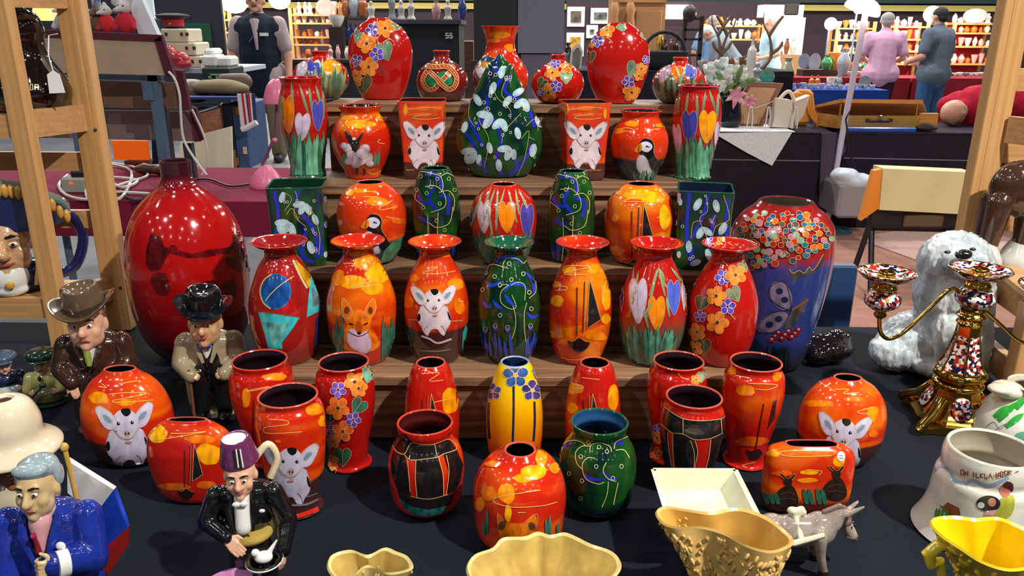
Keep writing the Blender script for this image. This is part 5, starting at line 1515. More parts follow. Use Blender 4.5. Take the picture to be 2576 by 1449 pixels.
def toby(label, cx, yb, ytop, yaw, coat, trous, hatm, skin, kind):
 loc, H = spot(cx, yb, ytop, r=.05)
 t = thing('character_jug', label, 'figurine', loc, yaw, 'character jugs on the black cloth')
 h = lambda *p: tuple(q * H for q in p)
 vx = H / 75
 B = lambda c, r: ball(h(*c), h(*r))
 Cc = lambda a, b, r0, r1: cap(h(*a), h(*b), r0 * H, r1 * H)
 obj('base', lathe([(.19 * H, 0), (.21 * H, .02 * H), (.2 * H, .05 * H), (.12 * H, .07 * H)], 32, .8), coat if kind else HATB, t)
 blob('trousers', [Cc((-.09, -.1, .36), (-.09, -.14, .07), .085, .07), Cc((.09, -.1, .36), (.09, -.14, .07), .085, .07), B((0, 0, .3), (.18, .15, .14))], vx, trous, t)
 for k in (-1, 1):
  obj('shoe', ball(h(k * .09, -.19, .045), h(.055, .09, .035)), BLACKC if kind else gl('shoe', 96, 44, 36), t)
 arms = [Cc((k * .19, .0, .575), (k * .235, -.05, .44), .085, .075) for k in (-1, 1)] + [Cc((k * .235, -.05, .44), (k * .13, -.19, .385), .075, .06) for k in (-1, 1)]
 body = [B((0, .03, .46), (.22, .17, .22)), B((0, .01, .58), (.22, .13, .09)), Cc((0, .02, .6), (0, .02, .66), .12, .08)]
 if kind:
  body += [B((0, .08, .25), (.21, .12, .22)), Cc((-.15, -.02, .4), (-.17, 0, .1), .08, .06), Cc((.15, -.02, .4), (.17, 0, .1), .08, .06)]
 ct = blob('coat', body + arms, vx, coat, t, disp=lambda c: .004 * H * noise.noise(c * (40 / H) * .35))
 if kind:
  blob('waistcoat', [B((0, -.07, .44), (.11, .1, .17))], vx, BLACKC, t)
 sh = blob('shirt', [Cc((0, -.11, .63), (0, -.145, .50), .065, .02)], vx, WHITEC, t)
 for k in (-1, 1):
  obj('lapel', tube([h(k * .09, -.07, .645), h(k * .075, -.135, .58), h(k * .03, -.168, .47)], [.022 * H, .026 * H, .012 * H], 6), coat, t)
 if kind:
  for k in (-1, 1):
   obj('bow_tie', ball(h(k * .026, -.182, .605), h(.028, .012, .02)), gl('bow', 52, 70, 140), t)
 else:
  obj('tie', tube([h(0, -.180, .61), h(0, -.178, .57), h(0, -.172, .49)], [.018 * H, .026 * H, .02 * H], 8), gl('tie', 150, 168, 84), t)
 t.scale = (.9, .95, 1)
 hd, P_ = head(t, h(0, -.065, .74), .168 * H, .0, -.08, skin, jaw=1.2, smile=-1 if not kind else 1)
 cig = P_
 obj('cigar', tube([cig(-.1, -.82, -.43), cig(-.34, -1.15, -.55)] if not kind else [cig(-.05, -.84, -.43), cig(-.1, -1.0, -.5)], .05 * .135 * H, 8), gl('cigar', 84, 52, 34), hd)
 obj('hair', lathe([(.120 * H, 0), (.126 * H, .03 * H), (.124 * H, .07 * H)], 24, 1.12), gl('hair', 110, 76, 54), hd).location = h(0, -.03, .75)
 hg = hat_mesh(.142 * H, .17 * H, .225 * H)
 ht = obj('hat', xf(hg, Matrix.Translation(V(h(0, -.05, .84))) @ Matrix.Rotation(radians(6), 4, 'X') @ Matrix.Rotation(radians(-7 if not kind else 5), 4, 'Y')), hatm, t)
 obj('hat_band', xf(lathe([(.148 * H, .016 * H), (.148 * H, .055 * H)], 40, 1, cap0=False, cap1=False), Matrix.Translation(V(h(0, -.05, .84))) @ Matrix.Rotation(radians(6), 4, 'X') @ Matrix.Rotation(radians(-7 if not kind else 5), 4, 'Y')), gl('band', 60, 48, 40) if not kind else gl('band2', 26, 34, 38), ht)
 for k in (-1, 1):
  if kind:
   blob('hand', hand(h(k * .14, -.18, .385), (-k * .5, -.4, .1), (0, -.6, .8), .125 * H, 1.2, k), vx * .55, skin, t, 2)
  else:
   blob('hand', hand(h(k * .13, -.19, .385), (-k * .25, -.45, -.75), (0, -.8, .45), .13 * H, .5, -k), vx * .55, skin, t, 2)
 if kind:
  obj('walking_stick', tube([h(-.135, -.21, .44), h(-.14, -.215, .06)], .012 * H, 8), gl('stick', 120, 70, 46), t)
 for i in range(3):
  obj('button', ball(h(0, -.178 + .006 * i, .45 - .05 * i), .008 * H), DARK, t)
 return t

toby('seated figure jug in a brown coat and brown felt hat with a cigar', 238, 1088, 716, radians(13), BROWNC, gl('trouser_brown', 44, 28, 24), HATB, FLESH, 0)
toby('standing figure jug in a tan overcoat, bow tie and black hat', 526, 1062, 724, radians(10), TANC, BLACKC, BLACKC, FLESH2, 1)

def mini(label, cx, yb, ytop, yaw, top, low, capm, club):
 loc, H = spot(cx, yb, ytop, r=.03)
 t = thing('character_jug', label, 'figurine', loc, yaw, 'character jugs on the black cloth')
 h = lambda *p: tuple(q * H for q in p)
 obj('base', lathe([(.26 * H, 0), (.3 * H, .03 * H), (.29 * H, .06 * H)], 28), GREENC, t)
 blob('lower_coat', [ball(h(0, 0, .2), h(.31, .28, .19)), ball(h(0, 0, .12), h(.29, .27, .1))], H / 50, low, t)
 blob('jacket', [ball(h(0, .02, .42), h(.27, .22, .2)), cap(h(-.24, 0, .48), h(-.26, -.12, .3), .1 * H, .09 * H), cap(h(.24, 0, .48), h(.26, -.12, .3), .1 * H, .09 * H)], H / 50, top, t)
 head(t, h(0, -.05, .72), .16 * H, 0, 0, FLESH, jaw=1.1, moust=gl('moustache_grey', 150, 150, 146) if club else None)
 obj('flat_cap', join(lathe(crom([(.18 * H, .79 * H), (.25 * H, .85 * H), (.24 * H, .93 * H), (.12 * H, .985 * H), (.0005, .99 * H)], 3), 28), move(ball((0, 0, 0), h(.15, .1, .02)), h(0, -.22, .84))), capm, t)
 for k in (-1, 1):
  blob('hand', hand(h(k * .22, -.2, .28), (-k * .7, -.4, .0), (0, -.9, .3), .16 * H, 1.0, k), H / 90, FLESH, t, 2)
 if club:
  obj('golf_club', join(tube([h(-.2, -.32, .2), h(.02, -.34, .42)], .02 * H, 8), ball(h(.05, -.34, .46), h(.06, .04, .045))), gl('club', 62, 72, 68), t)
  obj('tie', ball(h(-.02, -.21, .53), h(.03, .03, .05)), gl('tie_dark', 70, 30, 30), t)
 return t

mini('small figure jug in a green cap holding a golf club', 106, 1027, 876, radians(14), gl('pale_yellow', 206, 200, 120), gl('khaki', 120, 112, 78), GREENC, True)
mini('small figure jug in a striped cap and navy shirt at the left edge', 4, 1022, 884, radians(40), gl('navy_shirt', 30, 44, 72), gl('pale_trouser', 176, 196, 190), gl('cap_stripe', 70, 90, 110), False)

# pith-helmet head jug cut by the left edge
loc, H = spot(-10, 1345, 1000, r=.08)
t = thing('head_jug', 'head jug with a cream sun helmet at the left edge', 'figurine', loc, radians(20))
h = lambda *p: tuple(q * H for q in p)
obj('collar', lathe(crom([(.20 * H, 0), (.27 * H, .05 * H), (.26 * H, .2 * H), (.18 * H, .34 * H)], 4), 36), gl('collar_cream', 196, 184, 156), t)
head(t, h(0, -.04, .47), .24 * H, 0, 0, FLESHB, jaw=1.2)
obj('helmet', lathe(crom([(.2 * H, .60 * H), (.34 * H, .53 * H), (.365 * H, .55 * H), (.34 * H, .585 * H), (.245 * H, .66 * H), (.235 * H, .8 * H), (.18 * H, .94 * H), (.09 * H, .995 * H), (.06 * H, .97 * H)], 4), 44, 1.1), CREAMC, t)
obj('opening', lathe([(.06 * H, .975 * H), (.05 * H, .9 * H), (.001, .9 * H)], 20), BROWNC, t)

# blue-suited figure with a tricolour flag handle
loc, H = spot(118, 1605, 1130, r=.05)
t = thing('character_jug', 'grey-haired figure jug in a shiny blue suit with a tricolour flag handle', 'figurine', loc, radians(9), 'character jugs on the black cloth')
h = lambda *p: tuple(q * H for q in p)
B = lambda c, r: ball(h(*c), h(*r))
Cc = lambda a, b, r0, r1: cap(h(*a), h(*b), r0 * H, r1 * H)
vx = H / 80
blob('suit', [B((0, .03, .4), (.27, .19, .28)), B((0, .03, .58), (.26, .15, .1)), B((0, .02, .15), (.27, .2, .2)), Cc((-.24, .0, .58), (-.27, -.05, .4), .095, .09), Cc((-.27, -.05, .4), (-.26, -.14, .2), .09, .08), Cc((.24, 0, .58), (.27, -.08, .38), .1, .09), Cc((.27, -.08, .4), (.1, -.24, .45), .09, .07)], vx, BLUEC, t, disp=lambda c: .003 * H * noise.noise(c * 160))
blob('shirt', [Cc((0, -.1, .62), (0, -.15, .5), .075, .035)], vx, gl('pink_shirt', 206, 150, 156), t)
obj('tie', tube([h(.0, -.212, .615), h(.0, -.20, .585), h(0, -.186, .5)], [.018 * H, .013 * H, .02 * H], 8), gl('red_tie', 150, 36, 52), t)
for k in (-1, 1):
 obj('lapel', tube([h(k * .11, -.08, .665), h(k * .095, -.15, .58), h(k * .03, -.2, .43)], [.022 * H, .03 * H, .012 * H], 6), BLUEC, t)
obj('pocket_square', ball(h(.13, -.18, .52), h(.03, .012, .025)), WHITEC, t)
hd, P_ = head(t, h(0, -.05, .80), .155 * H, -.1, -.02, gl('flesh_pale', 206, 178, 128), jaw=1.15, smile=-.6, vox=16)
blob('hair', [B((0, -.01, .90), (.125, .14, .06)), B((0, -.10, .925), (.112, .06, .036)), B((.117, .0, .85), (.025, .06, .06)), B((-.117, .0, .85), (.025, .06, .06)), B((0, .05, .83), (.105, .06, .1))], vx * .8, gl('grey_hair', 150, 168, 176, var=.3), hd, disp=lambda c: .002 * H * noise.noise(V((c.x * 60, c.y * 60, c.z * 260))))
blob('hand', hand(h(.12, -.26, .45), (-.8, -.35, .1), (0, -1, .1), .19 * H, 1.5, 1), vx * .5, gl('flesh_pale', 0, 0, 0), t, 2)
obj('shirt_cuff', tube([h(.17, -.21, .44), h(.12, -.25, .45)], .074 * H, 16), WHITEC, t)
blob('hand', hand(h(-.27, -.17, .16), (.0, -.3, -1), (-1, 0, 0), .17 * H, .7, 1), vx * .6, gl('flesh_pale', 0, 0, 0), t, 2)
# flag: three stripes on a waving sheet

def sheet(cs, yy, thick, n=8, wave=.0):
 """Thick curved quad from four photograph corners (clockwise) at depth yy, relative to the thing at loc."""
 vs = []
 for j in range(n + 1):
  for i in range(n + 1):
   u, v = i / n, j / n
   px = (cs[0][0] * (1 - u) + cs[1][0] * u) * (1 - v) + (cs[3][0] * (1 - u) + cs[2][0] * u) * v
   py = (cs[0][1] * (1 - u) + cs[1][1] * u) * (1 - v) + (cs[3][1] * (1 - u) + cs[2][1] * u) * v
   vs.append(on_y(px, py, yy + wave * sin(px * .05 + py * .03)))
 N = len(vs)
 f = [(j * (n + 1) + i, j * (n + 1) + i + 1, (j + 1) * (n + 1) + i + 1, (j + 1) * (n + 1) + i) for j in range(n) for i in range(n)]
 fs = f + [tuple(N + q for q in p[::-1]) for p in f]
 edge = list(range(n + 1)) + [j * (n + 1) + n for j in range(1, n + 1)] + [n * (n + 1) + i for i in range(n - 1, -1, -1)] + [j * (n + 1) for j in range(n - 1, 0, -1)]
 fs += [(a, N + a, N + b, b) for a, b in zip(edge, edge[1:] + edge[:1])]
 return vs + [v + V((0, thick, 0)) for v in vs], fs

t.scale = (.8, .86, 1)
Mi = (Matrix.Translation(loc) @ rotz(radians(9)) @ Matrix.Diagonal((.8, .86, 1, 1))).inverted()
for cs, m_ in (([(168, 1158), (286, 1232), (238, 1296), (170, 1240)], WHITEC), ([(286, 1232), (320, 1328), (258, 1392), (238, 1296)], gl('flag_blue', 30, 70, 190)), ([(238, 1296), (258, 1392), (225, 1400), (190, 1280)], gl('flag_blue', 0, 0, 0)), ([(320, 1328), (318, 1378), (272, 1446), (238, 1400)], gl('flag_red', 170, 36, 30))):
 obj('flag_stripe', xf(sheet(cs, loc.y + .045, .008, 8, .006), Mi), m_, t)
obj('flag_pole', join(tube([h(.16, .13, .1), h(.12, .13, .93)], .016 * H, 10), ball(h(.12, .13, .94), .026 * H)), GOLDC, t)

# fez figure with a conjuring table
loc, H = spot(612, 1520, 1090, r=.05)
t = thing('character_jug', 'conjuror figure jug in a purple fez and black tailcoat', 'figurine', loc, radians(8), 'character jugs on the black cloth')
h = lambda *p: tuple(q * H for q in p)
B = lambda c, r: ball(h(*c), h(*r))
Cc = lambda a, b, r0, r1: cap(h(*a), h(*b), r0 * H, r1 * H)
vx = H / 85
blob('tailcoat', [B((0, .03, .48), (.17, .12, .17)), B((0, .03, .6), (.2, .1, .075)), Cc((-.18, .0, .6), (-.25, -.03, .46), .07, .06), Cc((-.25, -.03, .46), (-.1, -.16, .42), .06, .045), Cc((.18, 0, .6), (.26, -.02, .42), .07, .065), Cc((.26, -.02, .42), (.24, -.14, .3), .065, .05)], vx, BLACKC, t)
blob('shirt', [Cc((0, -.075, .66), (0, -.115, .46), .05, .055)], vx, WHITEC, t)
for k in (-1, 1):
 obj('bow_tie', ball(h(k * .022, -.145, .622), h(.026, .012, .017)), WHITEC, t)
 obj('lapel', tube([h(k * .07, -.06, .66), h(k * .085, -.115, .58), h(k * .06, -.14, .44)], [.015 * H, .024 * H, .008 * H], 6), BLACKC, t)
obj('sash', lathe(crom([(.15 * H, .325 * H), (.165 * H, .35 * H), (.155 * H, .385 * H)], 3), 32, .85), gl('sash_gold', 196, 168, 84), t)
blob('trousers', [B((0, 0, .24), (.145, .12, .13)), Cc((0, 0, .2), (0, 0, .02), .14, .15)], vx, BLACKC, t)
hd, P_ = head(t, h(0, -.05, .755), .128 * H, .05, .0, FLESH, smile=1.6, vox=16)
obj('fez', xf(lathe(crom([(.118 * H, 0), (.12 * H, .01 * H), (.105 * H, .08 * H), (.088 * H, .145 * H), (.08 * H, .148 * H), (.07 * H, .14 * H), (.07 * H, .05 * H), (.001, .05 * H)], 3), 40), Matrix.Translation(V(h(0, -.02, .84))) @ Matrix.Rotation(radians(-5), 4, 'Y') @ Matrix.Rotation(radians(4), 4, 'X')), gl('fez_purple', 104, 46, 88), t)
obj('fez_lining', lathe([(.079 * H, .985 * H), (.066 * H, .97 * H), (.06 * H, .9 * H), (.001, .9 * H)], 32), WHITEC, t).location = h(-.012, -.03, 0)
for k in range(4):
 obj('tassel', tube([h(.0 + k * .012, -.131, .965), h(.004 + k * .014, -.147, .86)], .005 * H, 6), (BLACKC, WHITEC)[k % 2], t)
blob('hand', hand(h(-.1, -.165, .42), (.6, -.35, -.5), (0, -.9, .5), .16 * H, .4, -1), vx * .5, FLESH, t, 2)
blob('hand', hand(h(.24, -.15, .29), (-.2, -.4, -.8), (.9, -.3, .2), .15 * H, .7, 1), vx * .5, FLESH, t, 2)
t.scale = (.9, .95, 1)
obj('handle', tube(crom([h(.06, .08, .78), h(.15, .13, .85), h(.2, .13, .76), h(.15, .11, .64)], 5), .024 * H, 10), gl('ivory_handle', 222, 206, 170), t)
obj('pocket_square', ball(h(.12, -.105, .545), h(.02, .01, .012)), WHITEC, t)
obj('conjuring_table', lathe([(.2 * H, .0), (.2 * H, .15 * H), (.215 * H, .16 * H), (.21 * H, .175 * H), (.0005, .178 * H)], 36, .75), gl('table_pink', 196, 124, 178), t).location = h(-.05, -.26, 0)
obj('top_hat', lathe(crom([(.085 * H, .17 * H), (.082 * H, .24 * H), (.09 * H, .285 * H), (.115 * H, .295 * H), (.112 * H, .305 * H), (.08 * H, .295 * H), (.07 * H, .22 * H), (.0005, .22 * H)], 3), 32), BLACKC, t).location = h(.13, -.23, 0)
obj('hat_rim', lathe([(.116 * H, .292 * H), (.119 * H, .298 * H), (.116 * H, .304 * H)], 32, cap0=False, cap1=False), WHITEC, t).location = h(.13, -.23, 0)
blob('white_dove', [B((.13, -.24, .325), (.06, .045, .035)), B((.085, -.25, .365), (.028, .024, .024)), Cc((.16, -.23, .34), (.215, -.21, .41), .02, .008)], vx * .6, WHITEC, t)
for i in range(9):
 obj('flower', ball(h(-.1 + .055 * (i % 3), -.33 + .035 * (i // 3), .19 + .008 * (i % 2)), h(.026, .026, .02)), (gl('bloom_red', 176, 40, 50), gl('bloom_cream', 222, 220, 190), gl('bloom_leaf', 60, 90, 70))[i % 3], t)

# ------------------------------------------------------------------ black stone-like ashtray
loc = on_z(2095, 928, TT)
loc.y += .05
m_ = mat('black_gloss', S(20, 14, 16), .06, coat=1)
sc = depth(loc) / FPX
o = blob('glossy_pebble', [ball((0, 0, 36 * sc), (66 * sc, .05, 34 * sc)), ball((-30 * sc, -.012, 30 * sc), (40 * sc, .045, 30 * sc)), cap((-10 * sc, -.03, 45 * sc), (50 * sc, .0, 62 * sc), 14 * sc, 10 * sc), ball((28 * sc, .01, 42 * sc), (36 * sc, .04, 36 * sc))], .0035, m_, None, 10, loc=loc)
zmin = min(v.co.z for v in o.data.vertices)
for v in o.data.vertices:
 v.co.z = max(v.co.z - zmin, 0)
tag(o, 'glossy black folded pebble-shaped ornament on the cloth', 'ornament')

# ------------------------------------------------------------------ old english sheepdog figure
F = on_z(2390, 955, TT)
y0 = F.y + .05
org = V((on_y(2370, 900, y0).x, y0, TT))
q = lambda px, py, dy=0.0: on_y(px, py, y0 + dy) - org
sc = depth(org) / FPX
furw = mat('china_fur', S(214, 220, 220), .2, coat=.35, col2=S(150, 166, 172), vscale=26, stretch=(1, 1, .35), bump=.9, bscale=70)
dog = thing('sheepdog_figure', 'large white sitting sheepdog ornament behind the candelabrum', 'figurine', org)
E = lambda px, py, rx, ry, rz, dy=0.0: ball(q(px, py, dy), (rx * sc, ry * sc, rz * sc))
body = [E(2400, 770, 92, 80, 110), E(2420, 860, 70, 62, 100, -.03), E(2310, 860, 100, 85, 80, .03), E(2250, 885, 62, 60, 46, .01), E(2405, 690, 90, 78, 90, -.01), E(2398, 735, 94, 80, 86, -.01), E(2400, 660, 84, 74, 76, -.015), E(2408, 655, 76, 74, 70, -.02), E(2430, 662, 52, 40, 34, -.075), E(2345, 920, 48, 50, 26, -.04), E(2380, 935, 44, 40, 20, -.07), E(2440, 932, 30, 40, 26, -.07), cap(q(2430, 800, -.06), q(2440, 930, -.06), 34 * sc, 24 * sc), cap(q(2385, 820, -.06), q(2380, 930, -.06), 36 * sc, 26 * sc)]
fur = lambda c: .0036 * (noise.noise(V((c.x * 130, c.y * 130, c.z * 32))) + .6 * noise.noise(V((c.x * 300, c.y * 300, c.z * 60))))
b = blob('body', body, .0042, furw, dog, 5, disp=fur)
zm = min(v.co.z for v in b.data.vertices)
for v in b.data.vertices:
 if v.co.z < .0:
  v.co.z = 0.0
 elif zm > 0:
  v.co.z -= zm
blob('ear', [E(2338, 672, 18, 30, 48, -.02)], .004, mat('china_fur_grey', S(200, 208, 210), .2, coat=.35, bump=.9, bscale=70, stretch=(1, 1, .35)), dog, 4, disp=fur)
blob('nose', [E(2424, 640, 20, 14, 12, -.115), E(2414, 642, 10, 8, 8, -.122), E(2434, 642, 10, 8, 8, -.122)], .0025, BLACKC, dog, 3)
for ex, ey in ((2383, 634), (2447, 627)):
 obj('eye', E(ex, ey, 7, 6, 4, -.1), DARK, dog)
obj('mouth', tube([q(2412, 664, -.118), q(2426, 662, -.122), q(2440, 663, -.118)], 2.4 * sc, 6), gl('mouth_dark', 60, 40, 40), dog)
obj('price_tag', box(q(2440, 890, -.115), (22 * sc, .001, 34 * sc)), gl('tag_white', 200, 204, 206), dog)

# ------------------------------------------------------------------ gilt candelabrum
gilt = mat('gilt_gold', S(212, 168, 74), .12, 1.0)

def imari():
 m = bpy.data.materials.new('imari_pattern')
 m.use_nodes = True
 nt = m.node_tree
 L = nt.links.new
 b = nt.nodes['Principled BSDF']
 b.inputs['Roughness'].default_value = .1
 b.inputs['Coat Weight'].default_value = .6
 tc = nt.nodes.new('ShaderNodeTexCoord')
 vo = nt.nodes.new('ShaderNodeTexVoronoi')
 vo.inputs['Scale'].default_value = 170
 L(tc.outputs['Object'], vo.inputs['Vector'])
 cr = nt.nodes.new('ShaderNodeValToRGB')
 cr.color_ramp.interpolation = 'CONSTANT'
 els = cr.color_ramp.elements
 els[0].color = S(26, 24, 54)
 els[1].position = .3; els[1].color = S(170, 50, 36)
 for p, c in ((.45, S(226, 222, 214)), (.72, S(30, 26, 50)), (.86, S(190, 150, 80))):
  e = els.new(p); e.color = c
 L(vo.outputs['Color'], cr.inputs[0])
 L(cr.outputs[0], b.inputs['Base Color'])
 MATS['imari'] = m
 return m

IM = imari()
F = on_z(2385, 1092, TT)
y0 = F.y + .055
org = V((on_y(2393, 1050, y0).x, y0, TT))
sc = depth(org) / FPX
can = thing('candelabrum', 'gilt and imari patterned porcelain candelabrum with curving arms', 'candelabrum', org, 0)
zpx = lambda py: on_y(2393 + (1070 - py) * .18, py, y0).z - TT
foot = []
pts = []
for k in range(4):
 a = k * pi / 2 + .55
 for da, rr_ in ((-.42, 92), (-.18, 104), (0, 138), (.18, 104), (.42, 92)):
  pts.append((rr_ * sc * cos(a + da), rr_ * sc * sin(a + da)))
obj('foot_plate', extr(pts, 0, 14 * sc, 'xy'), gilt, can)
obj('foot_plate_rim', extr([(x * .93, y * .93) for x, y in pts], 14 * sc, 24 * sc, 'xy'), gilt, can)
obj('foot_dome', lathe(crom([(96 * sc, 22 * sc), (80 * sc, 36 * sc), (58 * sc, 70 * sc), (48 * sc, 100 * sc)], 4), 8, rot=.55 + pi / 8), gilt, can, smooth=False)
for k in range(4):
 a = k * pi / 2 + .55 - pi / 4
 g = ball((0, 0, 0), (24 * sc, 5 * sc, 30 * sc))
 M = Matrix.Translation(V((66 * sc * cos(a), 66 * sc * sin(a), 62 * sc))) @ Matrix.Rotation(a + pi / 2, 4, 'Z') @ Matrix.Rotation(-.42, 4, 'X')
 obj('foot_panel', xf(g, M), IM, can)
for k in range(4):
 a = k * pi / 2 + .55
 obj('scroll_foot', tube([(60 * sc * cos(a), 60 * sc * sin(a), 76 * sc), (92 * sc * cos(a), 92 * sc * sin(a), 40 * sc), (128 * sc * cos(a), 128 * sc * sin(a), 22 * sc), (140 * sc * cos(a), 140 * sc * sin(a), 10 * sc)], [16 * sc, 14 * sc, 13 * sc, 10 * sc], 10), gilt, can)
obj('lower_knop', lathe(crom([(50 * sc, 96 * sc), (58 * sc, 104 * sc), (56 * sc, 112 * sc), (44 * sc, 118 * sc), (60 * sc, 128 * sc), (58 * sc, 140 * sc), (50 * sc, 146 * sc)], 3), 24), gilt, can)
zt = zpx(818)
obj('stem', lathe(crom([(54 * sc, 144 * sc), (40 * sc, 175 * sc), (28 * sc, 230 * sc), (25 * sc, zt)], 5), 6, rot=.2), IM, can, smooth=False)
for k in range(6):
 a = k * pi / 3 + .2
 obj('stem_edge', tube([(54 * sc * cos(a), 54 * sc * sin(a), 144 * sc), (40 * sc * cos(a), 40 * sc * sin(a), 175 * sc), (28 * sc * cos(a), 28 * sc * sin(a), 230 * sc), (25 * sc * cos(a), 25 * sc * sin(a), zt)], 2.6 * sc, 6), gilt, can)
obj('stem_collar', lathe([(26.5 * sc, zt - 36 * sc), (27.5 * sc, zt - 34 * sc), (27 * sc, zt)], 6, rot=.2, cap0=False), gilt, can, smooth=False)
obj('upper_knop', lathe(crom([(26 * sc, zt), (31 * sc, zt + 8 * sc), (26 * sc, zt + 16 * sc), (34 * sc, zt + 26 * sc), (26 * sc, zt + 36 * sc), (29 * sc, zt + 46 * sc)], 3), 28), gilt, can)

def cup(x, y, z0, s_):
 obj('candle_cup', move(lathe(crom([(22 * s_, 0), (40 * s_, 14 * s_), (44 * s_, 30 * s_), (34 * s_, 46 * s_), (26 * s_, 52 * s_)], 4), 28), (x, y, z0)), IM, can)
 obj('cup_neck', move(lathe(crom([(27 * s_, 50 * s_), (31 * s_, 58 * s_), (26 * s_, 68 * s_), (30 * s_, 74 * s_)], 3), 28), (x, y, z0)), gilt, can)
 obj('drip_pan', move(lathe(crom([(28 * s_, 72 * s_), (50 * s_, 80 * s_), (67 * s_, 96 * s_), (66 * s_, 99 * s_), (46 * s_, 88 * s_), (24 * s_, 86 * s_)], 4), 36, wob=lambda a, i: 1 + .025 * cos(a * 9) * i), (x, y, z0)), IM, can)
 obj('pan_edge', move(tube([(67 * s_ * cos(2 * pi * i / 36) * (1 + .02 * cos(9 * 2 * pi * i / 36)), 67 * s_ * sin(2 * pi * i / 36) * (1 + .02 * cos(9 * 2 * pi * i / 36)), 98 * s_) for i in range(36)], 2.2 * s_, 6, closed=True), (x, y, z0)), gilt, can)
 obj('candle_socket', move(lathe(crom([(22 * s_, 86 * s_), (20 * s_, 98 * s_), (16 * s_, 100 * s_), (14 * s_, 90 * s_), (.0004, 88 * s_)], 3), 24), (x, y, z0)), gilt, can)

cup(0, 0, zt + 44 * sc, sc)
pa = lambda px, py, dy=0.0: on_y(px, py, y0 + dy) - org
obj('arm', tube(crom([tuple(pa(2440, 786, 0)), tuple(pa(2400, 725, 0)), tuple(pa(2340, 775, 0)), tuple(pa(2275, 835)), tuple(pa(2235, 852)), tuple(pa(2215, 835)), tuple(pa(2212, 800))], 5), 5 * sc, 10), gilt, can)
obj('arm', tube(crom([tuple(pa(2420, 768)), tuple(pa(2470, 778)), tuple(pa(2520, 820)), tuple(pa(2560, 856)), tuple(pa(2600, 862)), tuple(pa(2618, 830))], 5), 5 * sc, 10), gilt, can)
pL = pa(2213, 800)
obj('arm_ferrule', move(lathe(crom([(8 * sc, 0), (15 * sc, 8 * sc), (12 * sc, 18 * sc), (20 * sc, 26 * sc)], 3), 24), pL), gilt, can)
cup(pL.x, pL.y, pL.z + 22 * sc, sc * .96)
pR = pa(2620, 826)
cup(pR.x, pR.y, pR.z + 10 * sc, sc)

# ================================================================== cream pottery along the front edge
def loft(loops, cap0=True):
 n = len(loops[0])
 vs = [v for l in loops for v in l]
 fs = []
 for i in range(len(loops) - 1):
  for k in range(n):
   k2 = (k + 1) % n
   fs.append((i * n + k, i * n + k2, (i + 1) * n + k2, (i + 1) * n + k))
 if cap0:
  fs.append(tuple(range(n))[::-1])
 return vs, fs

def planter(name, label, cat, rim_px, zr, base_c, base_s, m, min_, wall=.005, bulge=.0, grains=0, gm=None, lobes=None):
 """Free-form bowl: rim outline read at height zr above the cloth, drawn in to a smaller foot."""
 pts = [on_z(x, y, TT + zr) for x, y in crom(rim_px, 5, True)]
 org = V((base_c[0], base_c[1], TT))
 c = sum(pts, V()) / len(pts)
 R = [p - org for p in pts]
 c -= org
 B = [V(((p.x - c.x) * base_s[0], (p.y - c.y) * base_s[1], 0)) for p in R]
 loops = []
 for i in range(13):
  t_ = i / 12
  w = t_ ** 1.5 * (1 - bulge) + bulge * sin(t_ * pi / 2)
  loops.append([b + (r - b) * w + V((0, 0, zr * t_ - (b + (r - b) * w).z)) for b, r in zip(B, R)])
 o = obj(name, loft(loops), m, loc=org)
 tag(o, label, cat)
 out = loops[-1]
 nrm = lambda l, d: [p + (V((c.x, c.y, p.z)) - p).normalized() * d for p in l]
 l1 = [p + V((0, 0, wall * .6)) for p in nrm(out, wall * .4)]
 l2 = nrm(out, wall * 1.2)
 obj('rim', loft([out, l1, l2], False), gm or m, o)
 inner = [l2] + [nrm(loops[i], wall * 1.2) for i in range(11, 1, -1)]
 n = len(inner[0])
 g = loft(inner, False)
 g[1].append(tuple((len(inner) - 1) * n + k for k in range(n)))
 obj('interior', g, min_, o)
 if grains:
  gs = []
  rr = random.Random(3)
  for i in range(grains):
   t_ = rr.uniform(.25, .93)
   k = rr.randrange(len(R))
   li = min(11, int(t_ * 12))
   p = loops[li][k].lerp(loops[li + 1][k], t_ * 12 - li)
   dz = (loops[li + 1][k] - loops[li][k]).normalized()
   a = rr.choice((-.6, .6)) + rr.uniform(-.2, .2)
   q = dz.to_track_quat('Z', 'Y').to_matrix().to_4x4()
   out_ = V((p.x, p.y, 0)).normalized()
   side = dz.cross(out_)
   ax = (dz * cos(a) + side * sin(a))
   M = Matrix.Translation(p + out_ * .0006) @ ax.to_track_quat('Z', 'Y').to_matrix().to_4x4()
   gs.append(xf(ball((0, 0, 0), (.0026, .0026, .0066), 5), M))
  g_ = obj('wheat_relief', join(*gs), gm or m, o)
  g_['kind'] = 'stuff'
 return o

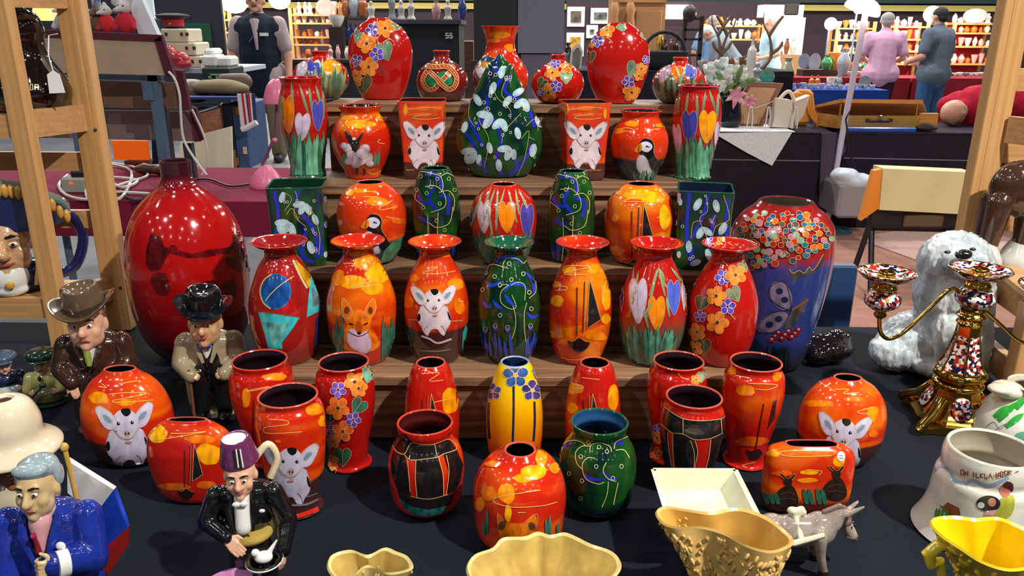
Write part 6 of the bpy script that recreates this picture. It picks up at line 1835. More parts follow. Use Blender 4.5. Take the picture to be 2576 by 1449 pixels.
creamy = gl('pale_yellow_glaze', 226, 202, 130, var=.2)
creamin = gl('pale_yellow_inside', 206, 176, 96, var=.3)
wheat = gl('wheat_glaze', 224, 184, 108, var=.18)
wheatin = gl('wheat_inside', 214, 168, 82, var=.25)
B0 = on_z(1365, 1560, TT)
planter('scalloped_bowl', 'wide pale yellow scalloped bowl at the front centre', 'bowl', [(1172, 1432), (1190, 1400), (1235, 1382), (1262, 1356), (1318, 1352), (1352, 1340), (1385, 1348), (1420, 1342), (1450, 1352), (1490, 1372), (1540, 1390), (1562, 1414), (1555, 1445), (1500, 1490), (1420, 1515), (1330, 1518), (1240, 1500), (1190, 1470)], .10, (B0.x, B0.y), (.45, .5), creamy, creamin)
B0 = on_z(945, 1530, TT)
planter('pouring_bowl', 'small pale yellow fluted bowl beside the scalloped bowl', 'bowl', [(822, 1420), (835, 1398), (880, 1386), (925, 1398), (970, 1380), (1000, 1390), (1030, 1404), (1040, 1428), (1020, 1440), (975, 1446), (940, 1430), (910, 1432), (885, 1456), (850, 1462), (828, 1442)], .075, (B0.x, B0.y), (.5, .7), creamy, creamin, grains=60, gm=creamy)
B0 = on_z(1830, 1540, TT)
planter('wheat_vase', 'cream vase with wheat-ear relief and wavy rim in front of the donkey cart', 'vase', [(1648, 1290), (1670, 1277), (1720, 1284), (1780, 1290), (1850, 1280), (1900, 1290), (1945, 1312), (1985, 1345), (1997, 1362), (1985, 1378), (1940, 1392), (1880, 1378), (1820, 1346), (1760, 1330), (1700, 1330), (1665, 1318)], .135, (B0.x, B0.y), (.42, .9), wheat, wheatin, grains=420, gm=wheat)
B0 = on_z(2480, 1560, TT)
yelm, yelin = gl('bright_yellow', 236, 206, 50, var=.12), gl('bright_yellow_inside', 246, 216, 24, var=.1)
o = planter('yellow_vase', 'bright yellow vase with a slanting frilled rim at the right corner', 'vase', [(2338, 1318), (2350, 1304), (2400, 1300), (2450, 1306), (2510, 1304), (2560, 1322), (2610, 1350), (2625, 1390), (2610, 1425), (2540, 1438), (2470, 1418), (2410, 1380), (2360, 1346)], .15, (B0.x, B0.y), (.42, .6), yelm, yelin, grains=150, gm=yelm)
p = on_z(2346, 1402, TT + .11) - V(o.location)
obj('scroll_handle', tube([p + V((.02, 0, .02)), p + V((.004, 0, .018)), p + V((-.006, 0, .004)), p + V((.0, 0, -.01)), p + V((.01, 0, -.006)), p + V((.016, 0, -.026))], [.006, .008, .009, .008, .007, .006], 10), yelm, o)

# Yorkshire song jug
skyg = glaze('glaze_pale_sky', [(0, S(206, 206, 190)), (.5, S(222, 220, 206)), (.8, S(186, 204, 216))], 7, (1, 1, 1.5), rough=.15)
o = pot('song_jug', 'cream jug lettered ON ILKLA MOOR with a painted couple', 'jug', 2476, 1128, 2456, 1405, TT, [(1405, 118), (1396, 132), (1372, 146), (1345, 146), (1310, 134), (1270, 121), (1220, 117), (1195, 114), (1183, 106), (1165, 108), (1145, 108), (1128, 104)], skyg, None, inn=MATS['inside_cream'], rimc=gl('jug_rim', 222, 216, 194), wall=.006)
P = Paint(o, 2460, 1240)
c9 = lambda x, y: (2260 + x / 2.74, 920 + y / 2.74)
P.line([c9(*p) for p in ((250, 720), (300, 690), (360, 730), (390, 790), (460, 810), (520, 790), (600, 830), (680, 810), (760, 770))], 9, S(150, 176, 206)); P.done('cloud_line')
P.poly([c9(*p) for p in ((280, 960), (310, 970), (340, 940), (420, 980), (430, 1030), (340, 1030))], S(150, 84, 40)); P.done('bracken_motif')
for x in (255, 275, 300, 330):
 P.leaf(*c9(x, 1050), *c9(x + 12, 980), 9, S(70, 140, 60))
P.done('grass_blades')
P.poly([c9(*p) for p in ((700, 920), (760, 890), (800, 910), (790, 1000), (750, 1050), (660, 1040), (690, 980))], S(170, 172, 60), smooth=2); P.ell(*c9(735, 860), 13, 18, S(206, 120, 100)); P.poly([c9(*p) for p in ((715, 830), (745, 795), (790, 815), (785, 870), (760, 850))], S(84, 40, 44), smooth=2); P.done('man_motif')
P.ell(*c9(620, 950), 30, 20, S(40, 44, 56)); P.ell(*c9(645, 940), 10, 11, S(200, 130, 104)); P.ell(*c9(570, 960), 9, 8, S(220, 220, 220)); P.poly([c9(*p) for p in ((600, 1000), (680, 990), (660, 1030), (590, 1030))], S(206, 160, 140)); P.done('woman_motif')
FONT = {'O': [[(0, 0), (1, 0), (1, 1), (0, 1), (0, 0)]], 'N': [[(0, 1), (0, 0), (1, 1), (1, 0)]], 'I': [[(.5, 0), (.5, 1)]], 'L': [[(0, 0), (0, 1), (1, 1)]], 'K': [[(0, 0), (0, 1)], [(1, 0), (0, .5), (1, 1)]], 'A': [[(0, 1), (.5, 0), (1, 1)], [(.2, .6), (.8, .6)]], 'M': [[(0, 1), (0, 0), (.5, .6), (1, 0), (1, 1)]], 'R': [[(0, 1), (0, 0), (1, .1), (1, .45), (0, .5), (1, 1)]], 'B': [[(0, 0), (.8, .1), (.8, .4), (0, .5), (1, .6), (1, .9), (0, 1), (0, 0)]], 'H': [[(0, 0), (0, 1)], [(1, 0), (1, 1)], [(0, .5), (1, .5)]], 'T': [[(0, 0), (1, 0)], [(.5, 0), (.5, 1)]], '5': [[(1, 0), (.1, 0), (0, .45), (.8, .45), (1, .7), (.8, 1), (0, .95)]]}
x = 2418
for ch in 'ON ILKLA MOOR BAHT':
 if ch != ' ':
  yb_ = 1128 + 52 * sqrt(max(.02, 1 - ((x - 2476) / 108) ** 2)) + 10
  for l in FONT[ch]:
   P.line([(x + a * 7, yb_ + b * 12) for a, b in l], 2.6, S(120, 60, 30), smooth=0)
 x += 10.4 if ch != ' ' else 7
P.done('song_lettering')

# green-leaf jug behind it, cut by the right edge
o = pot('leaf_jug', 'white rounded jug with bright green painted leaves at the right edge', 'jug', 2590, 968, 2580, 1150, TT, [(1150, 80), (1140, 92), (1100, 118), (1060, 116), (1020, 92), (990, 62), (975, 52), (968, 62)], gl('leaf_jug_white', 222, 222, 206, var=.08), None, inn=MATS['inside_cream'], rimc=gl('jug_rim', 0, 0, 0))
P = Paint(o, 2560, 1060)
for a in ((2510, 1060, 2560, 1010), (2500, 1050, 2540, 1020), (2530, 1075, 2576, 1040), (2556, 1030, 2576, 1000)):
 P.leaf(*a, 20, S(60, 190, 60), col2=S(40, 130, 60))
P.done('leaf_blades')
P.line([(2480, 1075), (2500, 1062), (2516, 1080), (2530, 1066), (2500, 1085)], 1.4, S(80, 80, 76)); P.done('sketch_lines')
P.ell(2574, 1100, 22, 14, S(90, 170, 130)); P.done('green_band')
p = on_y(2490, 972, o.location.y) - V(o.location)
blob('spout_lip', [ball(p + V((.014, -.01, 0)), (.024, .02, .009)), ball(p + V((.034, 0, -.006)), (.03, .03, .016))], .003, gl('jug_rim', 0, 0, 0), o)

# ------------------------------------------------------------------ donkey with cart
F = on_z(2068, 1446, TT)
y0 = F.y + .018
org = V((on_y(2000, 1440, y0).x, y0, TT))
q = lambda px, py, dy=0.0: on_y(px, py, y0 + dy) - org
sc = depth(org) / FPX
E = lambda px, py, rx, ry, rz, dy=0.0: ball(q(px, py, dy), (rx * sc, ry * sc, rz * sc))
K = lambda a, b, r0, r1: cap(q(*a), q(*b), r0 * sc, r1 * sc)
dk = thing('donkey_figure', 'grey china donkey standing in harness at the front right', 'figurine', org)
donk = mat('china_donkey', S(122, 108, 98), .16, coat=.5, col2=S(164, 152, 140), vscale=22)
gz = -.022
pr = [E(2000, 1335, 92, 36, 44), E(2060, 1330, 44, 36, 46), E(1940, 1335, 46, 38, 46), K((2075, 1318, 0), (2118, 1296, 0), 32, 24), K((2112, 1296, 0), (2142, 1345, -.004), 22, 15), E(2146, 1350, 14, 12, 13), K((2124, 1290, .01), (2158, 1262, .016), 9, 5), K((2126, 1296, -.01), (2172, 1276, -.012), 9, 5)]
for px, dy, fx in ((2062, gz, 2072), (2050, -gz, 2044), (1950, gz, 1948), (1940, -gz, 1925)):
 pr += [K((px, 1350, dy), (px + 2, 1395, dy), 20, 13), K((px + 2, 1395, dy), (fx, 1440 if dy < 0 else 1432, dy), 12, 11)]
db = blob('body', pr, .0028, donk, dk, 4)
zm = min(v.co.z for v in db.data.vertices)
for v in db.data.vertices:
 v.co.z = max(v.co.z, 0) if zm < 0 else v.co.z
for px, dy in ((2072, gz), (2044, -gz), (1948, gz), (1925, -gz)):
 p = q(px, 1436, dy); p.z = .006
 obj('hoof', move(lathe([(12.5 * sc, -.006), (12.5 * sc, -.001), (11 * sc, .006)], 16), p), DARK, dk)
blob('mane', [K((2072, 1288, 0), (2112, 1272, 0), 7, 7), E(2122, 1278, 10, 8, 9)], .0025, gl('mane', 120, 100, 92), dk, 2)
obj('eye', E(2150, 1322, 3, 3, 4, -.013), DARK, dk)
obj('nostril', E(2158, 1352, 2, 2, 2, -.008), DARK, dk)
obj('bridle', tube([q(2132, 1300, -.015), q(2126, 1318, -.016), q(2128, 1350, -.010), q(2146, 1357, -.012)], 2.6 * sc, 6), gl('bridle', 84, 52, 44), dk)
obj('bridle_strap', tube([q(2128, 1322, -.016), q(2148, 1312, -.012)], 2.4 * sc, 6), gl('bridle', 0, 0, 0), dk)
crm = gl('cart_cream', 216, 216, 186, var=.1)
blob('collar', [K((1998, 1292, 0), (2016, 1362, -.024), 9, 10), K((2016, 1280, 0), (2016, 1362, .024), 9, 10), K((1990, 1284, 0), (2020, 1288, 0), 11, 10)], .003, crm, dk, 2)
ct = thing('donkey_cart', 'cream china cart box with shafts behind the wheat vase', 'figurine', org)
for dy in (-.03, .03):
 obj('shaft', tube([q(1905 if dy < 0 else 1880, 1371, dy), q(2000, 1366, dy), q(2074, 1346, dy)], [8 * sc, 8 * sc, 6 * sc], 8), crm, ct)
w0, w1 = q(1672, 1270, .0), q(1895, 1270, 0)
wd = .055
for dy in (-wd, wd):
 obj('cart_side', hexa([V((w0.x + .012, dy - .004, .075)), V((w1.x - .022, dy - .004, .075)), V((w1.x - .022, dy + .004, .075)), V((w0.x + .012, dy + .004, .075)), V((w0.x, dy * 1.15 - .004, w0.z)), V((w1.x, dy * 1.15 - .004, w0.z)), V((w1.x, dy * 1.15 + .004, w0.z)), V((w0.x, dy * 1.15 + .004, w0.z))]), crm, ct)
for x0, x1 in ((w0.x + .012, w0.x), (w1.x - .022, w1.x)):
 obj('cart_end', hexa([V((x0 - .004, -wd, .075)), V((x0 + .004, -wd, .075)), V((x0 + .004, wd, .075)), V((x0 - .004, wd, .075)), V((x1 - .004, -wd * 1.15, w0.z)), V((x1 + .004, -wd * 1.15, w0.z)), V((x1 + .004, wd * 1.15, w0.z)), V((x1 - .004, wd * 1.15, w0.z))]), crm, ct)
obj('cart_floor', box(((w0.x + w1.x) / 2, 0, .074), (w1.x - w0.x - .03, 2 * wd, .006)), crm, ct)
for dy in (-.046, .066):
 cx_ = (w0.x + w1.x) / 2
 obj('wheel', tube([(cx_ + .032 * cos(2 * pi * i / 28), dy, .037 + .032 * sin(2 * pi * i / 28)) for i in range(28)], .005, 8, closed=True), crm, ct)
 for k in range(4):
  a = k * pi / 4
  obj('spoke', tube([(cx_ + .031 * cos(a), dy, .037 + .031 * sin(a)), (cx_ - .031 * cos(a), dy, .037 - .031 * sin(a))], .003, 6), crm, ct)
obj('axle', tube([((w0.x + w1.x) / 2, -.046, .037), ((w0.x + w1.x) / 2, .066, .037)], .005, 8), crm, ct)
for c_ in ct.children:
 if not c_.name.startswith('shaft'):
  c_.location.y += .034

# ================================================================== the hall
conc = mat('hall_concrete', S(112, 112, 118), .55, var=.25, vscale=1.5, bump=.1, bscale=30)
struct('floor', box((0, 9, -.03), (40, 36, .06)), conc)
navy = mat('navy_partition', S(26, 32, 44), .8, var=.15, vscale=2)
plum = mat('plum_partition', S(62, 46, 56), .8, var=.15, vscale=2)
Wb = 20.0
struct('wall_back', box((0, Wb, 1.25), (40, .08, 2.5)), plum)
struct('wall_left', box((-14, 9, 2.5), (.1, 36, 5)), navy)
struct('wall_right', box((16, 9, 2.5), (.1, 36, 5)), plum)
zy = on_y(2000, 24, Wb - .1).z
struct('trim_1', box((0, Wb - .1, zy + .04), (39, .06, .13)), mat('yellow_fascia', S(196, 180, 96), .5))
struct('trim_2', box((0, Wb - .1, zy + .8), (39, .1, 1.3)), mat('green_girder', S(44, 60, 58), .5))
p0 = on_y(1560, 820, 3.4)
litm = mat('rust_carpet', S(172, 124, 106), .95, var=.22, vscale=5, bump=.3, bscale=300)  # pinkish light on this part of the floor, put into a slab's colour
struct('floor_carpet', box((2.6, 4.2, .004), (4.0, 4.6, .008)), litm)
rz_ = [on_z(x, y, .012) for x, y in ((2150, 598), (2330, 664), (2480, 690), (2576, 610), (2400, 560))]
tag(obj('floor_rug', extr([(p.x, p.y) for p in rz_], .009, .016, 'xy'), mat('pink_rug', S(196, 160, 150), .95, bump=.4, bscale=260), smooth=False), 'pale pink rug lying on the pink-lit floor by the folded chair', 'rug')

# ================================================================== slatted wooden display stands on the table
pine = wood('pine_post', S(182, 134, 78), S(206, 160, 104), S(196, 148, 92), .4, axis=2, scale=1.2)
pineh = wood('pine_rail', S(174, 128, 76), S(200, 154, 102), S(188, 142, 90), .45, axis=0, scale=1.2)

def post(par, a, b, w=.036, d=.03):
 obj('post', beam(a, b, w, d, (0, 1, 0), .002), pine, par, smooth=False)

A = on_y(58, 320, 1.80); Bq = on_y(217, 295, 1.95)
ax, bx = A.x, Bq.x
sl = thing('slatted_display_stand', 'light pine shelving stand at the left edge of the table', 'display stand', (ax - .3, 1.88, TT))
L_ = lambda x, y, z: (x - ax + .3, y - 1.88, z - TT)
for x, y in ((ax, 1.80), (bx, 1.95), (ax - .62, 1.80), (bx - .70, 1.95)):
 post(sl, L_(x, y, TT), L_(x, y, 1.95), .042, .034)
post(sl, L_(bx + .026, 1.952, TT), L_(bx + .026, 1.952, 1.95), .020, .036)
for z in (1.297, .868, 1.575):
 obj('side_rail', beam(L_(ax + .004, 1.80, z), L_(bx + .004, 1.95, z), .02, .062, (0, 0, 1)), pineh, sl, smooth=False)
 if z < 1.5:
  obj('shelf', hexa([V(L_(ax - .62, 1.815, z + .008)), V(L_(ax, 1.815, z + .008)), V(L_(bx, 1.94, z + .008)), V(L_(bx - .7, 1.94, z + .008)), V(L_(ax - .62, 1.815, z + .020)), V(L_(ax, 1.815, z + .020)), V(L_(bx, 1.94, z + .020)), V(L_(bx - .7, 1.94, z + .020))]), pineh, sl, smooth=False)
 obj('front_rail', beam(L_(ax - .62, 1.80, z - .005), L_(ax - .02, 1.80, z - .005), .018, .05, (0, 0, 1)), pineh, sl, smooth=False)
for z in (1.19, 1.045):
 obj('back_rail', beam(L_(bx - .7, 1.955, z), L_(bx - .02, 1.955, z), .016, .045, (0, 0, 1)), pineh, sl, smooth=False)
for z in (1.27, .87):
 obj('screw', ball(L_(bx + .026, 1.933, z), .0042, 6), mat('screw_steel', S(90, 80, 70), .4, .8), sl)

Cp = on_y(2520, 300, 1.86); Dp = on_y(2545, 860, 1.56)
sr = thing('slatted_display_stand', 'light pine shelving stand at the right edge of the table', 'display stand', (Cp.x + .2, 1.75, TT))
R_ = lambda x, y, z: (x - Cp.x - .2, y - 1.75, z - TT)
cx, dx = Cp.x, Dp.x
for x, y in ((cx, 1.88), (dx + .03, 1.56), (cx + .8, 1.88), (dx + .75, 1.56)):
 post(sr, R_(x, y, TT), R_(x, y, 1.95 if y > 1.7 else .97), .044, .036)
post(sr, R_(cx - .028, 1.882, TT), R_(cx - .028, 1.882, 1.95), .022, .038)
for z in (1.235, 1.07, 1.40):
 obj('rail', beam(R_(cx, 1.885, z), R_(cx + .8, 1.885, z), .018, .05, (0, 0, 1)), pineh, sr, smooth=False)
obj('side_rail', beam(R_(cx, 1.88, .955), R_(dx + .03, 1.56, .955), .02, .06, (0, 0, 1)), pineh, sr, smooth=False)
obj('side_rail', beam(R_(cx, 1.88, .80), R_(dx + .03, 1.56, .80), .02, .06, (0, 0, 1)), pineh, sr, smooth=False)
obj('side_rail', beam(R_(cx + .02, 1.86, 1.29), R_(cx + .22, 1.56, 1.29), .02, .06, (0, 0, 1)), pineh, sr, smooth=False)
obj('shelf', hexa([V(R_(*q_)) for q_ in ((dx, 1.55, .985), (dx + .75, 1.55, .985), (cx + .8, 1.89, .985), (cx, 1.89, .985), (dx, 1.55, .997), (dx + .75, 1.55, .997), (cx + .8, 1.89, .997), (cx, 1.89, .997))]), pineh, sr, smooth=False)

# brown spirit jug and tag on the upper left shelf
zs = 1.297 + .020
jb = mat('treacle_glaze', S(26, 12, 10), .07, coat=1)
J = on_y(92, 280, 1.91)
jx = V((J.x - .008, 1.91, zs))
js = depth(jx) / FPX
jt = obj('stoneware_flagon', lathe(crom([(70 * js, 0), (88 * js, 12 * js), (98 * js, 48 * js), (84 * js, 84 * js), (58 * js, 130 * js), (52 * js, 165 * js), (56 * js, 190 * js), (46 * js, 225 * js), (22 * js, 245 * js), (15 * js, 252 * js)], 5), 48), jb, loc=jx)
tag(jt, 'dark brown glazed flagon with a white price tag on the upper left shelf', 'jug')
obj('stopper', move(lathe(crom([(14 * js, 250 * js), (18 * js, 262 * js), (14 * js, 276 * js), (.001, 282 * js)], 3), 24), (0, 0, 0)), mat('pewter', S(140, 136, 128), .3, 1), jt)
tp = on_y(138, 205, 1.828) - jx
obj('price_tag', extr([(tp.x - 18 * js, tp.z - 28 * js), (tp.x + 20 * js, tp.z - 26 * js), (tp.x + 14 * js, tp.z + 16 * js), (tp.x, tp.z + 26 * js), (tp.x - 16 * js, tp.z + 16 * js)], tp.y, tp.y + .001), mat('tag_card', S(236, 236, 236), .7), jt, smooth=False)
obj('tag_string', tube([tp + V((0, .001, 20 * js)), tp + V((-6 * js, .002, 60 * js)), tp + V((-14 * js, .03, 104 * js)), tp + V((8 * js, .03, 108 * js))], 1.5 * js, 6), mat('string', S(220, 220, 220), .8), jt)
P = Paint(jt, 92, 200)
for l in ([(76, 212), (82, 212), (82, 226), (76, 226), (76, 212)], [(88, 226), (88, 213), (96, 213), (96, 226)], [(100, 225), (102, 227)]):
 P.line(l, 2.4, S(226, 200, 130), smooth=0)
P.done('gilt_lettering')

# admiral character jug on the lower shelf
zs = .868 + .020
av = on_y(40, 740, 1.86)
av.z = zs
aj = thing('character_jug', 'big head jug of an officer in a navy cocked hat on the lower left shelf', 'figurine', av, radians(26))
k_ = depth(av) / FPX
h = lambda *p: tuple(q * k_ for q in p)
blob('coat', [ball(h(0, 10, 24), h(112, 70, 44)), ball(h(0, 5, 50), h(84, 60, 30))], 3.2 * k_, NAVYC, aj)
blob('cravat', [ball(h(0, -44, 44), h(44, 36, 44)), ball(h(0, -54, 16), h(40, 22, 18))], 3 * k_, WHITEC, aj)
obj('brooch', ball(h(2, -82, 34), h(10, 5, 10)), GOLDC, aj)
for s_ in (-1, 1):
 for i in range(5):
  obj('epaulette_cord', tube([h(s_ * (62 + i * 9), -46 + i * 5, 60 - i * 9), h(s_ * (54 + i * 9), -60 + i * 5, 22 - i * 3)], 5 * k_, 6), GOLDC, aj)
head(aj, h(0, -10, 122), 84 * k_, 0, 0, FLESH2, vox=20, jaw=1.1)
hatp = [(-150, 190), (-120, 168), (-70, 160), (0, 158), (70, 160), (120, 168), (150, 190), (140, 215), (110, 232), (60, 256), (0, 266), (-60, 256), (-110, 232), (-140, 215)]
obj('cocked_hat', extr([h(x, z, 0)[:2] for x, z in crom(hatp, 3, True)], -62 * k_, 40 * k_), NAVYC, aj)
obj('hat_brim', extr([h(x * 1.02, z + (z - 200) * .12 + 6, 0)[:2] for x, z in crom(hatp, 3, True)], -30 * k_, -8 * k_), gl('sage', 120, 140, 124), aj)
for i in range(23):
 u = -1 + 2 * i / 22
 x = 146 * u
 z = 262 - 66 * u * u - (8 if abs(u) > .85 else 0)
 obj('braid_fold', ball(h(x, -64, z), h(8, 9, 17)), GOLDC, aj)
obj('handle', tube(crom([h(96, 10, 180), h(150, 20, 170), h(168, 24, 110), h(140, 20, 40), h(90, 14, 20)], 5), 13 * k_, 10), NAVYC, aj)

# taxidermy hoof stand figure on the right shelf
hv = on_z(2555, 715, .997)
hv.y = 1.78
hs = depth(hv) / FPX
hb = thing('horse_figure', 'dark brown shire horse figure on the right hand stand', 'figurine', V((hv.x + .05, hv.y, .997)))
h = lambda *p: tuple(q * hs for q in p)
blob('body', [ball(h(30, 0, 185), h(70, 50, 70)), cap(h(-20, -20, 150), h(-32, -20, 30), 30 * hs, 22 * hs), cap(h(60, -20, 150), h(52, -20, 30), 30 * hs, 22 * hs), cap(h(-10, 30, 150), h(-16, 34, 30), 28 * hs, 20 * hs), cap(h(80, 30, 150), h(86, 34, 30), 28 * hs, 20 * hs)], 5 * hs, gl('horse_brown', 66, 42, 30), hb)
for x, y in ((-34, -20), (52, -20), (-18, 34), (86, 34)):
 obj('feathered_hoof', move(lathe(crom([(42 * hs, 0), (40 * hs, 14 * hs), (26 * hs, 44 * hs), (18 * hs, 62 * hs)], 3), 18), h(x, y, 0)), gl('horse_white', 206, 206, 200), hb)

# ================================================================== helpers for the neighbouring stalls
def pbox(x0, y0, x1, y1, Y, d, bev=0.0, dz=0.0):
 """Upright block whose front fills the given photograph rectangle at distance Y."""
 xm, ym = (x0 + x1) / 2, (y0 + y1) / 2
 a, b = on_y(x0, ym, Y).x, on_y(x1, ym, Y).x
 t_, q_ = on_y(xm, y0, Y).z, on_y(xm, y1, Y).z
 return box(((a + b) / 2, Y + d / 2, (t_ + q_) / 2), (b - a, d, t_ - q_), bev)

def top(name, label, cat, g, m, group=None, smooth=False, kind=None):
 """World-space geometry as one thing whose origin sits at its base."""
 lo = V((sum(v.x for v in g[0]) / len(g[0]), sum(v.y for v in g[0]) / len(g[0]), min(v.z for v in g[0])))
 o = obj(name, move(g, -lo), m, smooth=smooth, loc=lo)
 return tag(o, label, cat, group, kind)

def part(par, name, g, m, smooth=False):
 return obj(name, move(g, -V(par.location)), m, par, smooth=smooth)

PROF = {'vase': [(.5, 0), (.6, .04), (.95, .35), (1, .52), (.62, .8), (.42, .88), (.6, 1)], 'bowl': [(.4, 0), (.5, .08), (.86, .6), (1, 1), (.92, .98), (.4, .3), (.01, .25)],
  'bottle': [(.9, 0), (1, .06), (1, .5), (.8, .62), (.38, .72), (.36, .92), (.5, 1)], 'figure': [(1, 0), (.96, .06), (.62, .2), (.72, .42), (.86, .58), (.4, .74), (.44, .84), (.42, .94), (.05, 1)],
  'cup': [(.6, 0), (.66, .06), (.9, .5), (1, 1), (.9, .97), (.6, .2), (.01, .18)], 'pot': [(.6, 0), (.8, .06), (1, .4), (.9, .7), (.5, .82), (.56, .86), (.16, .93), (.16, 1)], 'shade': [(1, 0), (.5, 1), (.46, 1), (.95, 0)]}

def trinket(kind, px, yb, w, hpx, Y, m, label, cat, group=None, dy=0.0, handle=False):
 p = on_y(px, yb, Y)
 p.y += dy
 s_ = depth(p) / FPX
 nm = {'vase': 'china_vase', 'bowl': 'china_bowl', 'bottle': 'glass_bottle', 'figure': 'china_figure', 'cup': 'china_cup', 'pot': 'lidded_pot', 'plate': 'china_plate', 'shade': 'lamp_shade'}[kind]
 if kind == 'plate':
  g = lathe(crom([(.001, 0), (.55, .02), (.62, .08), (1, .14), (.98, .17), (.6, .12), (.001, .05)], 2), 24)
  g = [V((v.x * w / 2 * s_, -v.z * w / 2 * s_, (v.y * hpx / w + hpx / w) * w / 2 * s_)) for v in g[0]], g[1]
 else:
  g = lathe(crom([(r * w / 2 * s_, z * hpx * s_) for r, z in PROF[kind]], 3), 18)
 o = obj(nm, g, m, loc=p)
 tag(o, label, cat, group)
 if handle:
  obj('handle', tube([(.36 * w * s_, 0, .75 * hpx * s_), (.75 * w * s_, 0, .66 * hpx * s_), (.72 * w * s_, 0, .34 * hpx * s_), (.4 * w * s_, 0, .22 * hpx * s_)], .06 * w * s_, 6), m, o)
 return o

def cable(name, label, pts, r, m, group=None, z=None):
 P_ = [V(on_z(x, y, zz)) if z is None else V(on_z(x, y, z)) for x, y, zz in [(p + (z,))[:3] if len(p) == 2 else p for p in pts]]
 P_ = [V(q_) for q_ in crom([tuple(v) for v in P_], 5)]
 return top(name, label, 'cable', tube(P_, r, 6), m, group, True)

# ------------------------------------------------------------------ maroon table with the tiered frame
mar = mat('maroon_velvet', S(124, 26, 58), .9, var=.25, vscale=4, bump=.2, bscale=200, spec=.2)
marD = mat('maroon_edge', S(84, 22, 42), .9, var=.2)
hess = mat('hessian_board', S(176, 150, 128), .85, var=.15, vscale=6, bump=.2, bscale=300)
steel = mat('blue_grey_steel', S(88, 110, 132), .4, .2, var=.1)
mx0, mx1 = -3.4, on_y(812, 500, 3.7).x
mt = thing('maroon_table', 'long table under a maroon velvet cloth behind the red bottle vase', 'table', ((mx0 + mx1) / 2, 4.15, 0))
part(mt, 'velvet_cloth', join(box(((mx0 + mx1) / 2, 4.15, .715), (mx1 - mx0, .94, .012)), box(((mx0 + mx1) / 2, 3.685, .635), (mx1 - mx0, .012, .17)), box((mx1, 4.15, .635), (.012, .94, .17))), mar)
for x in (mx0 + .2, -2.2, mx1 - .15):
 for y in (3.8, 4.5):
  part(mt, 'leg', tube([(x, y, 0), (x, y, .708)], .018), steel)
MZ = .722

def quadg(cs, Y, th=.012, n=1):
 return sheet(cs, Y, th, n)

fr = thing('tiered_board_frame', 'steel framed tier of hessian boards edged in maroon', 'display stand', (on_y(400, 300, 3.9).x, 3.9, MZ))
part(fr, 'board', quadg([(100, 84), (397, 100), (430, 190), (100, 182)], 3.86), hess)
for cs in ([(100, 74), (405, 88), (406, 104), (100, 92)], [(388, 100), (406, 90), (440, 196), (416, 192)]):
 part(fr, 'maroon_edging', quadg(cs, 3.852, .026), marD)
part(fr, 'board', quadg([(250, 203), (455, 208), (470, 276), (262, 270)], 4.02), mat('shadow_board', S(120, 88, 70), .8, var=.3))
part(fr, 'maroon_edging', quadg([(440, 176), (458, 178), (478, 276), (452, 276)], 4.0, .03), marD)
part(fr, 'board', quadg([(120, 276), (492, 280), (505, 356), (120, 346)], 4.16), mat('mauve_board', S(128, 104, 104), .85, var=.2))
part(fr, 'maroon_edging', quadg([(478, 268), (492, 272), (512, 352), (490, 358)], 4.14, .03), marD)
part(fr, 'top_beam', pbox(170, 184, 404, 204, 3.90, .04), steel)
for x0, x1, Y, yt in ((381, 412, 3.90, 190), (398, 420, 4.05, 205), (455, 470, 4.2, 360), (176, 198, 3.9, 190)):
 g = pbox(x0, yt, x1, 400, Y, .04)
 zt_ = max(v.z for v in g[0]); xx = (x0 + x1) / 2
 part(fr, 'post', box((on_y(xx, 300, Y).x, Y + .02, (zt_ + MZ) / 2), (.045, .04, zt_ - MZ)), steel if Y < 4 else mat('dark_steel', S(52, 56, 66), .5))
part(fr, 'bracket', pbox(358, 206, 384, 252, 3.89, .01), steel)

wcab, bcab = mat('white_cable', S(206, 204, 196), .5), mat('black_cable', S(22, 20, 26), .5)
cable('power_cable', 'coiled white cable tangled on the maroon table', [(240, 420), (300, 470), (345, 452), (250, 446), (230, 470), (300, 500), (330, 430), (262, 410), (330, 418), (372, 440), (310, 462), (270, 480), (390, 490), (352, 520), (342, 560, .66)], .0075, wcab, 'stall cables', MZ + .012)
cable('power_cable', 'white cable looping round the socket block', [(170, 440), (148, 465), (170, 492), (230, 500), (250, 470), (240, 440), (218, 455), (222, 500), (270, 508)], .0075, wcab, 'stall cables', MZ + .012)
cable('power_cable', 'thin black cable crossing the maroon table behind the bottle vase', [(300, 480), (340, 504), (400, 482), (440, 460), (520, 450), (580, 468), (640, 460)], .006, bcab, 'stall cables', MZ + .01)
for lab, pts in (('white cable hanging down beside the maroon-edged boards', [(424, 180), (440, 200), (452, 240), (455, 290), (462, 350), (490, 400), (520, 440)]), ('white cable hanging from the lower board corner', [(460, 260), (478, 268), (500, 310), (516, 350), (522, 400), (508, 440)])):
 top('power_cable', lab, 'cable', tube([on_y(x, y, 3.84 if 'beside' in lab else 4.1) for x, y in crom(pts, 4)], .006, 6), wcab, 'stall cables', True)
pbk = top('socket_block', 'grey plug socket block with a black plug on the maroon table', 'socket', pbox(152, 448, 216, 488, 3.86, .12, .01), mat('socket_grey', S(150, 152, 138), .5))
part(pbk, 'plug', pbox(176, 430, 212, 452, 3.88, .05, .008), bcab)
part(pbk, 'switch_light', pbox(174, 459, 181, 464, 3.856, .006), mat('red_neon', S(230, 60, 40), .4, emit=S(255, 60, 30), estr=2))
pk = mat('pink_plastic', S(226, 116, 152), .3, coat=.3)
lpz = on_z(672, 470, MZ)
lp = thing('desk_lamp', 'pink desk lamp standing on the maroon table', 'lamp', lpz)
obj('lamp_base', lathe(crom([(.085, 0), (.085, .02), (.06, .07), (.02, .11)], 4), 24, .9), pk, lp)
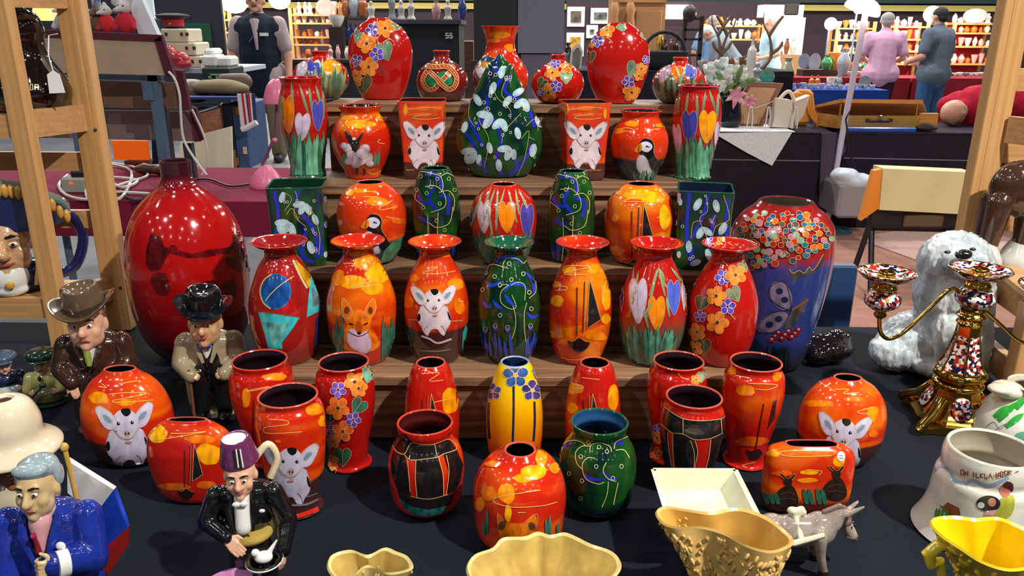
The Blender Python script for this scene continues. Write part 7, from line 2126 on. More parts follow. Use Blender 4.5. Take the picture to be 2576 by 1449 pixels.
tpz = on_y(698, 230, lpz.y) - lpz
obj('stem', tube([(-.02, 0, .1), (tpz.x - .03, 0, tpz.z * .55), tuple(tpz)], .008, 8), mat('lamp_stem', S(150, 110, 124), .3, .6), lp)
obj('stem_joint', ball((tpz.x - .035, 0, tpz.z * .5), .014), pk, lp)
obj('lamp_shade', move(lathe(crom([(.02, .06), (.05, .03), (.075, -.05), (.07, -.05)], 3), 24), tpz), pk, lp)
top('orange_panel', 'orange cloth panel, given a lamplit glow, under the lowest board', 'cloth', pbox(284, 354, 372, 402, 4.5, .02), mat('orange_silk_lamplit', S(236, 110, 20), .6, emit=S(240, 96, 10), estr=.5))  # warm lamplight on the cloth is put in as emission
for i, (x, y, r, l) in enumerate(((345, 408, .03, 'turned wooden knob lying on the maroon table'), (372, 425, .035, 'dark turned wooden spindle lying on the maroon table'), (410, 428, .03, 'brown wooden spindle end lying by the bottle neck'))):
 top('wooden_spindle', l, 'woodwork', tube([on_z(x - 30, y, MZ + r), on_z(x - 8, y, MZ + r), on_z(x + 8, y, MZ + r), on_z(x + 34, y, MZ + r)], [r * .5, r, r * .7, r * .8], 12), mat('turned_wood', S(84, 48, 28), .35), None, True)

# ------------------------------------------------------------------ stall behind: glass case, trunk, flag, cases, toys
mah = wood('mahogany', S(84, 44, 28), S(140, 84, 56), None, .35)
gc = top('glass_case', 'flat mahogany display case with a glass lid', 'display case', hexa([on_y(470, 350, 5.2), on_y(562, 345, 5.6), on_y(566, 330, 6.6), on_y(470, 335, 6.6), on_y(470, 296, 5.2), on_y(552, 272, 5.6), on_y(566, 262, 6.6), on_y(470, 266, 6.6)]), mah)
part(gc, 'glass_lid', hexa([on_y(474, 292, 5.25), on_y(548, 269, 5.65), on_y(560, 260, 6.5), on_y(474, 263, 6.5), on_y(474, 289, 5.25), on_y(548, 266, 5.65), on_y(560, 257, 6.5), on_y(474, 260, 6.5)]), mat('case_glass', S(120, 136, 150), .05, coat=1))
for lx, ly in ((-1.9, 5.35), (-2.15, 6.4)):
 part(gc, 'leg', box((lx, ly, .35), (.06, .06, .72)), mah)
top('dust_sheet', 'cream cloth hanging below the glass case', 'cloth', sheet([(455, 352), (582, 318), (585, 430), (440, 470)], 5.15, .02, 10, .02), mat('cream_cloth', S(226, 220, 190), .9, bump=.3, bscale=30), None, True)
tk = top('steamer_trunk', 'tall blue trunk with brass corners under the draped flag', 'trunk', pbox(572, 262, 622, 425, 5.9, .5, .01), mat('trunk_blue', S(66, 92, 140), .5, var=.2))
part(tk, 'trunk_edge', pbox(566, 262, 590, 425, 5.88, .03), mat('trunk_black', S(26, 28, 44), .5))
for y in (268, 395):
 part(tk, 'brass_corner', pbox(590, y, 600, y + 22, 5.87, .03, .004), mat('brass', S(200, 160, 70), .3, 1))
part(tk, 'luggage_label', pbox(611, 370, 620, 388, 5.88, .01), mat('label_card', S(226, 190, 160), .8))
fl = thing('union_flag', 'red, white and blue flag draped over the blue trunk', 'flag', on_y(600, 262, 5.9))
fcol = {'w': mat('flag_cloth_white', S(226, 220, 224), .85), 'r': mat('flag_cloth_red', S(196, 40, 60), .85), 'b': mat('flag_cloth_blue', S(40, 52, 110), .85)}
part(fl, 'flag_top', hexa([on_y(460, 250, 5.7), on_y(620, 250, 5.8), on_y(630, 240, 6.5), on_y(460, 240, 6.5), on_y(460, 244, 5.7), on_y(620, 244, 5.8), on_y(628, 236, 6.5), on_y(460, 236, 6.5)]), fcol['b'])
for i, (a0, a1, b0, b1, c_) in enumerate(((596, 606, 606, 616, 'w'), (606, 612, 616, 622, 'r'), (612, 617, 622, 627, 'w'), (617, 621, 627, 630, 'b'), (621, 628, 630, 634, 'r'), (628, 632, 634, 638, 'w'), (632, 640, 638, 646, 'b'))):
 part(fl, 'flag_stripe', sheet([(a0, 236), (a1, 236), (b1, 318 - i * 2), (b0, 322 - i * 2)], 5.78, .012, 4, .01), fcol[c_], True)
part(fl, 'flag_stripe', sheet([(460, 244), (476, 244), (476, 262), (460, 262)], 5.68, .01, 2), fcol['r'])
part(fl, 'fringe', tube([on_y(x, y, 5.76) for x, y in ((608, 326), (620, 322), (634, 314), (646, 308))], .02, 8), fcol['w'], True)
rear = top('rear_table', 'pale grey trestle table behind the maroon boards', 'table', pbox(380, 172, 592, 184, 7.2, .9), mat('pale_laminate', S(176, 184, 196), .5))
zr_ = min(v.co.z for v in rear.data.vertices) + rear.location.z
for x in (400, 585):
 part(rear, 'leg', box((on_y(x, 180, 7.5).x, 7.5, zr_ / 2), (.04, .04, zr_)), steel)
RT = 7.2
ivc, ivs = mat('ivory_case', S(206, 198, 172), .5, var=.1), mat('ivory_case_side', S(222, 196, 164), .5)
for i, (x0, y0, x1, y1, l) in enumerate(((404, 72, 472, 108, 'small ivory vanity case with the military cap on top'), (398, 107, 492, 140, 'ivory suitcase in the middle of the stack'), (410, 141, 508, 172, 'ivory suitcase at the bottom of the stack'))):
 c_ = top('ivory_case', l, 'suitcase', pbox(x0, y0, x1, y1 - .5, RT + .1, .35, .012), ivc, 'stacked ivory cases')
 for k in (.15, .72, .92):
  part(c_, 'latch', pbox(x0 + (x1 - x0) * k, y0 + 10, x0 + (x1 - x0) * k + 6, y0 + 18, RT + .09, .02), mat('latch_steel', S(70, 66, 60), .4, .6))
cz = on_y(438, 72, RT + .25)
cp = thing('peaked_cap', 'black peaked military cap with a red band', 'hat', cz)
obj('cap_crown', lathe(crom([(.085, .075), (.135, .10), (.14, .115), (.06, .13), (.001, .13)], 3), 28), mat('cap_black', S(40, 24, 34), .8), cp)
obj('cap_band', lathe([(.088, .02), (.09, .08)], 28), mat('cap_red', S(190, 30, 46), .8), cp)
obj('cap_peak', xf(ball((0, -.08, .02), (.075, .05, .012)), Matrix.Rotation(.3, 4, 'X')), mat('patent', S(20, 18, 20), .1), cp)
obj('cap_badge', ball((0, -.092, .04), (.016, .008, .018)), mat('brass', S(0, 0, 0)), cp)
bag = blob('handbag', [ball((0, 0, .09), (.105, .08, .075)), ball((-.06, 0, .15), (.05, .07, .06)), ball((.03, 0, .05), (.09, .08, .05))], .01, mat('red_leather', S(170, 40, 52), .25, coat=.5), loc=on_y(450, 176, RT - .06))
tag(bag, 'glossy red leather bag leaning on the ivory cases', 'bag')
cr = top('plastic_crate', 'black crate with a green handle full of white packages', 'crate', pbox(508, 170, 576, 200, 7.0, .4, .01), mat('black_plastic', S(28, 38, 40), .5))
part(cr, 'green_handle', join(pbox(524, 186, 566, 190, 6.97, .03), pbox(524, 186, 530, 198, 6.97, .03), pbox(560, 186, 566, 198, 6.97, .03), pbox(543, 190, 547, 198, 6.97, .03)), mat('green_plastic', S(110, 160, 120), .5))
for i, (x0, y0, x1, y1) in enumerate(((506, 138, 545, 170), (540, 142, 578, 170), (512, 122, 536, 140))):
 top('white_package', ('large white package on the left of the crate', 'white package on the right of the crate', 'small white package on top of the crate')[i], 'package', pbox(x0, y0, x1, y1, 7.05 + i * .03, .25, .02), mat('white_paper', S(222, 224, 220), .7, bump=.6, bscale=25), 'packages on the crate')
ol = blob('olive_pouch', [ball((0, 0, .06), (.19, .11, .06)), ball((.08, 0, .05), (.14, .1, .05)), ball((-.1, 0, .06), (.1, .1, .055))], .012, mat('olive_canvas', S(128, 116, 84), .8), loc=on_y(557, 240, 6.1))
tag(ol, 'olive canvas pouch lying on the flag', 'pouch')
lg = blob('carved_log', [cap((-.09, 0, .07), (.06, 0, .06), .05, .065)], .01, mat('old_wood', S(120, 100, 88), .6, var=.4), loc=on_y(596, 225, 6.3))
tag(lg, 'short grey wooden log behind the olive pouch', 'log')
bm_ = blob('brown_bowl', [ball((0, 0, .05), (.16, .12, .09))], .012, mat('brown_ware', S(110, 92, 74), .4, var=.3), loc=on_y(484, 246, 6.2))
tag(bm_, 'brown rounded bundle beside the maroon edging', 'bundle')
# soft toys on top of the boards
TY = 4.3
for i, (x, yb, sz, c_, l) in enumerate(((272, 82, .075, S(206, 40, 50), 'soft toy in a red jacket with a white bobble hat'), (320, 84, .09, S(190, 36, 56), 'large grey soft toy animal in a red jacket'), (248, 82, .07, S(96, 76, 62), 'brown soft toy beside the red jacket toy'), (165, 80, .08, S(180, 184, 190), 'pale grey soft toy behind the wooden post'))):
 p = on_y(x, yb, TY)
 ty = thing('soft_toy', l, 'toy', p, 0, 'soft toys above the boards')
 plu = mat('plush_%d' % i, c_, .95, bump=.8, bscale=120)
 gp = mat('plush_grey', S(196, 190, 190), .95, bump=.8, bscale=120)
 blob('body', [ball((0, 0, sz * .6), (sz * .55, sz * .5, sz * .62)), cap((-.4 * sz, 0, .7 * sz), (-.55 * sz, -.3 * sz, .3 * sz), .2 * sz, .18 * sz), cap((.4 * sz, 0, .7 * sz), (.55 * sz, -.3 * sz, .3 * sz), .2 * sz, .18 * sz)], sz / 12, plu, ty)
 blob('head', [ball((0, 0, sz * 1.4), (sz * .42, sz * .4, sz * .38)), cap((0, -.3 * sz, 1.32 * sz), (-.3 * sz, -.55 * sz, 1.25 * sz), .2 * sz, .12 * sz)] + ([ball((-.42 * sz, 0, 1.75 * sz), (sz * .3, .08 * sz, .32 * sz)), ball((.36 * sz, 0, 1.8 * sz), (sz * .24, .08 * sz, .28 * sz))] if i == 1 else [ball((0, 0, 1.85 * sz), .16 * sz)]), sz / 12, gp if i != 2 else plu, ty)
 for k in (-1, 1):
  obj('eye', ball((k * .14 * sz, -.37 * sz, 1.48 * sz), .05 * sz, 6), DARK, ty)
lb = top('ironing_board', 'white padded board leaning with two dark seams', 'board', quadg([(318, -10), (352, -12), (400, 96), (352, 96)], 4.35, .05), mat('white_padding', S(214, 222, 230), .7), None)
for a, b in (((326, 5), (360, 92)), ((346, 0), (382, 92))):
 part(lb, 'seam', tube([on_y(*a, 4.59), on_y(*b, 4.59)], .004, 5), DARK)
top('folded_blanket', 'dark blue patterned blanket behind the white board', 'blanket', quadg([(372, 44), (392, 50), (404, 431), (384, 431)], 4.5, .06), mat('blue_blanket', S(44, 60, 84), .95, var=.6, vscale=60))
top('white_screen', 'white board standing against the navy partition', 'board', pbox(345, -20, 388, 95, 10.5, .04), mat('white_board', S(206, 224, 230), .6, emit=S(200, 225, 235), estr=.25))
nv = top('partition_screen', 'dark navy partition screen behind the stalls on the left', 'partition', pbox(-300, -330, 560, 430, 11.2, .06), navy)
top('baize_hanging', 'dark green cloth hung on the navy partition', 'cloth', pbox(462, 58, 530, 124, 11.17, .03), mat('green_baize', S(20, 74, 50), .9))
cl = thing('clothes_rail', 'black clothes rail with hanging pictures behind the pine post', 'rail', on_y(230, 60, 9.5))
part(cl, 'rail', tube([on_y(120, 30, 9.5), on_y(300, 34, 9.5)], .035, 8), bcab)
part(cl, 'card', pbox(231, 0, 252, 27, 9.45, .02), mat('printed_card', S(190, 196, 210), .7, col2=S(70, 80, 150), vscale=25))
for x in (225, 240, 262):
 part(cl, 'hanging_bundle', ball(on_y(x, 48, 9.5), (.05, .05, .11)), mat('straw', S(170, 140, 100), .8, var=.5))
top('table_lamp', 'glowing orange lamp shade behind the dark flagon', 'lamp', move(lathe([(.1, 0), (.06, .14)], 20, cap0=False, cap1=False), on_y(118, 52, 6.0)), mat('warm_shade', S(250, 190, 120), .6, emit=S(255, 176, 90), estr=2.2), None, True)

# ================================================================== black tables on the right
bkc = mat('plum_black_cloth', S(40, 34, 46), .85, var=.2, spec=.2)
BY, BZ = 6.15, .755
xa0, xa1, xb0, xb1 = on_y(1700, 330, BY).x, on_y(2100, 330, BY).x, on_y(2128, 330, BY).x, on_y(2760, 330, BY).x

def clothed(name, label, x0, x1, y, z, d, m, hem=.0, mt_=None):
 t_ = thing(name, label, 'table', ((x0 + x1) / 2, y + d / 2, 0))
 part(t_, 'cloth', join(box(((x0 + x1) / 2, y + d / 2, z - .01), (x1 - x0, d, .02), .006), box(((x0 + x1) / 2, y + .004, (z + hem) / 2 - .012), (x1 - x0, .012, z - hem - .012)), box((x1 - .006, y + d / 2, (z + hem) / 2 - .012), (.012, d, z - hem - .012)), box((x0 + .006, y + d / 2, (z + hem) / 2 - .012), (.012, d, z - hem - .012))), m)
 for xx in (x0 + .1, x1 - .1):
  part(t_, 'leg', tube([(xx, y + d / 2, 0), (xx, y + d / 2, z - .02)], .02, 8), steel)
 return t_

ta = clothed('draped_table', 'black draped table carrying the flowers and lace', xa0, xa1, BY, BZ, 1.0, bkc)
part(ta, 'hem_line', tube([(xa0, BY - .006, .545), (xa1 - .1, BY - .006, .535), (xa1, BY - .006, .54)], .005, 6), mat('hem', S(110, 110, 124), .7), True)
part(ta, 'corner_fold', sheet([(2068, 335), (2105, 335), (2132, 372), (2062, 482)], BY - .05, .02, 6, .03), mat('plum_fold', S(70, 58, 72), .85), True)
tb = clothed('draped_table', 'black draped table carrying the wooden instrument case', xb0, xb1, BY, BZ, .72, bkc)
part(tb, 'hem_line', tube([(xb0, BY - .006, .56), ((xb0 + xb1) / 2, BY - .006, .545), (xb1, BY - .006, .56)], .005, 6), MATS['hem'], True)
lace = mat('white_lace', S(236, 240, 244), .9, var=.14, vscale=70, bump=.5, bscale=120)
top('lace_cloth', 'white lace cloth hanging in a point over the black table edge', 'cloth', join(extr([(on_y(1795, 335, BY - .03).x, on_y(1795, 335, BY - .03).z), (on_y(1995, 322, BY - .03).x, BZ + .006), (on_y(1942, 417, BY - .03).x, on_y(1942, 417, BY - .03).z), (on_y(1880, 385, BY - .03).x, on_y(1880, 385, BY - .03).z)], BY - .03, BY - .02), box(((on_y(1790, 325, BY).x + on_y(2000, 325, BY).x) / 2, BY + .2, BZ + .005), (.62, .46, .006))), lace)
TBZ = BZ + .003
fw = wood('frame_wood', S(96, 62, 50), S(150, 100, 76), None, .5)
tanb = mat('tan_backing', S(196, 150, 112), .8, var=.12)
pf = top('framed_picture', 'back of a framed picture leaning on the flowers', 'picture frame', sheet([(1884, 206), (1972, 210), (1918, 322), (1822, 320)], BY + .3, .03, 1), fw)
part(pf, 'backing_board', sheet([(1888, 219), (1952, 222), (1908, 312), (1838, 310)], BY + .292, .01, 1), tanb)
part(pf, 'hanging_wire', tube([on_y(x, y, BY + .285) for x, y in ((1878, 264), (1900, 272), (1930, 262), (1948, 252))], .004, 5), wcab, True)
# bouquet
bq = thing('flower_bouquet', 'bunch of white roses and pink lilies at the end of the black table', 'flowers', on_y(1835, 315, BY + .25))
bq.location.z = TBZ
ptl, lil, lef = mat('white_petal', S(226, 236, 230), .6), mat('pink_petal', S(238, 190, 206), .5, col2=S(214, 120, 150), vscale=20), mat('leaf_green', S(64, 110, 60), .5, col2=S(130, 160, 90), vscale=12)
part(bq, 'vase', move(lathe(crom([(.07, 0), (.09, .06), (.07, .2), (.08, .24)], 3), 20), bq.location), mat('dark_vase', S(24, 26, 34), .2), True)
rr = random.Random(8)

def rose(c, r):
 gs = [ball(c, r * .55, 6)]
 for i in range(7):
  a = i * 2.4
  gs.append(xf(ball((0, 0, 0), (r * .5, r * .18, r * .5), 5), Matrix.Translation(c + V((cos(a) * r * .5, sin(a) * r * .4, (i % 3 - 1) * r * .35))) @ Matrix.Rotation(a + pi / 2, 4, 'Z') @ Matrix.Rotation(.4, 4, 'X')))
 return join(*gs)

for i in range(24):
 part(bq, 'white_rose', rose(on_y(rr.uniform(1782, 1868), rr.uniform(152, 224), BY + .2 + rr.uniform(-.1, .15)), rr.uniform(.042, .066)), ptl, True)

def blade(a, b, w, bend=.02):
 a, b = V(a), V(b)
 s_ = (b - a).cross(V((0, 1, 0))).normalized()
 vs, fs = [], []
 for i in range(6):
  t_ = i / 5
  p = a.lerp(b, t_) + V((0, -bend * sin(pi * t_), bend * sin(pi * t_)))
  hw = w * sin(pi * min(.97, .12 + t_ * .86))
  vs += [p + s_ * hw, p + V((0, -.006, 0)), p - s_ * hw, p + V((0, .004, 0))]
 for i in range(5):
  for k in range(4):
   fs.append((i * 4 + k, i * 4 + (k + 1) % 4, i * 4 + 4 + (k + 1) % 4, i * 4 + 4 + k))
 return vs, fs

for a, b in (((1850, 215), (1868, 160)), ((1860, 225), (1896, 196)), ((1845, 230), (1890, 205)), ((1820, 235), (1850, 210)), ((1800, 240), (1780, 205)), ((1830, 250), (1855, 236)), ((1810, 255), (1795, 238)), ((1845, 240), (1862, 262)), ((1815, 215), (1800, 180)), ((1880, 215), (1905, 200))):
 part(bq, 'leaf', blade(on_y(*a, BY + .12), on_y(*b, BY + .1), .02), lef, True)
for cx_, cy_, r in ((1850, 245, .085), (1884, 258, .06)):
 c = on_y(cx_, cy_, BY + .02)
 for k in range(6):
  a = k * pi / 3 + .3
  part(bq, 'lily_petal', blade(c, c + V((cos(a) * r, -.03, sin(a) * r)), r * .24, .015), lil, True)
for x0, x1 in ((1830, 1850), (1815, 1800), (1840, 1870)):
 part(bq, 'stem', tube([on_y(1832, 290, BY + .25), on_y((x0 + x1) / 2, 230, BY + .22), on_y(x1, 200, BY + .2)], .006, 6), lef, True)
# white bag, leather satchel, case
cbag = mat('cream_leather', S(218, 206, 190), .45)
hb_ = thing('tote_bag', 'cream leather tote bag with a looped handle', 'bag', on_y(1975, 322, BY + .2))
part(hb_, 'bag_panel', sheet([(1960, 248), (1992, 252), (1998, 322), (1942, 320)], BY + .15, .12, 6, .01), cbag, True)
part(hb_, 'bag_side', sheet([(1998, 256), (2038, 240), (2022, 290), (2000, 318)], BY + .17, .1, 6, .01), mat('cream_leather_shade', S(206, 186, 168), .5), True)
part(hb_, 'handle', tube([on_y(x, y, BY + .2) for x, y in crom(((1960, 250), (1978, 232), (1990, 234), (2000, 262), (2004, 290)), 4)], .014, 8), cbag, True)
tl = mat('tan_leather', S(224, 150, 62), .35, coat=.3)
sa = thing('leather_satchel', 'tan leather satchel with rolled straps behind the tote bag', 'bag', on_y(2030, 322, BY + .45))
part(sa, 'bag_body', pbox(2000, 226, 2046, 316, BY + .4, .12, .03), tl)
for dx_ in (0, 12, 24):
 part(sa, 'strap', tube([on_y(x + dx_ * .5, y, BY + .36) for x, y in crom(((2012, 228), (2030, 240), (2036, 280), (2050, 306), (2062, 312), (2054, 320)), 4)], .010, 6), tl, True)
hon = wood('honey_wood', S(196, 120, 40), S(226, 160, 76), None, .35, coat=.3)
hon2 = wood('olive_wood', S(150, 112, 44), S(186, 146, 70), None, .4)
cs_ = thing('wooden_case', 'open honey-coloured wooden instrument case on the black table', 'case', on_y(2180, 325, BY + .15))
part(cs_, 'case_front', pbox(2112, 291, 2312, 324, BY + .12, .02, .003), hon2)
part(cs_, 'case_left_side', hexa([on_y(2112, 324, BY + .12), on_y(2114, 324, BY + .14), on_y(2046, 314, BY + .42), on_y(2044, 314, BY + .40), on_y(2112, 291, BY + .12), on_y(2114, 291, BY + .14), on_y(2046, 282, BY + .42), on_y(2044, 282, BY + .40)]), hon)
part(cs_, 'case_floor', hexa([on_y(2114, 322, BY + .14), on_y(2312, 322, BY + .14), on_y(2330, 312, BY + .5), on_y(2046, 312, BY + .42), on_y(2114, 318, BY + .14), on_y(2312, 318, BY + .14), on_y(2330, 308, BY + .5), on_y(2046, 308, BY + .42)]), tanb)
part(cs_, 'case_right_side', pbox(2312, 285, 2360, 316, BY + .14, .04, .003), hon)
part(cs_, 'case_back', hexa([on_y(2046, 300, BY + .42), on_y(2330, 300, BY + .5), on_y(2330, 298, BY + .52), on_y(2046, 298, BY + .44), on_y(2046, 270, BY + .42), on_y(2330, 276, BY + .5), on_y(2330, 276, BY + .52), on_y(2046, 270, BY + .44)]), tanb)
part(cs_, 'lid', hexa([on_y(2115, 258, BY + .1), on_y(2321, 262, BY + .1), on_y(2330, 284, BY + .5), on_y(2046, 272, BY + .42), on_y(2115, 249, BY + .1), on_y(2321, 251, BY + .1), on_y(2330, 278, BY + .5), on_y(2046, 266, BY + .42)]), hon)
for x in (2116, 2308):
 part(cs_, 'lid_stay', tube([on_y(x, 260, BY + .115), on_y(x - 4, 292, BY + .125)], .008, 6), mat('brass', S(0, 0, 0)), True)
part(cs_, 'handle', join(pbox(2180, 299, 2190, 306, BY + .10, .02), pbox(2236, 299, 2246, 306, BY + .10, .02), pbox(2186, 301, 2240, 307, BY + .095, .02, .006)), mat('dark_handle', S(60, 50, 40), .4))
part(cs_, 'clasp', pbox(2213, 290, 2220, 302, BY + .09, .02, .004), mat('nickel', S(190, 186, 170), .25, 1))
top('blue_folder', 'long blue folder at the edge of the black table', 'folder', pbox(2130, 321, 2306, 333, BY + .02, .1, .006), mat('blue_gloss', S(40, 80, 180), .2, coat=.4))
hat_ = blob('flat_hat', [ball((0, 0, .025), (.09, .06, .022)), ball((0, 0, .04), (.05, .05, .022))], .008, mat('hat_black', S(34, 24, 28), .8), loc=V((on_y(2332, 330, BY + .05).x, BY + .07, TBZ)))
tag(hat_, 'small black hat on the table below the bending person', 'hat')
for i, (x, w) in enumerate(((1882, 12), (1928, 10), (1996, 12))):
 e_ = thing('wire_easel', ('leftmost wire plate easel before the picture frame', 'wire plate easel between frame and tote bag', 'wire plate easel before the tote bag')[i], 'easel', on_y(x, 322, BY + .06), 0, 'wire plate easels')
 e_.location.z = TBZ
 for d_ in (0, w):
  part(e_, 'wire', tube([on_y(x + d_ * .5 + 4, 270, BY + .1), on_y(x + d_, 300, BY + .08), on_y(x + d_ - 4, 324, BY + .06)], .005, 6), wcab, True)
 part(e_, 'top_wire', tube([on_y(x + 4, 270, BY + .1), on_y(x + w * .5 + 4, 270, BY + .1)], .005, 6), wcab, True)
fl_ = thing('floor_lamp', 'white pole lamp with a bright shade rising behind the case', 'lamp', V((on_y(2118, 345, BY - .1).x, BY - .1, 0)))
part(fl_, 'pole', tube([V((on_y(2118, 345, BY - .1).x - .03, BY - .1, 0)), on_y(2118, 345, BY - .1), on_y(2178, 30, BY - .1)], .022, 10), mat('white_pole', S(206, 196, 214), .35), True)
part(fl_, 'lamp_shade', move(xf(lathe(crom([(.03, .07), (.10, .04), (.13, -.02), (.1, -.03), (.001, -.03)], 3), 24), Matrix.Rotation(.35, 4, 'Y')), on_y(2172, 18, BY - .1)), mat('lamp_glow', S(255, 246, 230), .5, emit=S(255, 244, 224), estr=9), True)
part(fl_, 'base', move(lathe([(.17, 0), (.17, .02), (.03, .035)], 24), fl_.location), steel, True)
top('lamp_cable', 'black cable hanging beside the pole lamp', 'cable', tube([on_y(x, y, BY - .12) for x, y in crom(((2140, 278), (2128, 300), (2132, 330), (2136, 380), (2150, 420), (2146, 450)), 4)], .007, 6), bcab, 'stall cables', True)
# things under the tables, chair with jacket
gb_ = blob('green_bag', [ball((0, 0, .14), (.2, .12, .15)), ball((.1, 0, .1), (.15, .12, .12))], .02, mat('green_bag_poly', S(24, 52, 48), .4, bump=.8, bscale=12), loc=V((on_y(1955, 480, 5.9).x, 5.88, 0)))
tag(gb_, 'dark green carrier bag under the black table', 'bag')
top('storage_box', 'clear plastic storage box of white wrapping under the table', 'box', pbox(2110, 465, 2210, 550, 5.75, .4, .02), mat('milky_plastic', S(150, 146, 152), .3, bump=.4, bscale=14))
bgw = blob('crumpled_wrapping', [ball((0, 0, .02), (.17, .12, .06)), ball((-.08, 0, .06), (.1, .1, .06)), ball((.1, -.02, .02), (.1, .1, .05))], .014, mat('white_wrap', S(196, 204, 214), .5, bump=1, bscale=20), loc=on_y(2150, 462, 5.85), disp=lambda c: .012 * noise.noise(c * 16))
tag(bgw, 'crumpled white wrapping heaped on the storage box', 'wrapping')
CY = 4.55
chm = mat('chair_black', S(20, 18, 24), .45)
ch = thing('stacking_chair', 'black legged stacking chair with a cream jacket over its back', 'chair', V((on_y(2300, 690, CY).x, CY, .008)))
for pts in (((2190, 560, CY), (2136, 694, CY)), ((2193, 560, CY + .05), (2196, 700, CY - .1)), ((2400, 560, CY), (2405, 690, CY))):
 a, b = on_y(*pts[0]), on_y(*pts[1])
 b.z = .016
 part(ch, 'leg', tube([a, b], .017, 8), chm, True)
part(ch, 'seat', hexa([on_y(2200, 580, CY + .05), on_y(2420, 585, CY + .05), on_y(2400, 560, CY + .5), on_y(2230, 555, CY + .5), on_y(2200, 560, CY + .05), on_y(2420, 565, CY + .05), on_y(2400, 545, CY + .5), on_y(2230, 540, CY + .5)]), chm)
part(ch, 'backrest', pbox(2195, 440, 2430, 575, CY - .02, .04, .01), chm)
part(ch, 'brown_pad', pbox(2275, 540, 2375, 572, CY - .035, .02, .008), mat('pad_brown', S(96, 76, 50), .7))
jk = top('draped_jacket', 'cream jacket with orange lining draped over the chair back', 'jacket', sheet([(2222, 424), (2450, 434), (2440, 540), (2212, 528)], CY - .07, .13, 10, .012), mat('cream_cotton', S(222, 206, 156), .9, bump=.4, bscale=18), None, True)
part(jk, 'orange_lining', sheet([(2200, 430), (2226, 424), (2214, 522), (2166, 556)], CY - .06, .05, 5, .01), mat('orange_lining', S(232, 140, 40), .7), True)
# blue-jeaned stall holder's sitting knees behind the blue vase
jn = thing('notice_board', 'blue board standing behind the blossom vase', 'board', on_z(2060, 830, TT))
jn.location = V((on_y(2055, 800, 2.35).x, 2.35, 0))
part(jn, 'panel', box((jn.location.x, 2.35, .41), (.20, .04, .82), .006), mat('board_blue', S(30, 62, 104), .5))
part(jn, 'denim_cloth', sheet([(1990, 800), (2062, 760), (2098, 800), (2096, 850)], 2.3, .02, 4, .01), mat('denim', S(36, 52, 84), .9, var=.3, vscale=30), True)

# ================================================================== far stalls
def shelves(name, label, x0, x1, rows, yt, Y, m, d=.3, back=None):
 """Open shelf unit: one post per corner, one board per row, standing on the floor."""
 X0, X1 = on_y(x0, 100, Y).x, on_y(x1, 100, Y).x
 zt_ = on_y((x0 + x1) / 2, yt, Y).z
 t_ = thing(name, label, 'shelves', ((X0 + X1) / 2, Y + d / 2, 0))
 for xx in (X0, X1):
  for yy in (Y, Y + d):
   part(t_, 'post', box((xx, yy, zt_ / 2), (.05, .04, zt_)), m)
 for y in rows:
  z = on_y((x0 + x1) / 2, y, Y).z
  part(t_, 'shelf_board', box(((X0 + X1) / 2, Y + d / 2, z - .013), (X1 - X0, d, .026)), m)
 if back:
  part(t_, 'back_panel', box(((X0 + X1) / 2, Y + d + .03, zt_ / 2), (X1 - X0, .015, zt_)), back)
 return t_

def glow(px, py, Y, w, col=(1, .82, .6), r=.06):
 ld = bpy.data.lights.new('stall_bulb', 'POINT')
 ld.energy, ld.color, ld.shadow_soft_size = w, col, r
 o_ = bpy.data.objects.new('stall_bulb', ld)
 COL.objects.link(o_)
 o_.location = on_y(px, py, Y)

pnl = wood('pine_far', S(190, 130, 70), S(226, 170, 104), None, .5)
cw, cb, cg, co, cp_, cgn, cbl = (gl('far_' + n_, *c_) for n_, c_ in (('white', (228, 224, 218)), ('brown', (150, 88, 54)), ('grey', (150, 160, 168)), ('orange', (214, 116, 44)), ('pink', (224, 170, 170)), ('green', (40, 140, 70)), ('blue', (50, 76, 160))))
TINT = [cw, cb, cw, cp_, co, cw, cbl, cg]
bulb = mat('bulb_glow', S(255, 240, 214), .5, emit=S(255, 232, 196), estr=14)
rr = random.Random(21)
ORD = 'first second third fourth fifth sixth seventh eighth ninth tenth eleventh twelfth'.split()
SY = 13.2

def fill(y, xs, Y, hs, lab, grp, kinds=('vase', 'figure', 'bowl', 'bottle', 'pot', 'cup'), tints=None, cat='ceramic', w=(11, 17)):
 for i, x in enumerate(xs):
  k = kinds[rr.randrange(len(kinds))]
  m_ = (tints or TINT)[rr.randrange(len(tints or TINT))]
  trinket(k, x + rr.uniform(-2, 2), y, rr.uniform(*w), rr.uniform(*hs), Y, m_, f'{m_.name.split("_")[-1]} {k}, {ORD[i]} from the left {lab}', cat, grp, .12)

# --- lit shelves behind the man in the waistcoat
shelves('pine_shelves', 'tall pine shelves crowded with pottery behind the man', 735, 862, (36, 57, 92, 111, 150), 20, SY, pnl)
for y, n_ in ((36, 0), (57, 1), (92, 2), (111, 3), (150, 4)):
 lab = 'on ' + ('the top shelf', 'the second shelf', 'the third shelf', 'the fourth shelf', 'the lowest lit shelf')[n_] + ' behind the man'
 fill(y, range(748, 856, 15), SY, (12, 17) if n_ else (24, 36), lab, 'china on the pine shelves', tints=[cw, cb, co, cp_, cb] if n_ != 1 else [cw, cg])
shelves('pine_rack', 'narrow pine rack at the left of the man', 530, 566, (22, 48, 80, 104), 20, SY - .6, pnl)
for y in (48, 80, 104):
 fill(y, (541, 556), SY - .6, (12, 18), 'on the %s shelf of the narrow pine rack' % {48: 'upper', 80: 'middle', 104: 'lower'}[y], 'ornaments on the pine rack')
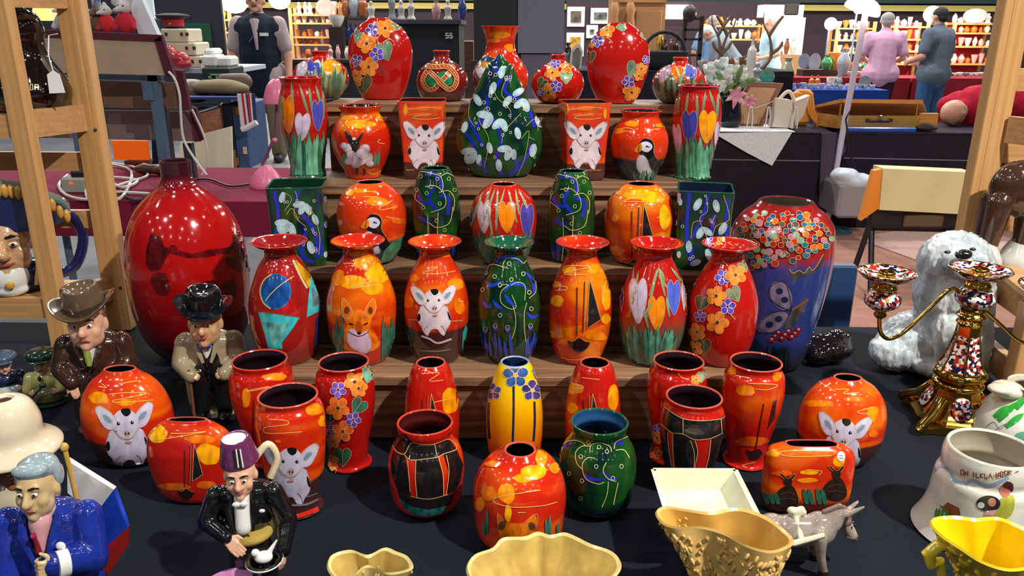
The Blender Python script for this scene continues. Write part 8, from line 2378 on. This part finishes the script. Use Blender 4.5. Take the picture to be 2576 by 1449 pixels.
for x, y, w_, l in ((592, 34, 62, 'large round glowing white lamp globe left of the man'), (705, 24, 52, 'glowing amber lamp shade right of the man')):
 lm = top('globe_lamp', l, 'lamp', move(lathe(crom([(.001, 0), (.6, .1), (1, .5), (.9, .85), (.3, 1)], 3), 20), (0, 0, 0)), mat('globe_glow', S(255, 240, 220), .4, emit=S(255, 226, 190), estr=4), None, True)
 s_ = w_ / 2 * SY / FPX
 lm.scale = (s_, s_, s_ * 1.6)
 lm.location = on_y(x, y, SY - .9 if x < 600 else SY + .1)
 glow(x, y - 50, SY - .5, 60)
trinket('plate', 820, 40, 44, 40, SY - .1, cp_, 'pale pink plate stood upright on the top shelf', 'plate')
# --- cabinets and statuettes by the pillar
drk = wood('ebony', S(22, 18, 20), S(48, 38, 36), None, .4)
shelves('dark_dresser', 'dark dresser with blue vases beside the lit shelves', 862, 960, (46, 98, 150), 44, 12.2, drk)
fill(98, (865, 880, 892), 12.2, (30, 46), 'on the dark dresser', 'blue bottles on the dresser', ('bottle',), [cbl], 'bottle')
fill(44, (868, 888, 910), 12.2, (44, 70), 'on top of the dark dresser', 'urns on the dresser', ('vase', 'pot'), [cb, cg], 'urn', (22, 30))
pd = top('planter_pedestal', 'dark pedestal under the white planter', 'pedestal', box((on_y(848, 68, 11.96).x, 11.96, on_y(848, 68, 11.96).z / 2 - .001), (.2, .2, on_y(848, 68, 11.96).z)), drk)
trinket('bowl', 848, 68, 40, 26, 11.96, cw, 'white urn-shaped planter beside the dark dresser', 'planter')
fill(150, (770, 792, 828, 845, 870), 11.4, (28, 44), 'on the crowded side table', 'figures on the side table', ('figure', 'vase'), [cp_, cw, co])
sd = top('side_table', 'low table of ornaments behind the crocus bud vase', 'table', pbox(735, 150, 885, 158, 11.2, .6), drk)
part(sd, 'table_base', box((sd.location.x, 11.5, sd.location.z / 2), (1.2, .4, sd.location.z)), drk)
bx = top('black_counter', 'black counter box chalked with the number 55', 'counter', pbox(955, 60, 1157, 420, 7.4, .8), mat('counter_black', S(34, 37, 46), .7))
bx.location.z = 0
bx.data.transform(Matrix.Diagonal((1, 1, on_y(1050, 60, 7.4).z / max(v.co.z for v in bx.data.vertices), 1)))
part(bx, 'counter_top', pbox(950, 50, 1160, 60, 7.36, .86), mat('counter_edge', S(70, 74, 86), .5))
g55 = [tube([on_y(x0 + a * 7, 84 + b * 12, 7.39) for a, b in FONT['5'][0]], .007, 6) for x0 in (1121, 1131)]
part(bx, 'number_lettering', join(*g55), mat('chalk', S(222, 226, 230), .9))['kind'] = 'stuff'
for x, h_, m_, l in ((935, 44, cw, 'white seated statuette at the left of the counter top'), (987, 70, cg, 'tall grey figure statuette on the counter'), (1010, 46, cw, 'white draped lady statuette on the counter'), (1035, 52, cw, 'white bell-skirted lady statuette on the counter'), (1098, 44, cp_, 'slim pale pink vase on the counter'), (1127, 48, cw, 'large white draped statuette at the right of the counter'), (1163, 52, cbl, 'blue and gold lidded jar by the pillar')):
 trinket('figure' if 'stat' in l else 'vase', x, 49, 22, h_, 7.6, m_, l, 'statuette' if 'stat' in l else 'vase')
top('wicker_chest', 'light wooden chest between the counter and the pillar', 'chest', pbox(1152, 104, 1192, 447, 8.3, .4), fw)
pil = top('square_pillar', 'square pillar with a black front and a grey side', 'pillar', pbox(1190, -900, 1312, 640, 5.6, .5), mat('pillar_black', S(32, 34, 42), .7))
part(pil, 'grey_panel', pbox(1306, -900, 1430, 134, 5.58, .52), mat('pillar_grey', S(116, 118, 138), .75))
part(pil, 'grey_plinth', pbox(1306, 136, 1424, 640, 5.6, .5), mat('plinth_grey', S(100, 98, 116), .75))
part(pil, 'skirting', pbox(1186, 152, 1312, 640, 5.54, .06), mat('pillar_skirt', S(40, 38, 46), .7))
pil.location.z = 0
zmn = min((pil.location + v.co).z for v in pil.data.vertices)
for o_ in [pil] + list(pil.children):
 for v in o_.data.vertices:
  if v.co.z < 1.2:
   v.co.z = .0
  elif v.co.z > 3:
   v.co.z = 4.2
pil.data.update()
for o_, zz in zip(pil.children, (on_y(1360, 134, 5.58).z, 0, 0)):
 for v in o_.data.vertices:
  if v.co.z < 3.9 and zz:
   v.co.z = zz
  elif not zz and v.co.z > .1:
   v.co.z = on_y(1360, 136 if o_.name.startswith('grey') else 152, 5.6).z
# --- pictures and wardrobe
WY = 17.5
pw = top('picture_screen', 'plum screen hung with pictures right of the pillar', 'partition', pbox(1420, 4, 1990, 420, WY, .06), plum)
for (x0, y0, x1, y1, c_, l) in ((1427, 17, 1471, 67, S(120, 104, 92), 'framed horse print at the top of the plum screen'), (1486, 20, 1536, 60, S(110, 130, 120), 'framed green landscape on the plum screen'), (1425, 82, 1469, 142, S(226, 170, 40), 'framed print with a yellow sun on the plum screen'), (1475, 63, 1504, 96, S(226, 226, 222), 'small white mounted print on the plum screen')):
 f_ = top('framed_picture', l, 'picture', pbox(x0, y0, x1, y1, WY - .05, .04), mat('white_mount', S(234, 230, 232), .6), 'pictures on the plum screen')
 part(f_, 'print', pbox(x0 + 9, y0 + 11, x1 - 9, y1 - 11, WY - .07, .02), mat('print_' + str(x0), c_, .6, col2=S(60, 56, 54), vscale=9))
wd_ = wood('oak_far', S(140, 96, 58), S(178, 130, 84), None, .5)
wr = top('oak_wardrobe', 'big carved oak wardrobe behind the large oval vase', 'wardrobe', pbox(1540, -6, 1672, 152, 14, .7), wd_)
part(wr, 'cornice', pbox(1560, -12, 1676, 6, 13.95, .8), wd_)
part(wr, 'door', pbox(1596, 26, 1664, 140, 13.95, .05, .02), mat('oak_door', S(150, 106, 66), .5))
part(wr, 'lower_case', box((wr.location.x, 14.35, wr.location.z / 2), (.95, .7, wr.location.z)), wd_)
for x in (1546, 1586):
 part(wr, 'turned_column', tube([on_y(x, y, 13.9) for y in (6, 24, 40, 70, 110, 146)], [.05, .09, .06, .08, .05, .08], 12), wd_, True)
top('lamp_window', 'bright white light box beside the wardrobe', 'light box', pbox(1668, 12, 1738, 48, WY - .07, .06), mat('light_box', S(255, 250, 240), .5, emit=S(255, 250, 240), estr=3))
bk = thing('black_rack', 'black carved rack of dark metal ornaments', 'rack', on_y(1742, 140, 12))
for x in (1722, 1764):
 part(bk, 'post', box((on_y(x, 90, 12).x, 12.04, on_y(x, 40, 12).z / 2), (.05, .08, on_y(x, 40, 12).z)), drk)
for y in (44, 72, 96, 136):
 part(bk, 'rail', pbox(1722, y, 1764, y + 6, 12, .08), drk)
part(bk, 'finial', ball(on_y(1735, 34, 12), (.1, .08, .12)), drk, True)
mc = top('metalware_cabinet', 'low dark cabinet left of the black rack', 'cabinet', box((on_y(1684, 140, 12).x, 12.25, on_y(1684, 140, 12.1).z / 2 - .001), (.42, .4, on_y(1684, 140, 12.1).z)), drk)
fill(140, (1662, 1676, 1690, 1706), 12.1, (30, 60), 'in the metalware left of the black rack', 'metal pieces by the rack', ('vase', 'pot', 'bottle'), [gl('copper', 96, 60, 40), mat('brass', S(0, 0, 0)), gl('iron', 40, 36, 36)])
bs = thing('wicker_basket', 'dark basket with a high hooped handle behind the oval vase', 'basket', on_y(1668, 178, 8))
obj('basket_bowl', lathe(crom([(.14, 0), (.2, .06), (.24, .17), (.22, .17), (.1, .03)], 3), 20), mat('dark_wicker', S(40, 42, 46), .8, bump=1, bscale=60), bs)
obj('handle', tube([(.2 * cos(a), 0, .16 + .2 * sin(a)) for a in [pi * i / 10 for i in range(11)]], .018, 8), MATS['dark_wicker'], bs)
st_ = clothed('draped_table', 'long dark stall table of antlers and curios beyond the top step', on_y(1430, 200, 8.6).x, on_y(1930, 200, 8.6).x, 7.8, on_y(1700, 178, 7.8).z, .9, bkc)
CZ = on_y(1700, 178, 7.8).z
for i, (x, s_, l) in enumerate(((1790, 1, 'tall forked antler at the left of the curio table'), (1835, -1, 'tall forked antler in the middle of the curio table'), (1918, 1, 'long curved antler at the right of the curio table'))):
 b_ = on_y(x, 150, 8.2); b_.z = CZ
 top('deer_antler', l, 'antler', join(*[tube([b_ + V((s_ * a, 0, c)) for a, c in crom(q_, 3)], [.022 - .0016 * j for j in range(len(crom(q_, 3)))], 7) for q_ in (((0, 0), (.08, .12), (.05, .3), (-.02, .42), (-.03, .54)), ((.04, .32), (.10, .42), (.16, .5)), ((.07, .14), (.15, .2), (.18, .26)))]), mat('antler_horn', S(132, 104, 80), .6, var=.4), 'antlers on the curio table', True)
fill(170, range(1770, 1925, 13), 8.1, (14, 30), 'on the curio table beyond the flowers', 'curios on the dark table', tints=[cw, cb, cp_, cbl, cg])
trinket('bottle', 1888, 172, 22, 76, 8.0, cw, 'tall white goose-necked bottle among the antlers', 'bottle')
lz = on_y(1890, 206, 7.4).z
clothed('draped_table', 'small black table behind the bouquet', on_y(1846, 206, 7.4).x, on_y(1946, 206, 7.4).x, 7.3, lz, .45, bkc)
trinket('plate', 1872, 208, 46, 42, 7.4, cw, 'white plate with a beaded border behind the lilies', 'plate')
trinket('figure', 1902, 205, 26, 46, 7.4, cg, 'pale grey owl figure beside the beaded plate', 'figurine')
trinket('vase', 1428, 172, 20, 62, 8.2, BLACKC, 'black cat shaped vase beside the pillar', 'vase')
mr = top('dressing_mirror', 'small white arched mirror on the curio table', 'mirror', extr([(on_y(1432 + a, 150, 8.1).x, on_y(1440, b, 8.1).z) for a, b in ((0, 176), (4, 130), (14, 112), (26, 112), (34, 130), (30, 176))], 8.1, 8.14), cw)
part(mr, 'glass', extr([(on_y(1432 + a, 150, 8.1).x, on_y(1440, b, 8.1).z) for a, b in ((6, 170), (9, 132), (17, 120), (23, 120), (29, 132), (25, 170))], 8.09, 8.1), mat('mirror_glass', S(150, 164, 172), .08, .8))

# --- blue table, red tables and their china
TB = 9.8
bz = on_y(2100, 226, TB).z
clothed('draped_table', 'blue clothed table of glass and china', on_y(1930, 230, TB).x, on_y(2236, 230, TB).x, TB, bz, .9, mat('blue_cloth', S(30, 66, 150), .85, var=.15, spec=.2), .35)
fill(224, range(1972, 2070, 14), TB + .05, (9, 16), 'on the left half of the blue table', 'dishes on the blue table', ('bowl', 'cup'), [cw, gl('paleblue', 130, 176, 214), cg])
fill(224, range(2076, 2216, 16), TB + .05, (7, 12), 'on the right half of the blue table', 'saucers on the blue table', ('bowl', 'cup'), [cw])
for x, l in ((2040, 'left one of two orange bottles on the blue table'), (2055, 'right one of two orange bottles on the blue table')):
 trinket('bottle', x, 216, 13, 26, TB + .3, co, l, 'bottle', 'orange bottles')
trinket('cup', 2088, 218, 22, 22, TB + .25, cw, 'white mug standing on the blue table', 'mug', None, 0, True)
trinket('vase', 2107, 218, 20, 28, TB + .25, cg, 'cut glass tumbler beside the white mug', 'glass')
trinket('plate', 2172, 222, 30, 30, TB + .2, cg, 'cut glass plate stood up at the right of the blue table', 'plate')
trinket('vase', 1976, 222, 34, 74, TB + .12, gl('khaki_vase', 150, 146, 116), 'tall mottled green vase at the left of the blue table', 'vase')
trinket('plate', 1926, 210, 40, 34, 7.5, gl('teal_plate', 60, 160, 150), 'teal rimmed plate beside the mottled vase', 'plate')
RY = 12.4
rz2 = on_y(2200, 196, RY).z
redc = mat('red_cloth', S(120, 18, 34), .85, var=.15, spec=.2)
clothed('draped_table', 'long red clothed table on the right', on_y(1930, 200, RY).x, on_y(2290, 200, RY).x, RY, rz2, .8, redc)
clothed('draped_table', 'red clothed table behind the bending person', on_y(2296, 200, RY).x, on_y(2640, 200, RY).x, RY, rz2, .8, redc)
fill(194, range(2130, 2250, 14), RY + .05, (9, 15), 'on the long red table', 'cups on the red table', ('cup', 'bowl', 'bottle'), [cw])
fill(194, range(2374, 2480, 13), RY + .05, (7, 12), 'on the right red table', 'dishes on the right red table', ('bowl', 'cup'), [cg, cw])
trinket('plate', 2206, 194, 32, 34, RY + .1, cw, 'square white patterned plate stood on the red table', 'plate')
ru = top('black_riser', 'low black riser crowded with vases on the red table', 'riser', pbox(2020, 176, 2190, 196, RY + .4, .3), drk)
trinket('vase', 2118, 190, 32, 64, RY + .05, cg, 'tall silvery oriental vase on the red table', 'vase')
trinket('vase', 2078, 176, 26, 36, RY + .5, cgn, 'green glass jug on the black riser', 'jug')
trinket('plate', 2046, 178, 30, 42, RY + .42, cg, 'grey plate on a stand on the black riser', 'plate')
trinket('plate', 2020, 172, 28, 36, RY + .45, gl('bluegrey', 120, 140, 160), 'blue-grey plate at the left of the black riser', 'plate')
fill(176, (2098, 2138, 2152, 2166, 2180), RY + .5, (14, 30), 'on the black riser', 'vases on the riser', ('vase', 'bowl'), [cg, cgn, co, cw])
trinket('bowl', 2100, 176, 30, 40, RY + .62, co, 'footed amber bowl above the riser', 'bowl')
# lit white cabinet, pine shelves, red-backed shelves
FY = 16.2
lc = thing('lit_cabinet', 'white display cabinet lit inside, full of figurines', 'cabinet', V((on_y(1970, 140, FY).x, FY, 0)))
part(lc, 'frame', join(pbox(1920, 12, 2022, 44, FY, .4), pbox(1920, 44, 1930, 138, FY, .05), pbox(2014, 44, 2022, 138, FY, .05)), mat('cabinet_white', S(232, 234, 240), .5, emit=S(230, 235, 245), estr=.5))
part(lc, 'lit_back', pbox(1930, 44, 2014, 138, FY + .35, .03), mat('lit_back', S(250, 226, 206), .6, emit=S(255, 226, 200), estr=1.3))
zc_ = on_y(1970, 138, FY).z
part(lc, 'plinth', box((lc.location.x, FY + .2, zc_ / 2), (.82, .4, zc_)), mat('plinth_tan', S(190, 146, 104), .7))
part(lc, 'projector', pbox(1976, 10, 2010, 38, FY - .1, .1, .02), chm)
fill(137, (1940, 1952, 1968, 1984, 2000), FY + .05, (20, 40), 'inside the lit cabinet', 'figurines in the lit cabinet', ('figure', 'vase'), [cw, cb, cp_])
RB_ = mat('red_backing', S(196, 50, 76), .8)
for nm, l, x0, x1, rows, yt, Y, bk_ in (('pine_shelves', 'honey pine shelves of white china behind the pole lamp', 2104, 2196, (70, 100, 132), 54, 14.2, None), ('pine_shelves', 'pale pine shelves with red backing between the two men', 2250, 2330, (66, 98, 128, 160), 56, 13.6, RB_), ('pine_shelves', 'pale pine shelves with red backing at the far right', 2396, 2500, (58, 82, 116, 160), 56, 13.6, RB_), ('pine_shelves', 'lit pine shelves of silver behind the bending men', 1770, 1918, (64, 98), 60, 15.6, None)):
 shelves(nm, l, x0, x1, rows, yt, Y, pnl, .3, bk_)
 for y in rows:
  fill(y, range(int(x0) + 12, int(x1) - 4, 17), Y, (13, 24), 'on shelf %s ' % ('one', 'two', 'three', 'four')[rows.index(y)] + {2104: 'by the pole lamp', 2250: 'between the men', 2396: 'at far right', 1770: 'behind the bending men'}[x0], 'china on ' + l[:24] + str(x0), ('figure', 'vase', 'bowl', 'pot'), [cw, cw, co, cp_])
 glow((x0 + x1) / 2, yt - 14, Y - .5, 45)
trinket('plate', 2448, 58, 60, 34, 13.6, cg, 'big silver oval dish stood on the far right shelves', 'dish')
for x, y, Y, r, l in ((2090, 60, 13.6, .1, 'bright round spot lamp left of the pine shelves'), (2345, 36, 13.35, .13, 'large dazzling lamp above the man in the grey shirt'), (2160, 22, 13.35, .08, 'small bright spot lamp beyond the pole lamp')):
 top('spot_lamp', l, 'lamp', ball(on_y(x, y, Y), r, 8), bulb, 'spot lamps', True)
 b_ = bpy.data.objects[[o_.name for o_ in COL.objects if o_.name.startswith('spot_lamp')][-1]]
 part(b_, 'lamp_pole', tube([V((on_y(x, y, Y).x, Y + .05, 0)), on_y(x, y, Y) + V((0, .05, 0))], .015, 6), steel)
 glow(x, y + 4, Y - .5, 45)

# ================================================================== people
SKIN = mat('skin', S(206, 150, 126), .5, var=.08, vscale=20)

def person(label, loc, H, yaw, shirt, trousers, hair, lean=0.0, arms='down', vest=None, bald=False, sleeve=.40, voxel=.016, feet=True, shoe=None):
 loc = V(loc)
 t_ = thing('person', label, 'person', loc, yaw)
 hip = V((0, 0, .52))
 Rm = Matrix.Rotation(lean, 3, 'X')
 U = lambda x, y, z: ((Rm @ (V((x, y, z)) - hip)) + hip) * H
 Lg = lambda x, y, z: V((x, y, z)) * H
 C = lambda a, b, r0, r1: cap(a, b, r0 * H, r1 * H)
 W = {'down': ((.16, -.01, .63), (.165, -.06, .48)), 'front': ((.165, .0, .64), (.09, -.16, .60)), 'reach': ((.13, -.13, .66), (.10, -.26, .56)), 'side': ((.18, .02, .64), (.15, -.07, .52))}[arms]
 sk, sh, tr_ = [], [], []
 for k in (-1, 1):
  S_, E_, Wr = U(k * .115, 0, .80), U(k * W[0][0], W[0][1], W[0][2]), U(k * W[1][0], W[1][1], W[1][2])
  M_ = S_.lerp(E_, sleeve / .55)
  sk += [C(S_, E_, .034, .027), C(E_, Wr, .028, .019)] + hand(Wr, (Wr - E_).normalized(), V((k, -.2, .1)), .105 * H, .5, 1)
  sh += [C(S_, M_, .050, .044)]
  sk += [C(Lg(k * .055, 0, .5), Lg(k * .06, -.01, .28), .06, .04), C(Lg(k * .06, -.01, .28), Lg(k * .06, .01, .05), .038, .026), C(Lg(k * .06, .0, .025), Lg(k * .066, -.09, .02), .024, .02)]
  tr_ += [C(Lg(k * .058, 0, .5), Lg(k * .062, -.012, .28), .074, .056), C(Lg(k * .062, -.012, .28), Lg(k * .062, .005, .05), .056, .048)]
 torso = [C(U(0, 0, .55), U(0, 0, .66), .085, .09), C(U(-.07, 0, .77), U(.07, 0, .77), .065, .065), C(U(0, .0, .66), U(0, .0, .76), .09, .095)]
 hc = U(0, -.018, .925)
 hs_ = .068 * H
 Mh = Matrix.Translation(hc) @ Rm.to_4x4()
 hb2 = lambda x, y, z, r: xf(ball((0, 0, 0), tuple(q * hs_ for q in r)), Mh @ Matrix.Translation(V((x, y, z)) * hs_))
 sk += torso + [C(U(0, .005, .8), U(0, -.012, .9), .036, .036), hb2(0, .05, .2, (.74, .84, .8)), hb2(0, -.2, -.42, (.56, .56, .5)), hb2(0, -.86, -.02, (.13, .16, .2)), hb2(.74, .08, -.02, (.1, .2, .26)), hb2(-.74, .08, -.02, (.1, .2, .26)), hb2(0, -.66, -.72, (.24, .18, .2)), hb2(0, -.7, .3, (.4, .12, .1))]
 blob('body', sk, voxel * .8, SKIN, t_, 3)
 pel = C(Lg(-.035, .005, .52), Lg(.035, .005, .52), .09, .09)
 blob('trousers', tr_ + [pel], voxel, trousers, t_, 4)
 if shirt:
  blob('shirt', [C(U(0, 0, .505), U(0, -.005, .64), .112, .11), C(U(-.05, 0, .51), U(.05, 0, .51), .1, .1), C(U(-.075, 0, .765), U(.075, 0, .765), .078, .078), C(U(0, 0, .64), U(0, 0, .75), .108, .11), C(U(0, 0, .78), U(0, -.004, .845), .06, .046)] + sh, voxel, shirt, t_, 4)
 if vest:
  blob('waistcoat', [C(U(0, 0, .475), U(0, -.008, .64), .112, .122), C(U(-.072, 0, .77), U(.072, 0, .77), .08, .08), C(U(0, -.004, .64), U(0, -.002, .75), .12, .12)], voxel, vest, t_, 4)
  obj('name_badge', box(U(.055, -.122, .745), (.05 * H, .004, .018 * H)), mat('badge_white', S(232, 236, 236), .5), t_, smooth=False)
  obj('shirt_front', join(tube([U(0, -.085, .82), U(.005, -.118, .76), U(.01, -.124, .66)], [.03 * H, .014 * H, .007 * H], 8)), shirt, t_)
  obj('lanyard', tube([U(.05, -.045, .835), U(.015, -.118, .765), U(-.03, -.128, .70)], .007 * H, 6), mat('lanyard_blue', S(24, 34, 96), .7), t_)
  obj('wristwatch', tube([U(.164, -.05, .505), U(.165, -.055, .49)], .026 * H, 10), mat('watch_steel', S(180, 176, 170), .3, .9), t_)
 if hair:
  if bald:
   blob('hair', [hb2(.5, .25, .0, (.3, .5, .32)), hb2(-.5, .25, .0, (.3, .5, .32)), hb2(0, .6, -.05, (.55, .32, .42))], voxel * .7, hair, t_, 2)
  else:
   blob('hair', [hb2(0, .14, .32, (.8, .84, .76)), hb2(0, .5, -.1, (.66, .45, .5))], voxel * .7, hair, t_, 2)
 for k in (-1, 1):
  e_ = [obj('eye', hb2(k * .28, -.76, .12, (.1, .05, .06)), DARK, t_)]
  if feet:
   blob('shoe', [C(Lg(k * .061, .02, .026), Lg(k * .068, -.085, .022), .034, .03)], voxel * .7, shoe or chm, t_, 2)
 obj('mouth', hb2(0, -.73, -.42, (.24, .05, .05)), mat('lip', S(150, 84, 80), .5), t_)
 if vest:
  obj('moustache', hb2(0, -.78, -.27, (.32, .1, .08)), mat('moustache_hair', S(110, 100, 98), .8), t_)
 return t_

fab = lambda n_, c_, **k: mat('cloth_' + n_, S(*c_), .9, var=.15, vscale=8, spec=.2, **k)
grey, dkh = mat('hair_grey', S(150, 148, 148), .8), mat('hair_dark', S(34, 30, 30), .8)
p = on_z(680, 404, 0.0)
person('man in a dark blue utility waistcoat with a white name badge', (p.x, p.y, 0), 1.90, .08, fab('stripe_shirt', (176, 160, 162)), fab('khaki', (126, 112, 92)), None, .0, 'down', fab('vest_navy', (26, 34, 50)))
per = lambda px, Y: (on_y(px, 200, Y).x, Y, 0)
person('man in a pink short-sleeved shirt seen from behind', per(2212, 12.0), 1.74, pi - .3, fab('pink', (206, 160, 190)), fab('plum', (60, 26, 40)), grey, .02, 'front')
person('man in a grey T-shirt and blue jeans seen from behind', per(2346, 11.4), 1.80, pi + .5, fab('grey_tee', (92, 104, 116)), fab('jeans', (50, 82, 122)), dkh, .03, 'front')
person('grey-haired man in a light blue shirt and braces in profile', per(1932, 14.6), 1.70, -pi / 2 + .2, fab('sky', (160, 196, 210)), fab('dark_grey', (44, 44, 52)), grey, .05, 'front')
person('man in a blue striped shirt behind the antlers', per(1783, 14.4), 1.72, pi, fab('stripe', (120, 160, 206), stretch=(60, 1, 1)), fab('dark_grey', (0, 0, 0)), grey, 0, 'side')
person('white-haired person bending forward in a grey top', per(1846, 13.3), 1.74, -pi / 2 - .4, fab('grey_top', (120, 132, 146)), fab('dark_grey', (0, 0, 0)), mat('hair_white', S(206, 206, 206), .8), .7, 'reach')
person('person in a black top stooping over the table', per(1886, 14.95), 1.70, pi / 2 + .6, fab('black_top', (24, 26, 30)), fab('jeans', (0, 0, 0)), dkh, .95, 'reach')
person('bald person in a red jumper bending over the black table', (on_y(2402, 285, 6.6).x + .6, 6.96, 0), 1.72, radians(-60), fab('red_jumper', (176, 26, 52)), fab('dark_grey', (0, 0, 0)), mat('hair_thin', S(190, 150, 120), .8), 1.58, 'reach', bald=True, sleeve=1.0, voxel=.013)

bpy.data.scenes.remove(BSC)
